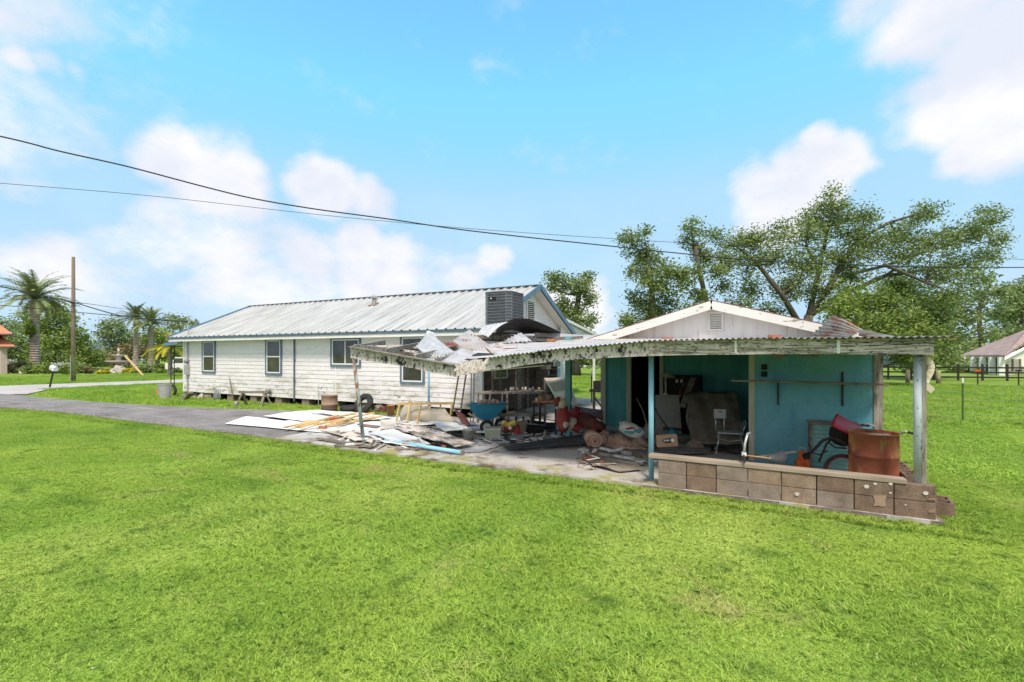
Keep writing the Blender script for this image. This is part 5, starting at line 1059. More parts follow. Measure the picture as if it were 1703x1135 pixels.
MB().bar(A.lerp(B, .25)+Vector((0, 0, -.15)), Vector((A.lerp(B, .9).x, A.lerp(B, .9).y, .05)), .05).build('brace', 'fenceblack', t)

# insulation, bag, shovel, radio, rock
t = T('insulation_roll', 'rolled pink fibreglass insulation batt beside the middle blue post', 'insulation', G(1005, 750)); c = G(990, 748, .0); r_ = .17
ax = Vector((math.cos(.35), math.sin(.35), 0)); fr_ = Vector((-.35, -.93, 0)).normalized()
mb = MB(); pts = [];
for i in range(60):
    a = i*.28; rr_ = .02+.15*i/60; pts.append((rr_*math.cos(a), rr_*math.sin(a)))
side = Vector((.9, .3, 0)).normalized(); o_ = c+Vector((0, 0, .18)); depv = Vector((-.25, .5, 0)); V_ = []
for (x, z) in pts: b = o_+side*x+Vector((0, 0, z)); V_ += [b, b+depv]
mb.add(V_, [(2*i, 2*i+1, 2*i+3, 2*i+2) for i in range(59)]); rl = mb.build('roll', 'pink', t, True); sm = rl.modifiers.new('s', 'SOLIDIFY'); sm.thickness = .045; sm.offset = 0
MB().ball(c+Vector((.02, .34, .16)), (.14, .2, .13), 3, .3).build('roll_core', 'pink', t, True)
t = T('insulation_heap', 'long torn heap of pink fibreglass insulation sloping to the right', 'insulation', G(1030, 740))
def mound(name, m, par, A, B, wd_, h, nx=70, ny=26, seed=0, taper=.6):
    A = Vector(A); B = Vector(B); ax = B-A; L = ax.length; ax.normalize(); sd = Vector((-ax.y, ax.x, 0)); vs = []
    for i in range(nx+1):
        for j in range(ny+1):
            s = i/nx; w = j/ny*2-1; e = math.sin(math.pi*min(1, max(0, s)))**.35; k = 1-taper*s
            p = A+ax*(L*s)+sd*(w*wd_*e*(.6+.4*k)); q = p*4+Vector((seed, 0, 0))
            z = h*k*e*(max(0, 1-w*w))**.5*(.75+.6*mnoise.noise(q*.8)+.35*mnoise.noise(q*2.3)+.2*mnoise.noise(q*6))
            vs.append(p+Vector((mnoise.noise(q*3)*.03, mnoise.noise(q*3+Vector((7, 0, 0)))*.03, max(.004, z))))
    n = ny+1; return MB().add(vs, [(i*n+j, (i+1)*n+j, (i+1)*n+j+1, i*n+j+1) for i in range(nx) for j in range(ny)]).build(name, m, par, True)
mound('batt', 'pink', t, G(975, 738), G(1080, 742), .30, .42)
mound('torn_edge', 'pink', t, G(1015, 746), G(1078, 748), .14, .14, seed=5)
t = T('cement_bag', 'slumped white sack with red and green printed band behind the insulation', 'bag', G(1050, 728)); q = PD(1050, 715, 9.9)
MB().ball(q, (.27, .2, .14), 6, .35, rot=(0, .35, 0)).build('sack', 'bucketwhite', t, True)
MB().ball(q+Vector((.04, -.06, -.015)), (.2, .16, .06), 6, .2, rot=(0, -.12, 0)).build('green_band', 'tealdark', t, True)
MB().ball(q+Vector((.0, -.09, .045)), (.12, .12, .03), 6, .2, rot=(0, -.12, 0)).build('red_band', 'red', t, True)
t = T('shovel', 'old shovel leaning in the dark doorway with rusty blade down', 'shovel', G(1077, 735)); a_, b_ = PD(1059, 663, 11.6), PD(1076, 706, 10.4)
MB().tube([a_, a_.lerp(b_, .5)+Vector((.03, 0, 0)), b_], .016, 6).build('handle', 'barrel', t); MB().plate([PD(1072,706,10.4), PD(1081,706,10.3), PD(1083,724,10.1), PD(1076,729,10.1), PD(1069,723,10.2)], .015).build('blade', 'rustsheet', t)
t = T('radio', 'brown portable radio with an oval dial tipped on the floor behind the blue post', 'radio', G(1108, 745)); c = PD(1109, 733, 8.4)
mt = Matrix.Translation(c) @ Matrix.Rotation(.25, 4, 'Z') @ Matrix.Rotation(-.1, 4, 'Y') @ Matrix.Rotation(-.15, 4, 'X')
mb = MB(); b = MB().box(-.18, .18, -.06, .08, -.11, .11); mb.add([mt @ v for v in b.v], b.f); mb.build('body', 'radio', t, bevel=.025)
mb = MB(); b = MB().plate([(.0+.105*math.cos(a)+.02, -.062, .04*math.sin(a)) for a in [i*math.pi/10 for i in range(20)]], .004, (0, -1, 0)); mb.add([mt @ v for v in b.v], b.f); mb.build('dial', 'dark', t)
mb = MB(); b = MB().box(-.06, .04, -.072, -.067, -.012, .018); mb.add([mt @ v for v in b.v], b.f); mb.build('scale', 'steelgrey', t)
MB().lathe([(0, 0), (.03, 0), (.03, .02), (0, .02)], mt @ Matrix.Translation((.09, -.066, 0)) @ Matrix.Rotation(R(90), 4, 'X'), 14).build('knob', 'bucketwhite', t)
tag(MB().ball(G(1156, 741, .1), (.15, .12, .1), 11, .7, 7, 9).build('rock', 'blocktan'), 'rough brown rock lump right of the radio', 'rock')
tag(MB().plate([G(1118, 733, .02), G(1125, 727, .22), G(1152, 727, .2), G(1140, 738, .02)], .015).build('slate_piece', 'purlinsheet'), 'bent grey slab piece between the radio and the rock', 'panel')
# things stored in the recess
t = T('grey_board', 'tall grey board standing against the recess wall', 'board', G(1112, 723)); Q = [PD(1090,657,11.9), PD(1129,657,11.8), PD(1134,723,11.4), PD(1090,722,11.5)]; MB().plate(Q, .04).build('panel', 'greyboard', t)
t = T('cabinet', 'black cabinet with two pale switches behind the grey board', 'cabinet', G(1135, 718)); A = Vector((-4.3, 5.0, 0)); MB().box(-4.1, -3.2, 5.1, 5.58, 0, 1.46).build('body', 'dark', t, bevel=.02)
for px in (1125.5, 1133.5): q = PV(px, 634, 5.09); MB().box(q.x-.03, q.x+.03, 5.085, 5.1, q.z-.04, q.z+.04).build('switch', 'palewood', t)
t = T('table_lamp', 'battered lamp with a wide pale shade on top of the grey board', 'lamp', PD(1107, 657, 11.7)); c = PD(1107, 657, 11.7)
MB().lathe([(.0, 0), (.09, .0), (.02, .05), (.02, .45)], c, 12).build('stand', 'palewood', t, True); MB().lathe([(.19, .44), (.06, .56), (.05, .56), (.17, .44)], Matrix.Translation(c) @ Matrix.Rotation(.12, 4, 'Y'), 20).build('lamp_shade', 'stud', t, True)
for i, (a, b, w_, m_, lb) in enumerate([((1135,677),(1153,629),.13,'wood','wide plank leaning between the grey board and the brown tarp'), ((1131,658),(1142,638),.06,'darkred','short reddish board leaning behind the wide plank'), ((1128,660),(1138,640),.05,'wood','narrow board leaning beside the black cabinet')]):
    mb = MB(); mb.bar(PD(*a, 10.9), PD(*b, 11.6), w_, .04, (C_, S_, 0)) if 0 else mb.bar(PD(*a, 10.9), PD(*b, 11.6), w_, .04); tag(mb.build('plank', m_), lb, 'plank', 'planks leaning in the recess')
t = T('covered_mattress', 'large mattress under a dark brown tarpaulin leaning in the recess', 'tarpaulin', G(1190, 738))
Q = [PD(1160,736,10.2), PD(1238,733,9.7), PD(1222,651,11.0), PD(1147,655,11.4)]
MB().plate(Q, .18, (0, 1, 0)).build('mattress', 'tarp', t, bevel=.05)
def fold(s, t_): return Vector((0, -.10-.05*math.sin(9*s+2*t_)-.03*math.sin(21*s+5*t_)-.07*(1-t_)*abs(math.sin(4*s)), .02*math.sin(7*s)))
MB().sheet(PD(1150,738,10.1), PD(1240,735,9.6), PD(1224,650,10.9), PD(1143,653,11.3), nv=24, nu=36, t=.01, fn=fold).build('cover', 'tarp', t, True)
MB().sheet(PD(1141,695,10.8), PD(1150,735,10.3), PD(1153,660,11.1), PD(1146,655,11.2), nv=10, nu=10, t=.01, fn=lambda s, t_: Vector((0, -.06*math.sin(7*s+4*t_), 0))).build('corner_fold', 'greyboard', t, True)
t = T('garden_sprayer', 'small dark blue machine at the foot of the grey board', 'machine', G(1118, 724)); q = G(1118, 722, .12); q = PD(1118, 712, 11.0)
MB().ball((q.x, q.y, .15), (.13, .12, .15), 2, .2).build('tank', 'blueplastic', t, True); MB().box(q.x-.2, q.x+.2, q.y-.05, q.y+.05, .25, .3).build('bar', 'fenceblack', t); MB().tube([(q.x-.1, q.y, .3), (q.x-.3, q.y-.1, .6), (q.x-.36, q.y-.1, .75)], .015, 6).build('hose', 'fenceblack', t)
# shower chair
ch = T('shower_chair', 'grey plastic shower chair with metal legs on the slab behind the block wall', 'chair', G(1214, 756)); c = G(1213, 755, 0); c.z = 0
yaw = .12; mt = Matrix.Translation((c.x, c.y+.12, 0)) @ Matrix.Rotation(yaw, 4, 'Z')
def loc(p): return mt @ Vector(p)
sw = .24; se = .40
def mbox(a, m_, name, par, bevel=.0): b = MB().box(*a); q = MB(); q.add([mt @ v for v in b.v], b.f); return q.build(name, m_, par, bevel=bevel)
mbox((-sw, sw, -.19, .19, se, se+.03), 'chairplastic', 'seat', ch, .012)
br = MB(); b = MB().box(-.12, .12, .0, .03, 0, .2); mr = mt @ Matrix.Translation((-.17, .17, .66)) ; br.add([mr @ v for v in b.v], b.f); bk_ = br.build('backrest', 'chairplastic', ch, bevel=.03)
MB().obox(loc((-.17, .168, .80)), (.05, .01, .02), (0, 0, yaw)).build('handhold', 'dark', bk_)
for sx in (-.25, -.09): MB().tube([loc((sx, .17, se)), loc((sx, .2, .55)), loc((sx, .185, .70))], .012, 8).build('back_tube', 'chairmetal', ch, True)
for sx, sy in ((-1, -1), (1, -1), (-1, 1), (1, 1)):
    lg = MB().tube([loc((sx*.19, sy*.14, se)), loc((sx*.26, sy*.2, .02))], .013, 8).build('leg', 'chairmetal', ch, True); MB().tube([loc((sx*.255, sy*.195, .05)), loc((sx*.262, sy*.202, .0))], .019, 8).build('foot', 'chairplastic', lg, True)
MB().tube([loc((-.21, -.16, .3)), loc((0, -.12, .25)), loc((.21, -.16, .3))], .009, 6).build('brace', 'chairmetal', ch)
MB().tube([loc((.2, -.17, .38)), loc((.28, -.17, .62)), loc((.28, -.12, .65)), loc((.28, .12, .65)), loc((.28, .17, .62)), loc((.2, .17, .38))], .012, 8).build('armrest', 'chairmetal', ch, True)
# walking-frame tube standing over the cap board
t = T('chrome_handle', 'bent chrome tube with clamp hooked over the wall cap board', 'tube', (-2.2, .0, .4)); q = PV(1238, 760, .02)
MB().tube([PV(1237, 762, .02), PV(1239, 738, .05), PV(1243, 722, .1), PV(1247, 720, .25), PV(1253, 745, .5)], .018, 10).build('tube', 'chairmetal', t, True); MB().tube([PV(1238, 771, -.06), PV(1237, 757, -.04)], .014, 8).build('grip', 'fenceblack', t)
MB().lathe([(.032, -.02), (.032, .03)], PV(1237.5, 756, .0), 12).build('clamp', 'cleanwhite', t)
# rusty drum
c = Vector((-.72, .88, 0)); pp = PD(1452.5, 720, 6.75); c = Vector((pp.x, pp.y, 0)); t = T('rusty_drum', 'large rusty open steel drum behind the right end of the block wall', 'drum', c); r_ = .29; h = .90
MB().lathe([(0, 0), (r_, 0), (r_, .27), (r_+.012, .285), (r_, .3), (r_, .57), (r_+.012, .585), (r_, .6), (r_, h-.02), (r_+.012, h-.012), (r_+.012, h), (r_-.005, h), (r_-.02, .05), (0, .05)], c, 48).build('barrel', 'rustdrum', t, True)
MB().lathe([(0, h-.04), (r_-.02, h-.04)], c, 40).build('lid', 'rustdrum', t)
MB().plate([(c.x-.1, c.y-.1, h-.035), (c.x+.2, c.y-.16, h-.035), (c.x+.16, c.y+.0, h-.025), (c.x-.02, c.y-.02, h-.03)], .01, (0, 0, 1)).build('paper_scrap', 'cream', t)
# red wheelbarrow tipped behind the drum
t = T('red_wheelbarrow', 'red wheelbarrow tipped up behind the rusty drum with white handlebars', 'wheelbarrow', (-1.1, 1.5, 0)); d_ = 7.3
Rr_ = [PD(1384,705,7.2), PD(1396,697,7.7), PD(1447,720,7.5), PD(1412,728,7.0)]; Br_ = [PD(1398,699,7.45), PD(1406,697,7.7), PD(1432,708,7.6), PD(1418,711,7.3)]
mb = MB(); 
def arch(s, t_): return Vector((0, 0, .12*math.sin(math.pi*t_)))
mb.sheet(PD(1383,707,7.1), PD(1440,738,7.0), PD(1452,727,7.7), PD(1399,696,7.8), nv=10, nu=12, t=.012, fn=arch); mb.build('tray', 'red', t, True)
mb = MB(); mb.ball(PD(1400,724,7.5), (.17, .25, .17), 3, .2); mb.build('underside', 'dark', t, True)
mb = MB(); mb.tube([PD(1435,707,7.3), PD(1443,705,7.3), PD(1454,709,7.35), PD(1458,718,7.4), PD(1475,720,7.4)], .012, 8); mb.build('handle', 'rim', t, True)
MB().tube([PD(1433.5,707,7.3), PD(1445,708.5,7.3)], .017, 8).build('grip', 'fenceblack', t); mb = MB(); mb.tube([PD(1475,720,7.2), PD(1494,725,7.0), PD(1500,720,6.9), PD(1506,718,6.85), PD(1513,720,6.8)], .013, 8); mb.build('handle', 'rim', t, True); MB().tube([PD(1510,719,6.82), PD(1522,722,6.75)], .018, 8).build('grip', 'fenceblack', t)
# bicycle hidden behind drum: wheel and frame show at left
t = T('bicycle', 'old bicycle lying between the orange jug and the rusty drum', 'bicycle', (-1.3, 1.1, 0))
def wheel(c, Rr, rotm, par):
    m_ = Matrix.Translation(c) @ rotm; w_ = MB().torus(m_, Rr, .022, 36, 8).build('wheel', 'rubber', par, True); MB().torus(m_, Rr-.03, .01, 36, 6).build('rim', 'redfade', w_, True)
    mb = MB(); 
    for k in range(18): a = k*2*math.pi/18; mb.tube([m_ @ Vector((0, 0, 0)), m_ @ Vector(((Rr-.03)*math.cos(a), (Rr-.03)*math.sin(a), 0))], .0025, 3)
    mb.build('spokes', 'steelgrey', w_)
wheel(PD(1404, 774, 7.0).xy.to_3d()+Vector((0, 0, .27)), .24, Matrix.Rotation(R(80), 4, 'X') @ Matrix.Rotation(R(0), 4, 'Y'), t)
wheel(G(1352, 772, .05), .26, Matrix.Rotation(R(6), 4, 'X'), t)
mb = MB(); mb.tube([PD(1337,758,7.6), PD(1350,752,7.5), PD(1368,733,7.4), PD(1383,728,7.3), PD(1398,733,7.2), PD(1408,740,7.1)], .022, 8); mb.tube([PD(1362,768,7.5), PD(1374,740,7.4), PD(1382,730,7.4)], .016, 8); mb.tube([PD(1380,738,7.4), PD(1390,745,7.2), PD(1408,746,7.1)], .012, 8); mb.build('frame', 'fenceblack', t, True)
MB().tube([PD(1345,738,7.7), PD(1350,752,7.7), PD(1362,757,7.7), PD(1377,750,7.7)], .01, 6).build('cable', 'cable', t)
MB().ball(PD(1341,759,7.5), (.06, .06, .05), 1, .2).build('saddle', 'dark', t, True)
# orange jug, louvred box, crate, funnel
c = G(1334.5, 767, 0); c = PD(1334.5, 766, 7.9); c.z = 0.02; t = T('orange_jug', 'bright orange jug with clear handle against the teal panel', 'jug', c)
MB().lathe([(0, 0), (.09, 0), (.10, .02), (.10, .21), (.085, .25), (.055, .275), (.055, .34), (.062, .35), (.062, .37), (0, .37)], c, 24).build('body', 'orange', t, True); MB().tube([c+Vector((-.045, 0, .37)), c+Vector((-.045, 0, .43)), c+Vector((.045, 0, .43)), c+Vector((.045, 0, .37))], .009, 6).build('handle', 'palewood', t)
c = PD(1385, 770, 8.0); t = T('louvred_box', 'teal louvred box with boards on top standing by the wall', 'box', (c.x, c.y, 0)); x0_, x1_, y0_ = PV(1351, 740, 2.0).x, PV(1351, 740, 2.0).x+.62, 2.0
zt_ = .82; MB().box(x0_, x1_, y0_, y0_+.4, 0, zt_).build('body', 'louvre', t)
for i in range(11): z = .06+i*.067; MB().obox(((x0_+x1_)/2, y0_-.012, z), (.58, .03, .012), (R(-35), 0, 0)).build('louvre', 'louvre', t)
MB().box(x0_-.03, x0_, y0_-.03, y0_+.42, 0, zt_).build('frame', 'wood', t)
MB().obox(((x0_+x1_)/2, y0_+.18, zt_+.015), (.72, .42, .03), (0, 0, .1)).build('board', 'wood', t)
boxthing('mesh_crate', 'grey metal crate half hidden behind the rusty drum', 'crate', (1390, 777), 'steelgrey', 'greyplastic', size=(.32, .28, .3), rot=.2)
mb = MB(); a_, b_ = PD(1278, 762, 7.3), PD(1313, 757, 7.5); mb.lathe([(.02, 0), (.03, .02), (.09, .26), (.09, .3)], Matrix.Translation(a_) @ (b_-a_).to_track_quat('Z', 'Y').to_matrix().to_4x4(), 16); tag(mb.build('funnel', 'greyplastic', smooth=True), 'grey plastic funnel shaped cone lying on the wall cap', 'funnel')
tag(MB().tube([PD(1243, 758, 6.9), PD(1282, 763, 6.8)], .010, 8).build('pole', 'orangebucket'), 'short orange stick lying behind the cap board', 'stick', None)
tag(MB().bar(PD(1262, 760, 7.4), PD(1322, 751, 7.6), .05, .02).build('lath', 'palewood'), 'pale lath resting over the grey cone', 'lath')
# objects along the house wall
t = T('sawhorse', 'weathered wooden sawhorse on the grass against the house wall', 'sawhorse', G(422, 679, GZ)); A, B = G(398, 677, GZ), G(446, 677, GZ); zt_ = .50
A2, B2 = Vector((A.x, A.y, zt_)), Vector((B.x, B.y, zt_)); MB().bar(A2, B2, .12, .09).build('beam', 'wood', t)
for k in (.12, .88):
    for s in (-1, 1):
        q = A2.lerp(B2, k); MB().bar(q, (q.x+(-.12 if k < .5 else .12), q.y+s*.25, GZ), .09, .05).build('leg', 'wood', t)
tag(MB().lathe([(0, 0), (.09, .02), (.11, .1), (.08, .2), (0, .24)], Matrix.Translation(G(396, 677, GZ)) @ Matrix.Rotation(.3, 4, 'X'), 14).build('gas_can', 'steelgrey', smooth=True), 'small pale grey metal can at the left leg of the sawhorse', 'can')
t = T('gas_meter', 'grey gas meter with pipework standing against the house wall', 'meter', G(361, 669, GZ)); c = G(361, 669, GZ); MB().box(c.x-.13, c.x+.13, c.y-.1, c.y+.06, .05, .35).build('body', 'greyplastic', t, bevel=.04)
MB().tube([(c.x-.2, c.y, GZ), (c.x-.2, c.y, .52), (c.x-.08, c.y, .55), (c.x-.07, c.y, .35)], .025, 8).tube([(c.x+.07, c.y, .35), (c.x+.08, c.y, .46), (c.x+.22, c.y, .46), (c.x+.22, c.y, GZ)], .025, 8).build('pipe', 'steelgrey', t, True); MB().lathe([(0, 0), (.06, 0), (.06, .05), (0, .06)], (c.x-.2, c.y, .5), 12).build('regulator', 'steelgrey', t)
tag(MB().bar(G(388, 668, GZ), PV(382, 630, 5.5), .03, .03).build('stake', 'wood'), 'thin wooden stake leaning on the siding by the gas meter', 'stake')
c = PV(448, 651, HV-.08); tag(MB().lathe([(0, 0), (.11, 0), (.11, .12), (.07, .16), (0, .16)], Matrix.Translation(c) @ Matrix.Rotation(R(90), 4, 'X'), 16).build('wall_vent', 'greyplastic', smooth=True), 'round grey vent cap low on the siding above the sawhorse end', 'vent')
t = T('dish_bracket', 'thin metal rod with a small bracket stuck beside the brown drum', 'rod', G(530, 679, GZ)); q = G(530, 679, GZ); MB().tube([q, (q.x-.04, q.y, .78)], .014, 6).build('rod', 'steelgrey', t); MB().tube([(q.x-.04, q.y, .72), (q.x+.16, q.y-.02, .66), (q.x+.22, q.y-.02, .76)], .015, 6).build('bracket', 'greyplastic', t)
def tyre(lb, c, rm, Rr=.30, r=.11):
    m_ = Matrix.Translation(c) @ rm; t = MB(); t.torus(m_, Rr-.08, r, 36, 12, sq=.85); o = t.build('tyre', 'rubber', smooth=True); tag(o, lb, 'tyre', 'old tyres by the house'); return o
c = G(581, 684, .0); tyre('old tyre lying flat on the ground by the house wall', c+Vector((0, 0, .1)), Matrix.Rotation(.03, 4, 'X'))
c = G(603, 685, .0); tyre('old tyre propped up leaning against the house wall', c+Vector((0, .05, .27)), Matrix.Rotation(R(62), 4, 'X') @ Matrix.Rotation(.0, 4, 'Y'), .36)
for i, (a, b, r_, m_, lb) in enumerate([(629,687,.15,'wood','broken brown stump leaning by the tyres'), (638,688,.14,'darkred','reddish brown wood lump left of the orange bucket'), (496+10,683,.0,'',''), (308,666,.14,'wood','weathered timber block at the left house corner'), (334,664,.12,'palewood','pale block of wood under the meter box'), (326,662,.11,'stone','grey stone among blocks under the meter box'), (344,664,.12,'wood','dark timber block beside the gas meter')]):
    if r_ == 0: continue
    q = G(a, b, GZ); mb = MB(); mb.ball(q+Vector((0, 0, r_*.9)), (r_*1.2, r_, r_*1.1), i, .9, 6, 8, rot=(.2*i, .3, i)); tag(mb.build('wood_block', m_), lb, 'wood block', 'blocks and stumps along the wall')
MB_ = MB(); MB_.obox(G(310, 668, GZ)+Vector((0, 0, .2)), (.6, .25, .12), (0, -.7, .2)); tag(MB_.build('timber_offcut', 'wood'), 'thick mossy timber propped at the left house corner', 'timber')
c = G(275, 666, GZ); t = T('rubbish_bin', 'dented grey metal bin tilted beside the canopy posts', 'bin', c); m_ = Matrix.Translation(c) @ Matrix.Rotation(-.12, 4, 'Y'); MB().lathe([(0, 0), (.21, 0), (.28, .72), (.29, .72), (.29, .68), (.26, .68)], m_, 4*6).build('body', 'steelgrey', t, False)
c = G(285, 660, GZ); tyre('black wheel standing behind the grey bin', c+Vector((0, 0, .28)), Matrix.Rotation(R(85), 4, 'X') @ Matrix.Rotation(R(12), 4, 'Y'), .34, .07)['group'] = 'old tyres by the house'
c = G(263.5, 658, GZ); tag(MB().lathe([(.0, 0), (.16, 0), (.16, .02), (.10, .05), (.03, .38), (0, .38)], c, 16).build('traffic_cone', 'orange', smooth=True), 'small faded orange cone behind the grey bin', 'cone')
for i, (a, b, c_, d_) in enumerate([(500, 520, 665, 686)]): pass
tag(MB().box(*(lambda q: (q.x-.12, q.x+.12, q.y-.1, q.y+.1, .11, .2))(G(557, 702, .1))).build('tool_case', 'red', bevel=.02), 'small red tool case on the yellow timbers', 'tool')
# ---------------- lines and poles ----------------
def cable(label, pts, r, group='overhead wires'):
    W = [PD(*p) for p in pts]; fine = []
    for i in range(len(W)-1):
        p0, p1, p2, p3 = W[max(i-1, 0)], W[i], W[i+1], W[min(i+2, len(W)-1)]
        for k in range(8):
            t = k/8; fine.append(.5*((2*p1)+(p2-p0)*t+(2*p0-5*p1+4*p2-p3)*t*t+(3*p1-p0-3*p2+p3)*t**3))
    fine.append(W[-1]); tag(MB().tube(fine, r, 6).build('power_cable', 'cable', smooth=True), label, 'cable', group)
cable('thick black cable swooping down across the whole sky', [(-300,165,13),(0,227,14),(100,252,14.4),(213,277.5,14.9),(340,311,15.4),(424,331,15.8),(524,348,16.3),(649,365,16.9),(750,380,17.4),(850,392,18),(1000,408,19),(1124,421,19.6),(1250,433,20),(1371,439,20.4),(1578,445,21),(1703,445,21.6),(2100,440,23)], .022)
cable('thin wire running above the thick cable behind the trees', [(-300,280,25),(0,305,26),(250,326,27),(499,354,28),(649,369,28.6),(800,382,29),(1000,396,29.6),(1206,408,30),(1400,417,31),(1536,424,31.5),(1703,432,32),(2100,452,34)], .014)
cable('wire sagging from the upper left past the palm to the pole top', [(-250,430,30),(0,477,33),(60,490,34),(121,503,35),(195,524,31),(260,532,26.5),(312,535,23)], .035)
cable('lower wire running level from the left behind the tall palm to the mast', [(-250,492,30),(0,508,33),(121,519,35),(200,526,31),(312,536,23)], .025)
cable('faint upper wire from the pole towards the garden trees', [(0,497,40),(121,503,35),(205,514,50),(300,526,60)], .02)
t = T('utility_pole', 'bare weathered wooden utility pole beside the road', 'pole', G(122, 636, GZ)); b = G(122, 636, GZ)
top = PD(122.5, 428, 35.4); MB().tube([b, (b.x, b.y, top.z)], [.15, .1], 12).build('pole', 'polewood', t, True); MB().box(b.x-.2, b.x-.1, b.y-.12, b.y-.02, GZ, 1.9).build('guard', 'steelgrey', t); q = PD(121, 504, 35.2); MB().tube([q+Vector((-.35, 0, .03)), q+Vector((.8, 0, -.05))], .05, 6).build('splice', 'cable', t)
t = T('guy_marker', 'slanting yellow guy wire marker in the garden by the road', 'guy marker', G(239, 626, GZ)); MB().tube([G(239, 626, GZ), PD(208, 592, 45)], .09, 8).build('marker', 'yellowwood', t)
t = T('mailbox', 'leaning white mailbox on a black post beside the road', 'mailbox', G(82, 645, GZ)); b = G(82.5, 645.5, GZ); q = PD(89, 616, 29.3); MB().tube([b, q], .05, 8).build('post', 'fenceblack', t)
m_ = Matrix.Translation(q+Vector((.05, 0, .12))) @ Matrix.Rotation(.25, 4, 'Y'); mb = MB(); prof = [(-.12, -.12), (.12, -.12), (.12, .05), (.08, .12), (0, .15), (-.08, .12), (-.12, .05)]
mb.add([m_ @ Vector((-.26, y, z)) for y, z in prof]+[m_ @ Vector((.26, y, z)) for y, z in prof], [tuple(range(6, -1, -1)), tuple(range(7, 14))]+[(i, (i+1) % 7, 7+(i+1) % 7, 7+i) for i in range(7)]); mb.build('box', 'cleanwhite', t); MB().box(q.x-.05, q.x+.1, q.y-.14, q.y-.125, q.z+.1, q.z+.14).build('flag', 'brownrail', t)

# ---------------- fences ----------------
for i, (px, py, lb) in enumerate([(1601, 703, 'green steel fence post on the right beyond the porch'), (961, 690, 'green steel fence post seen in the gap between house and shed')]):
    pass
wf = T('wire_fence', 'thin wire mesh field fence on green steel posts behind the shed', 'fence', (0, 10.8, GZ))
A_ = G(1601, 703, GZ); fy = A_.y
for x in [A_.x-3.9*k for k in range(-3, 4)]:
    p_ = MB().bar((x, fy, GZ), (x, fy, 1.12), .045, .035).build('post', 'fencegreen', wf); MB().bar((x, fy, 1.12), (x, fy, 1.27), .045, .035).build('tip', 'cleanwhite', p_)
mb = MB(); xL, xR = A_.x-3.9*3, A_.x+3.9*3
for z in (.02, .2, .4, .62, .85, 1.1): mb.bar((xL, fy, z), (xR, fy, z), .004, .004)
for k in range(int((xR-xL)/.3)): mb.bar((xL+.3*k, fy, GZ), (xL+.3*k, fy, 1.1), .003, .003)
mb.build('mesh', 'steelgrey', wf)
pf = T('plank_fence', 'low black three board fence across the far side of the field', 'fence', G(1600, 633, GZ))
A_, B_ = G(1440, 631.5, GZ), G(1760, 635, GZ); n = 22; dv = (B_-A_)/8
P0 = A_-dv*8
MBp = MB()
for z in (.35, .72, 1.1): MB().bar(P0+Vector((0, 0, z+GZ)), B_+dv*3+Vector((0, 0, z+GZ)), .05, .12).build('board', 'fenceblack', pf)
for k in range(20): q = P0+dv*k; MB().bar(q, q+Vector((0, 0, 1.3)), .12, .12).build('post', 'fenceblack', pf)
for i, (px, py) in enumerate([(1509.5, 640), (1560.5, 641.5)]):
    b = G(px, py, GZ); tag(MB().tube([b, b+Vector((0, 0, 1.0))], .13, 10).build('wood_post', 'polewood', smooth=True), ['round wooden post in the field just left of the right porch post', 'round wooden post in the field right of the right porch post'][i], 'post', 'round wooden posts in the field')
for i, (px, py) in enumerate([(1626, 642), (1694, 642)]):
    b = G(px, py, GZ); mb = MB(); mb.bar(b, b+Vector((0, 0, .95)), .06); o = mb.build('stake', 'fenceblack'); tag(o, ['thin stake with orange tag in the field before the shrubs', 'thin stake at the right edge of the field'][i], 'stake', 'stakes in the field'); MB().obox(b+Vector((0, 0, 1.0)), (.3, .1, .12)).build('tag', ['orange', 'fenceblack'][i], o)
# cream outline of a far lane behind the gap
# ---------------- houses far off ----------------
hs = T('ranch_house', 'cream ranch house with brown shingle roof and columned porch beyond the black fence', 'house', G(1660, 622, GZ)); d_ = 50
E0 = PD(1598, 594, 54); E1 = PD(1668, 594, 45); z_e = 1.75
a = G(1606, 621.5, GZ); b = G(1666, 622.5, GZ); 
Eh = 2+(589.25-594)/F*50
x_ax = (E1-E0); x_ax.z = 0; L_ = x_ax.length; x_ax.normalize(); y_ax = Vector((-x_ax.y, x_ax.x, 0)); EZh = 2.35
def HP(u, v, z): return Vector((E0.x, E0.y, 0))+x_ax*u+y_ax*v+Vector((0, 0, z))
Ed = 50; ez = 1.72
mb = MB(); pk = PD(1703, 553, 52); 
LE, RE = PD(1597, 594, 56), PD(1671, 594, 46)
rp = [LE, RE, PD(1760, 548, 50), PD(1715, 540, 60)]; mb.plate([LE, RE, PD(1705, 572, 50), PD(1715, 545, 54), PD(1703, 552, 56)], .2, (0, 0, 1)); mb.build('roof', 'roofbrown', hs)
mb = MB(); mb.plate([RE+Vector((0,0,-.02)), PD(1760, 548, 50), PD(1760, 640, 50), PD(1671, 625, 47.5)], .3, (.3, 1, 0)); mb.build('gable_wall', 'housewhite', hs)
mb = MB(); mb.plate([RE, PD(1765, 546, 49.7), PD(1765, 552, 49.7), PD(1671, 599, 45.7)], .2, (.3, 1, 0)); mb.build('rake_board', 'cleanwhite', hs)
A_, B_ = PD(1616, 610, 57), PD(1671, 610, 50); A_.z = B_.z = 0
mb = MB(); mb.plate([A_+Vector((0,0,GZ)), B_+Vector((0,0,GZ)), B_+Vector((0,0,1.72)), A_+Vector((0,0,1.72))], .2, (-.3, 1, 0)); mb.build('porch_wall', 'housewhite', hs)
for i in range(5): q = PD(1603+i*15.5, 610, 54.5-2*i); MB().bar((q.x, q.y, GZ), (q.x, q.y, 1.7), .42).build('column', 'cleanwhite', hs)
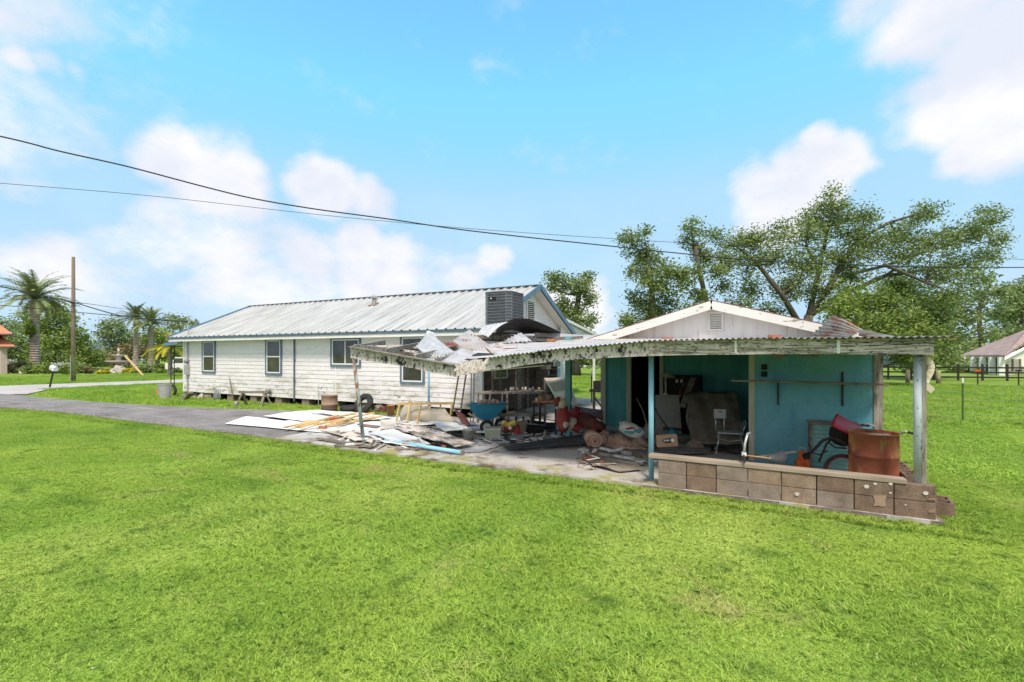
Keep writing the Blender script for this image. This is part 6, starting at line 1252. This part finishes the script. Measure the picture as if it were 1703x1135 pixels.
for i, k in enumerate((.15, .45, .72)): q = A_.lerp(B_, k)+Vector((0, -.25, .8)); MB().obox(q, (1.0, .08, 1.5), (0, 0, math.atan2((B_-A_).y, (B_-A_).x))).build('door' if i == 2 else 'window', 'glass' if i < 2 else 'darkred', hs)
for px in (1677, 1690): 
    w_ = MB().obox(PD(px, 607.5, 46.7), (.75, .08, 1.15), (0, 0, TH)).build('window', 'curtain', hs)
    for s in (-1, 1): MB().obox(PD(px+s*6.3, 607.5, 46.65), (.16, .1, 1.2), (0, 0, TH)).build('shutter', 'brownrail', w_)
def far_house(name, label, x0, x1, ye, yr, yb, d_, wallm, roofm, hip=.25, cat='house', win=3):
    t = T(name, label, cat, PD((x0+x1)/2, yb, d_)); dz = Vector((-S_, C_, 0))*6
    A, B = PD(x0, ye, d_), PD(x1, ye, d_); a, b = PD(x0+(x1-x0)*.04, yb, d_), PD(x1-(x1-x0)*.04, yb, d_); a.z = b.z = GZ
    A2 = Vector((a.x, a.y, A.z)); B2 = Vector((b.x, b.y, B.z)); mb = MB(); mb.add([a, b, B2, A2, a+dz, b+dz, B2+dz, A2+dz], [(0,1,2,3), (1,5,6,2), (5,4,7,6), (4,0,3,7)]); mb.build('wall', wallm, t)
    C, D = PD(x0+(x1-x0)*hip, yr, d_)+dz*.5, PD(x1-(x1-x0)*hip, yr, d_)+dz*.5; mb = MB(); e = dz*.06; mb.add([A-e, B-e, B+dz+e, A+dz+e, C, D], [(0,1,5,4), (2,3,4,5), (1,2,5), (3,0,4), (3,2,1,0)]); mb.build('roof', roofm, t)
    for i in range(win):
        k = (i+.7)/(win+.4); q = a.lerp(b, k); q.z = A.z*.52; MB().obox(q-dz.normalized()*.05, ((b-a).length*.09, .08, A.z*.4), (0, 0, TH)).build('window', 'glass', t)
    return t
far_house('grey_house', 'dark blue grey house with white gable far behind the shed corner', 1486, 1545, 598, 585, 622, 75, 'housegrey', 'slate')
far_house('grey_cottage', 'small far grey cottage left of the ranch house', 1580, 1603, 608, 602, 620, 90, 'housewhite', 'housegrey')
far_house('pale_house', 'pale house far off seen in the gap between house and shed', 985, 1040, 604, 590, 622, 95, 'stucco', 'housegrey')
far_house('white_cottage', 'white house with dark roof half hidden behind the garden trees', 138, 176, 584, 566, 612, 110, 'housewhite', 'slate', .3)
far_house('white_garage', 'low white roofed building behind the fountain garden', 148, 180, 598, 583, 610, 92, 'housegrey', 'whitesheet', .1, win=0)
# left villa with tile roofs
t = T('tile_roof_villa', 'pink stucco villa with red tile roofs at the left edge', 'villa', G(-10, 622, GZ)); d_ = 50
for (x1, ye, yr, x0) in ((22, 556, 546, -120), (27, 577, 566, -120)):
    A, B = PD(x0, ye, d_), PD(x1, ye, d_); C, D = PD(x0, yr-14, d_+4), PD(x1-34, yr-14, d_+4); yf = HZ-(HZ-ye)*50/58; mb = MB(); mb.add([A, B, PD(x1-14, yf, 58), PD(x0, yf, 58), C, D], [(0,1,5,4), (1,2,5), (2,3,4,5), (0,3,2,1)]); mb.build('roof', 'rooftile', t)
    MB().bar(A, B, .12, .12).build('gutter', 'brownrail', t)
A = PD(-120, 577, 51.5); B = PD(-6, 577, 51.5); MB().plate([(A.x, A.y, GZ), (B.x, B.y, GZ), (B.x, B.y, 4.6), (A.x, A.y, 4.6)], .3, (-S_, C_, 0)).build('wall', 'stucco', t)
for px in (5, -40, -85): q = PD(px, 600, d_+.5); MB().bar((q.x, q.y, GZ), (q.x, q.y, 2.8), .5).build('column', 'stucco', t)
# garden fountain, boulders, pots, cars
c = G(197, 616.5, GZ); c = PD(197, 616.5, 60); c.z = GZ; t = T('fountain', 'three tiered stone fountain in the garden across the road', 'fountain', c)
MB().lathe([(0, 0), (.5, 0), (.35, .25), (.3, .9), (1.3, 1.1), (1.35, 1.25), (1.2, 1.25), (.3, 1.15), (.22, 1.75), (.7, 1.9), (.72, 2.0), (.2, 1.95), (.16, 2.35), (.4, 2.45), (.12, 2.45), (.1, 2.8), (0, 2.95)], c, 24).build('basin', 'stone', t, True)
for i, (px, py, s, m_, lb) in enumerate([(197, 622, .55, 'stone', 'big pale boulder below the fountain'), (38, 621.5, .3, 'stucco', 'pinkish stone at the garden edge near the villa'), (52, 621.5, .25, 'stone', 'small stone in the bed left of the tall palm'), (186, 622, .25, 'stone', 'small stone left of the big boulder'), (210, 622, .28, 'stone', 'flat stone right of the big boulder')]):
    tag(MB().ball(G(px, py, GZ)+Vector((0, 0, s*.5)), (s*1.3, s, s), i, .5).build('boulder', m_), lb, 'boulder', 'stones in the garden bed')
def car(label, px, py, d_, m_, yaw, L_=4.4, h=1.45, truck=False):
    c = PD(px, py, d_); c.z = GZ; t = T('parked_truck' if truck else 'parked_car', label, 'truck' if truck else 'car', c); mt = Matrix.Translation(c) @ Matrix.Rotation(yaw, 4, 'Z')
    prof = [(-L_/2, .35), (-L_/2, .8), (-L_*.32, .92), (-L_*.2, h), (L_*.12, h), (L_*.26, .95), (L_/2, .85), (L_/2, .35)] if not truck else [(-L_/2, .45), (-L_/2, 1.1), (-L_*.3, 1.15), (-L_*.22, h+.25), (L_*.06, h+.25), (L_*.1, 1.15), (L_/2, 1.15), (L_/2, .45)]
    mb = MB(); n = len(prof); mb.add([mt @ Vector((x, -.85, z)) for x, z in prof]+[mt @ Vector((x, .85, z)) for x, z in prof], [tuple(range(n)), tuple(range(2*n-1, n-1, -1))]+[(i, n+i, n+(i+1) % n, (i+1) % n) for i in range(n)]); mb.build('body', m_, t)
    g = prof[2:6]; MB().add([mt @ Vector((x*.93+.0, -.862, .95+(z-.95)*.85)) for x, z in g]+[mt @ Vector((x*.93, .862, .95+(z-.95)*.85)) for x, z in g], [(0,1,2,3), (7,6,5,4)]).build('window', 'glass', t)
    for x in (-L_*.31, L_*.31):
        for y in (-.8, .8): w_ = MB().torus(mt @ Matrix.Translation((x, y, .33)) @ Matrix.Rotation(R(90), 4, 'X'), .24, .1, 20, 8).build('wheel', 'rubber', t, True); MB().lathe([(0, .02), (.17, .05)], mt @ Matrix.Translation((x, y, .33)) @ Matrix.Rotation(R(90), 4, 'X'), 12).build('rim', 'rim', w_)
car('dark blue car parked behind the garden left of the fountain', 178, 612, 100, 'carpaint', .3); car('greyish car parked behind the garden right of the fountain', 225, 612, 102, 'steelgrey', .2); car('white pickup truck parked beside the house canopy', 316, 618, 52, 'cleanwhite', .15, 5.2, 1.5, True)
car('silver car half hidden by shrubs right of the mailbox', 112, 612, 98, 'rim', .1)

# ---------------- palms ----------------
def palm(label, px, py, d_, py_top, r_px, m='palmleaf', n=46, seed=1, trunk_r=.55, droop=1.0, dead=0):
    r = random.Random(seed); b = PD(px, py, d_); b.z = GZ; tz = PD(px, py_top, d_).z; Rr = r_px*d_/F; t = T('palm_tree', label, 'palm', b); H = tz-GZ
    prof = [(trunk_r*1.25, 0), (trunk_r*.9, H*.12), (trunk_r*.85, H*.5), (trunk_r*.75, H*.75), (trunk_r*1.0, H*.86), (trunk_r*.9, H*.94), (trunk_r*.4, H)]
    mb = MB(); ns = 60; vs = []
    P2 = [(float(np.interp(i/ns, [p[1]/H for p in prof], [p[0] for p in prof])), H*i/ns) for i in range(ns+1)]
    mb.lathe([(a*(1+.09*((i % 2)*2-1)), z) for i, (a, z) in enumerate(P2)], b, 16); mb.build('trunk', 'palmtrunk', t)
    V = []; Fc = []; rn = []; top = Vector((b.x, b.y, tz))
    for i in range(n):
        az = r.uniform(0, 6.283); el = R(r.choice([80, 65, 50, 38, 25, 12, 0])+r.uniform(-8, 8)); Lf = Rr*1.25*r.uniform(.85, 1.1); h = Vector((math.cos(az), math.sin(az), 0)); c_ = r.uniform(0, .6)
        pts = []; p = top.copy(); a = el; ns_ = 18
        for k in range(ns_+1): pts.append(p.copy()); p = p+(h*math.cos(a)+Vector((0, 0, math.sin(a))))*(Lf/ns_); a -= droop*R(70)/ns_*(.4+1.2*k/ns_)
        sd = h.cross(Vector((0, 0, 1)))
        for k in range(1, ns_*3):
            kk = k/3; q = pts[int(kk)].lerp(pts[min(ns_, int(kk)+1)], kk % 1); tg = (pts[min(ns_, int(kk)+1)]-pts[int(kk)]).normalized(); w = Lf*.17*math.sin(math.pi*min(1, .12+kk/ns_*.85))**.6
            for s in (-1, 1):
                d2 = (sd*s*.8+tg*.75+Vector((0, 0, r.uniform(-.35, .25)))).normalized(); wv_ = tg*.035*Lf/3; o = len(V)
                V += [q-wv_, q+wv_, q+d2*w, q+d2*w*.55-wv_*.3]; Fc.append((o, o+1, o+2, o+3)); rn += [min(1, c_+r.random()*.4)]*4
    np_mesh('crown', np.array([tuple(v) for v in V]), np.array(Fc), m, t, np.array(rn), loc=tuple(b)); return t
palm('tall date palm with a thick trunk at the left edge of the garden', 58, 618, 57, 497, 50, seed=3, trunk_r=.52, n=60)
palm('left one of the two smaller palms behind the fountain garden', 226, 614, 66, 532, 27, seed=5, trunk_r=.33, n=60)
palm('right one of the two smaller palms, nearer the canopy', 251, 615, 64, 541, 29, seed=6, trunk_r=.33, n=60)
palm('yellowing young palm right behind the iron canopy posts', 283, 627, 43, 582, 34, 'leafyellow', 30, 8, .2, 1.3)
E_ = [(0,0)]
# fern clump on the tall palm trunk
q = PD(51, 545, 56.3); shrub('trunk_fern', 'bright fern clump growing on the trunk of the tall palm', tuple(q+Vector((0, 0, -1.2))), 1.2, 2.4, 'leaflight', 16, 24, .16, 4, 'fern')

# ---------------- garden shrubs ----------------
S = [(20,621,54,22,'leafbrown','brownish purple hedge by the villa column'),(42,620,26,22,'leaflight','bright green bush above the brown hedge'),(47,622,22,14,'leafdark','low leafy bush left of the tall palm foot'),(75,622,30,20,'leaf','rounded agave like bush right of the tall palm'),(100,621,26,20,'flower','white flowering bush behind the mailbox'),(112,623,28,16,'leaf','broad leafed clump left of the utility pole'),(136,621,22,18,'leafdark','dark clipped bush right of the utility pole'),(147,622,10,12,'leafbrown','reddish potted plant beside the dark bush'),(176,622,28,9,'leafyellow','yellow green low shrub left of the boulder'),(162,619,18,8,'leafdark','low dark shrub behind the yellow one'),(219,622,24,10,'leafyellow','yellow green low shrub right of the boulder'),(240,622,24,17,'leafhaze','spiky blue green agave by the guy marker'),(206,614,44,8,'leafdark','long dark hedge behind the fountain'),(268,623,16,9,'leaflight','light green shrub left of the iron posts'),(262,618,24,14,'leaf','bushy shrub behind the right small palm'),(88,618,26,14,'flower','second white flowering bush behind the agave like bush'),(10,612,30,16,'flower','white flowering shrub behind the villa corner'),(295,622,12,10,'leafdark','dark shrub at the foot of the yellowing palm'),
 (1518,622,26,14,'leaf','rounded bush in front of the dark grey house'),(1612,620,22,14,'leafdark','clipped round bush at the ranch porch corner'),(1588,620,22,12,'leafdark','clipped round bush left of the ranch porch'),(1648,621,26,13,'leafdark','clipped round bush before the ranch porch door'),(1627,622,18,8,'leaflight','light low bush between the clipped bushes')]
for i, (px, py, w, h, m_, lb) in enumerate(S):
    b = G(px, py, GZ); d_ = -(b.x-CU)*S_+(b.y-CV)*C_
    shrub('shrub', lb, tuple(b), w*d_/F, h*d_/F, m_, 30, 34, .13, i+20, 'shrub', 'garden shrubs' if px < 400 else 'shrubs by the far houses')

# ---------------- trees ----------------
def gb(px, d_): q = PD(px, 600, d_); q.z = GZ; return q
d_ = 36
def lim(pts, d_, ra): return ([PD(x, y, d_+(z if z else 0)) for x, y, z in pts], ra)
tree('oak_tree', 'huge spreading oak with long limbs behind the shed', 'tree', gb(1328, d_),
 [(1345,395,28,28),(1385,345,32,22),(1365,370,40,28),(1410,385,38,28),(1440,360,24,18),(1395,430,50,26),(1340,440,34,28),(1455,405,40,26),(1490,385,34,20),(1520,365,30,14),(1545,350,18,10),(1505,425,40,24),(1550,400,34,20),(1590,395,32,20),(1625,380,26,18),(1650,360,16,16),(1662,398,18,20),(1640,425,28,18),(1595,440,38,22),(1545,455,38,24),(1570,490,30,18),(1620,470,20,18),(1290,430,32,26),(1265,395,34,20),(1225,400,32,18),(1245,440,32,24),(1205,430,22,18),(1300,385,20,16),(1310,480,38,24),(1250,480,28,20),(1365,480,36,22),(1420,460,36,20),(1225,510,22,22),(1290,520,28,18),(1190,395,14,12),(1380,322,14,8),(1640,350,12,8)],
 d_, 'leafdark', 44, .82, .105, r0=.5, seed=11, spread=.36,
 trunk=[gb(1328, d_), PD(1338,560,d_), PD(1345,525,d_)],
 limbs=[lim([(1345,525,0),(1375,485,.5),(1420,455,1.2),(1470,443,1.8),(1530,422,2.2),(1600,402,2),(1650,385,2)], d_, .19), lim([(1345,525,0),(1400,490,1),(1470,460,1.5),(1530,450,2),(1600,440,2)], d_, .26), lim([(1372,490,0),(1400,440,.5),(1425,400,.5),(1480,370,0),(1540,352,0)], d_, .24), lim([(1345,525,0),(1362,450,1.5),(1375,390,1.5),(1385,335,1.5)], d_, .22), lim([(1338,555,0),(1300,490,-1),(1260,440,-1),(1225,410,-1)], d_, .26), lim([(1330,570,0),(1290,540,1),(1245,520,1),(1215,505,1)], d_, .2), lim([(1362,450,1.5),(1340,410,1),(1345,385,1)], d_, .14), lim([(1470,440,-1.5),(1540,470,-1),(1590,490,-1)], d_, .14)], squash=.6)
tree('tall_tree', 'tall narrow leafy tree standing left of the shed gable', 'tree', gb(1086, 33), [(1045,398,18,14),(1062,415,24,16),(1080,440,26,20),(1112,448,24,16),(1132,460,12,12),(1060,450,18,14),(1090,475,28,22),(1062,500,22,20),(1108,500,24,20),(1082,525,30,24),(1055,540,20,18),(1112,535,26,20),(1128,555,20,18),(1040,530,8,8),(1070,385,8,6)], 33, 'leafdark', 40, 1.1, .105, r0=.28, seed=12, trunk=[gb(1086, 33), PD(1086,540,33), PD(1084,480,33), PD(1075,430,33)], spread=.27)
tree('slender_tree', 'slender tree with two leafy tops left of the oak', 'tree', gb(1180, 35), [(1150,380,14,14),(1165,385,12,8),(1155,410,16,14),(1170,430,18,16),(1150,455,18,16),(1140,475,14,14),(1190,450,18,18),(1165,490,18,14),(1200,475,14,14),(1148,510,14,12),(1140,402,8,10)], 35, 'leafdark', 40, 1.0, .105, r0=.22, seed=13, trunk=[gb(1180, 35), PD(1174,500,35), PD(1163,450,35), PD(1156,410,35)], spread=.26)
tree('broadleaf_tree', 'dense rounded tree below the oak, behind the shed roof', 'tree', gb(1450, 30), [(1400,515,30,24),(1430,500,34,24),(1470,505,30,22),(1500,535,34,24),(1450,540,40,26),(1395,550,30,20),(1530,560,28,20),(1480,565,40,20),(1425,570,34,16),(1515,590,30,18)], 30, 'leaf', 34, 2.0, .105, r0=.3, seed=14, spread=.34)
tree('dark_tree', 'darker loose tree between the dense tree and the ranch house', 'tree', gb(1545, 40), [(1530,500,24,22),(1555,520,26,24),(1500,480,24,18),(1540,550,28,22),(1565,560,22,22),(1550,590,30,16),(1510,600,26,14),(1480,470,20,14),(1580,600,16,10)], 40, 'leafdark', 44, 1.2, .125, r0=.25, seed=15, spread=.42)
tree('sparse_tree', 'sparse pale tree with sky showing through behind the ranch house', 'tree', gb(1633, 62), [(1600,500,22,16),(1635,490,22,16),(1660,485,18,14),(1610,530,24,16),(1590,520,18,16),(1655,520,24,16),(1625,555,26,14),(1585,555,18,14),(1640,460,14,12),(1600,580,20,12),(1575,495,14,12)], 62, 'leafhaze', 22, .45, .22, r0=.35, seed=16, trunk=[gb(1633, 62), PD(1632,560,62), PD(1627,520,62), PD(1638,490,62)], spread=.55)
tree('side_tree', 'full green tree rising at the right edge above the ranch roof', 'tree', gb(1700, 75), [(1690,500,26,20),(1715,520,30,30),(1680,530,26,18),(1700,560,34,20),(1670,560,22,14),(1740,500,34,40),(1695,480,18,14)], 75, 'leafhaze', 26, .6, .25, r0=.5, seed=17, spread=.7)
tree('garden_tree', 'leafy tree with a split top behind the end of the white house', 'tree', gb(958, 44), [(925,462,16,10),(945,475,20,14),(918,478,8,6),(965,478,18,14),(975,462,12,8),(978,500,12,14),(930,505,14,12),(945,520,26,16),(962,540,26,20),(938,545,22,16),(985,530,8,8),(955,570,24,16),(965,600,18,10),(990,603,16,8)], 44, 'leafdark', 44, .85, .13, r0=.42, seed=18, trunk=[gb(958, 44), PD(958,600,44), PD(957,530,44), PD(963,490,44)], spread=.34)
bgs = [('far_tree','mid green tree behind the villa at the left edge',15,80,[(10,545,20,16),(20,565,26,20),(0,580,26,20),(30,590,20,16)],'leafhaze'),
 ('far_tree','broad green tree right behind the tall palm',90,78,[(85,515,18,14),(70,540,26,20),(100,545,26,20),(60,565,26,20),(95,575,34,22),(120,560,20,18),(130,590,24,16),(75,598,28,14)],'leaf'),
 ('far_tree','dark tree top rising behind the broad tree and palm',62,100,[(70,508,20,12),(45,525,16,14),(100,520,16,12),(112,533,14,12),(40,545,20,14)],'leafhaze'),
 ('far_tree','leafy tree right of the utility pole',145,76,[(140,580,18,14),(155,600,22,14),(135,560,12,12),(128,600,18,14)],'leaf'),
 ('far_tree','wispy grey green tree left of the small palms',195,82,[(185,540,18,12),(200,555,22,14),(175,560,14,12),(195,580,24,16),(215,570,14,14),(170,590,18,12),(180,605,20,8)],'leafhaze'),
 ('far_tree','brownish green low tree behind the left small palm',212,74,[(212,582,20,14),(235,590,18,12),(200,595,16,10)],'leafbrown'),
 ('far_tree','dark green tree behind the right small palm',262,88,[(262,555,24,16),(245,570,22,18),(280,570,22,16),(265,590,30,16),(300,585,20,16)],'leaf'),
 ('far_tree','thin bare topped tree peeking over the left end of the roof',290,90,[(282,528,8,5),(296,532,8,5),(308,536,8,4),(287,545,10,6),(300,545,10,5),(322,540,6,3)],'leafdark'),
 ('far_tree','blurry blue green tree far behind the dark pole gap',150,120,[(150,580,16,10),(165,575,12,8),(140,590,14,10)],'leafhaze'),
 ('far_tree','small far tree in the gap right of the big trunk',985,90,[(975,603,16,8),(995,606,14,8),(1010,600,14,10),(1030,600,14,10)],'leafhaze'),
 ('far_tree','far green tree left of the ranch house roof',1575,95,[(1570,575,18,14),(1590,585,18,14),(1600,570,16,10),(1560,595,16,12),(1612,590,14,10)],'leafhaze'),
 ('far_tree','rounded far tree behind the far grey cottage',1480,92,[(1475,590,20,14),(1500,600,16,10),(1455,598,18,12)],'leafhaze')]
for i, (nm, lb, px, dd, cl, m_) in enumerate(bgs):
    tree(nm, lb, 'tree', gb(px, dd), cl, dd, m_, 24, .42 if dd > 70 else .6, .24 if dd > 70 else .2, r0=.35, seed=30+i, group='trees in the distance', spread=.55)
# distant wood along the horizon
C = []; rr = random.Random(9)
for i in range(900):
    a = rr.uniform(-1.25, 1.25); dd = rr.uniform(190, 230); h = rr.random()*(7+3*mnoise.noise((a*9, 0, 0))+2*mnoise.noise((a*40, 3, 0))); X = math.tan(a)*dd if abs(a) < 1.2 else 0
    C.append(tuple(Vector((CU, CV, 0))+Vector((C_*X-S_*dd, S_*X+C_*dd, max(.5, h)))))
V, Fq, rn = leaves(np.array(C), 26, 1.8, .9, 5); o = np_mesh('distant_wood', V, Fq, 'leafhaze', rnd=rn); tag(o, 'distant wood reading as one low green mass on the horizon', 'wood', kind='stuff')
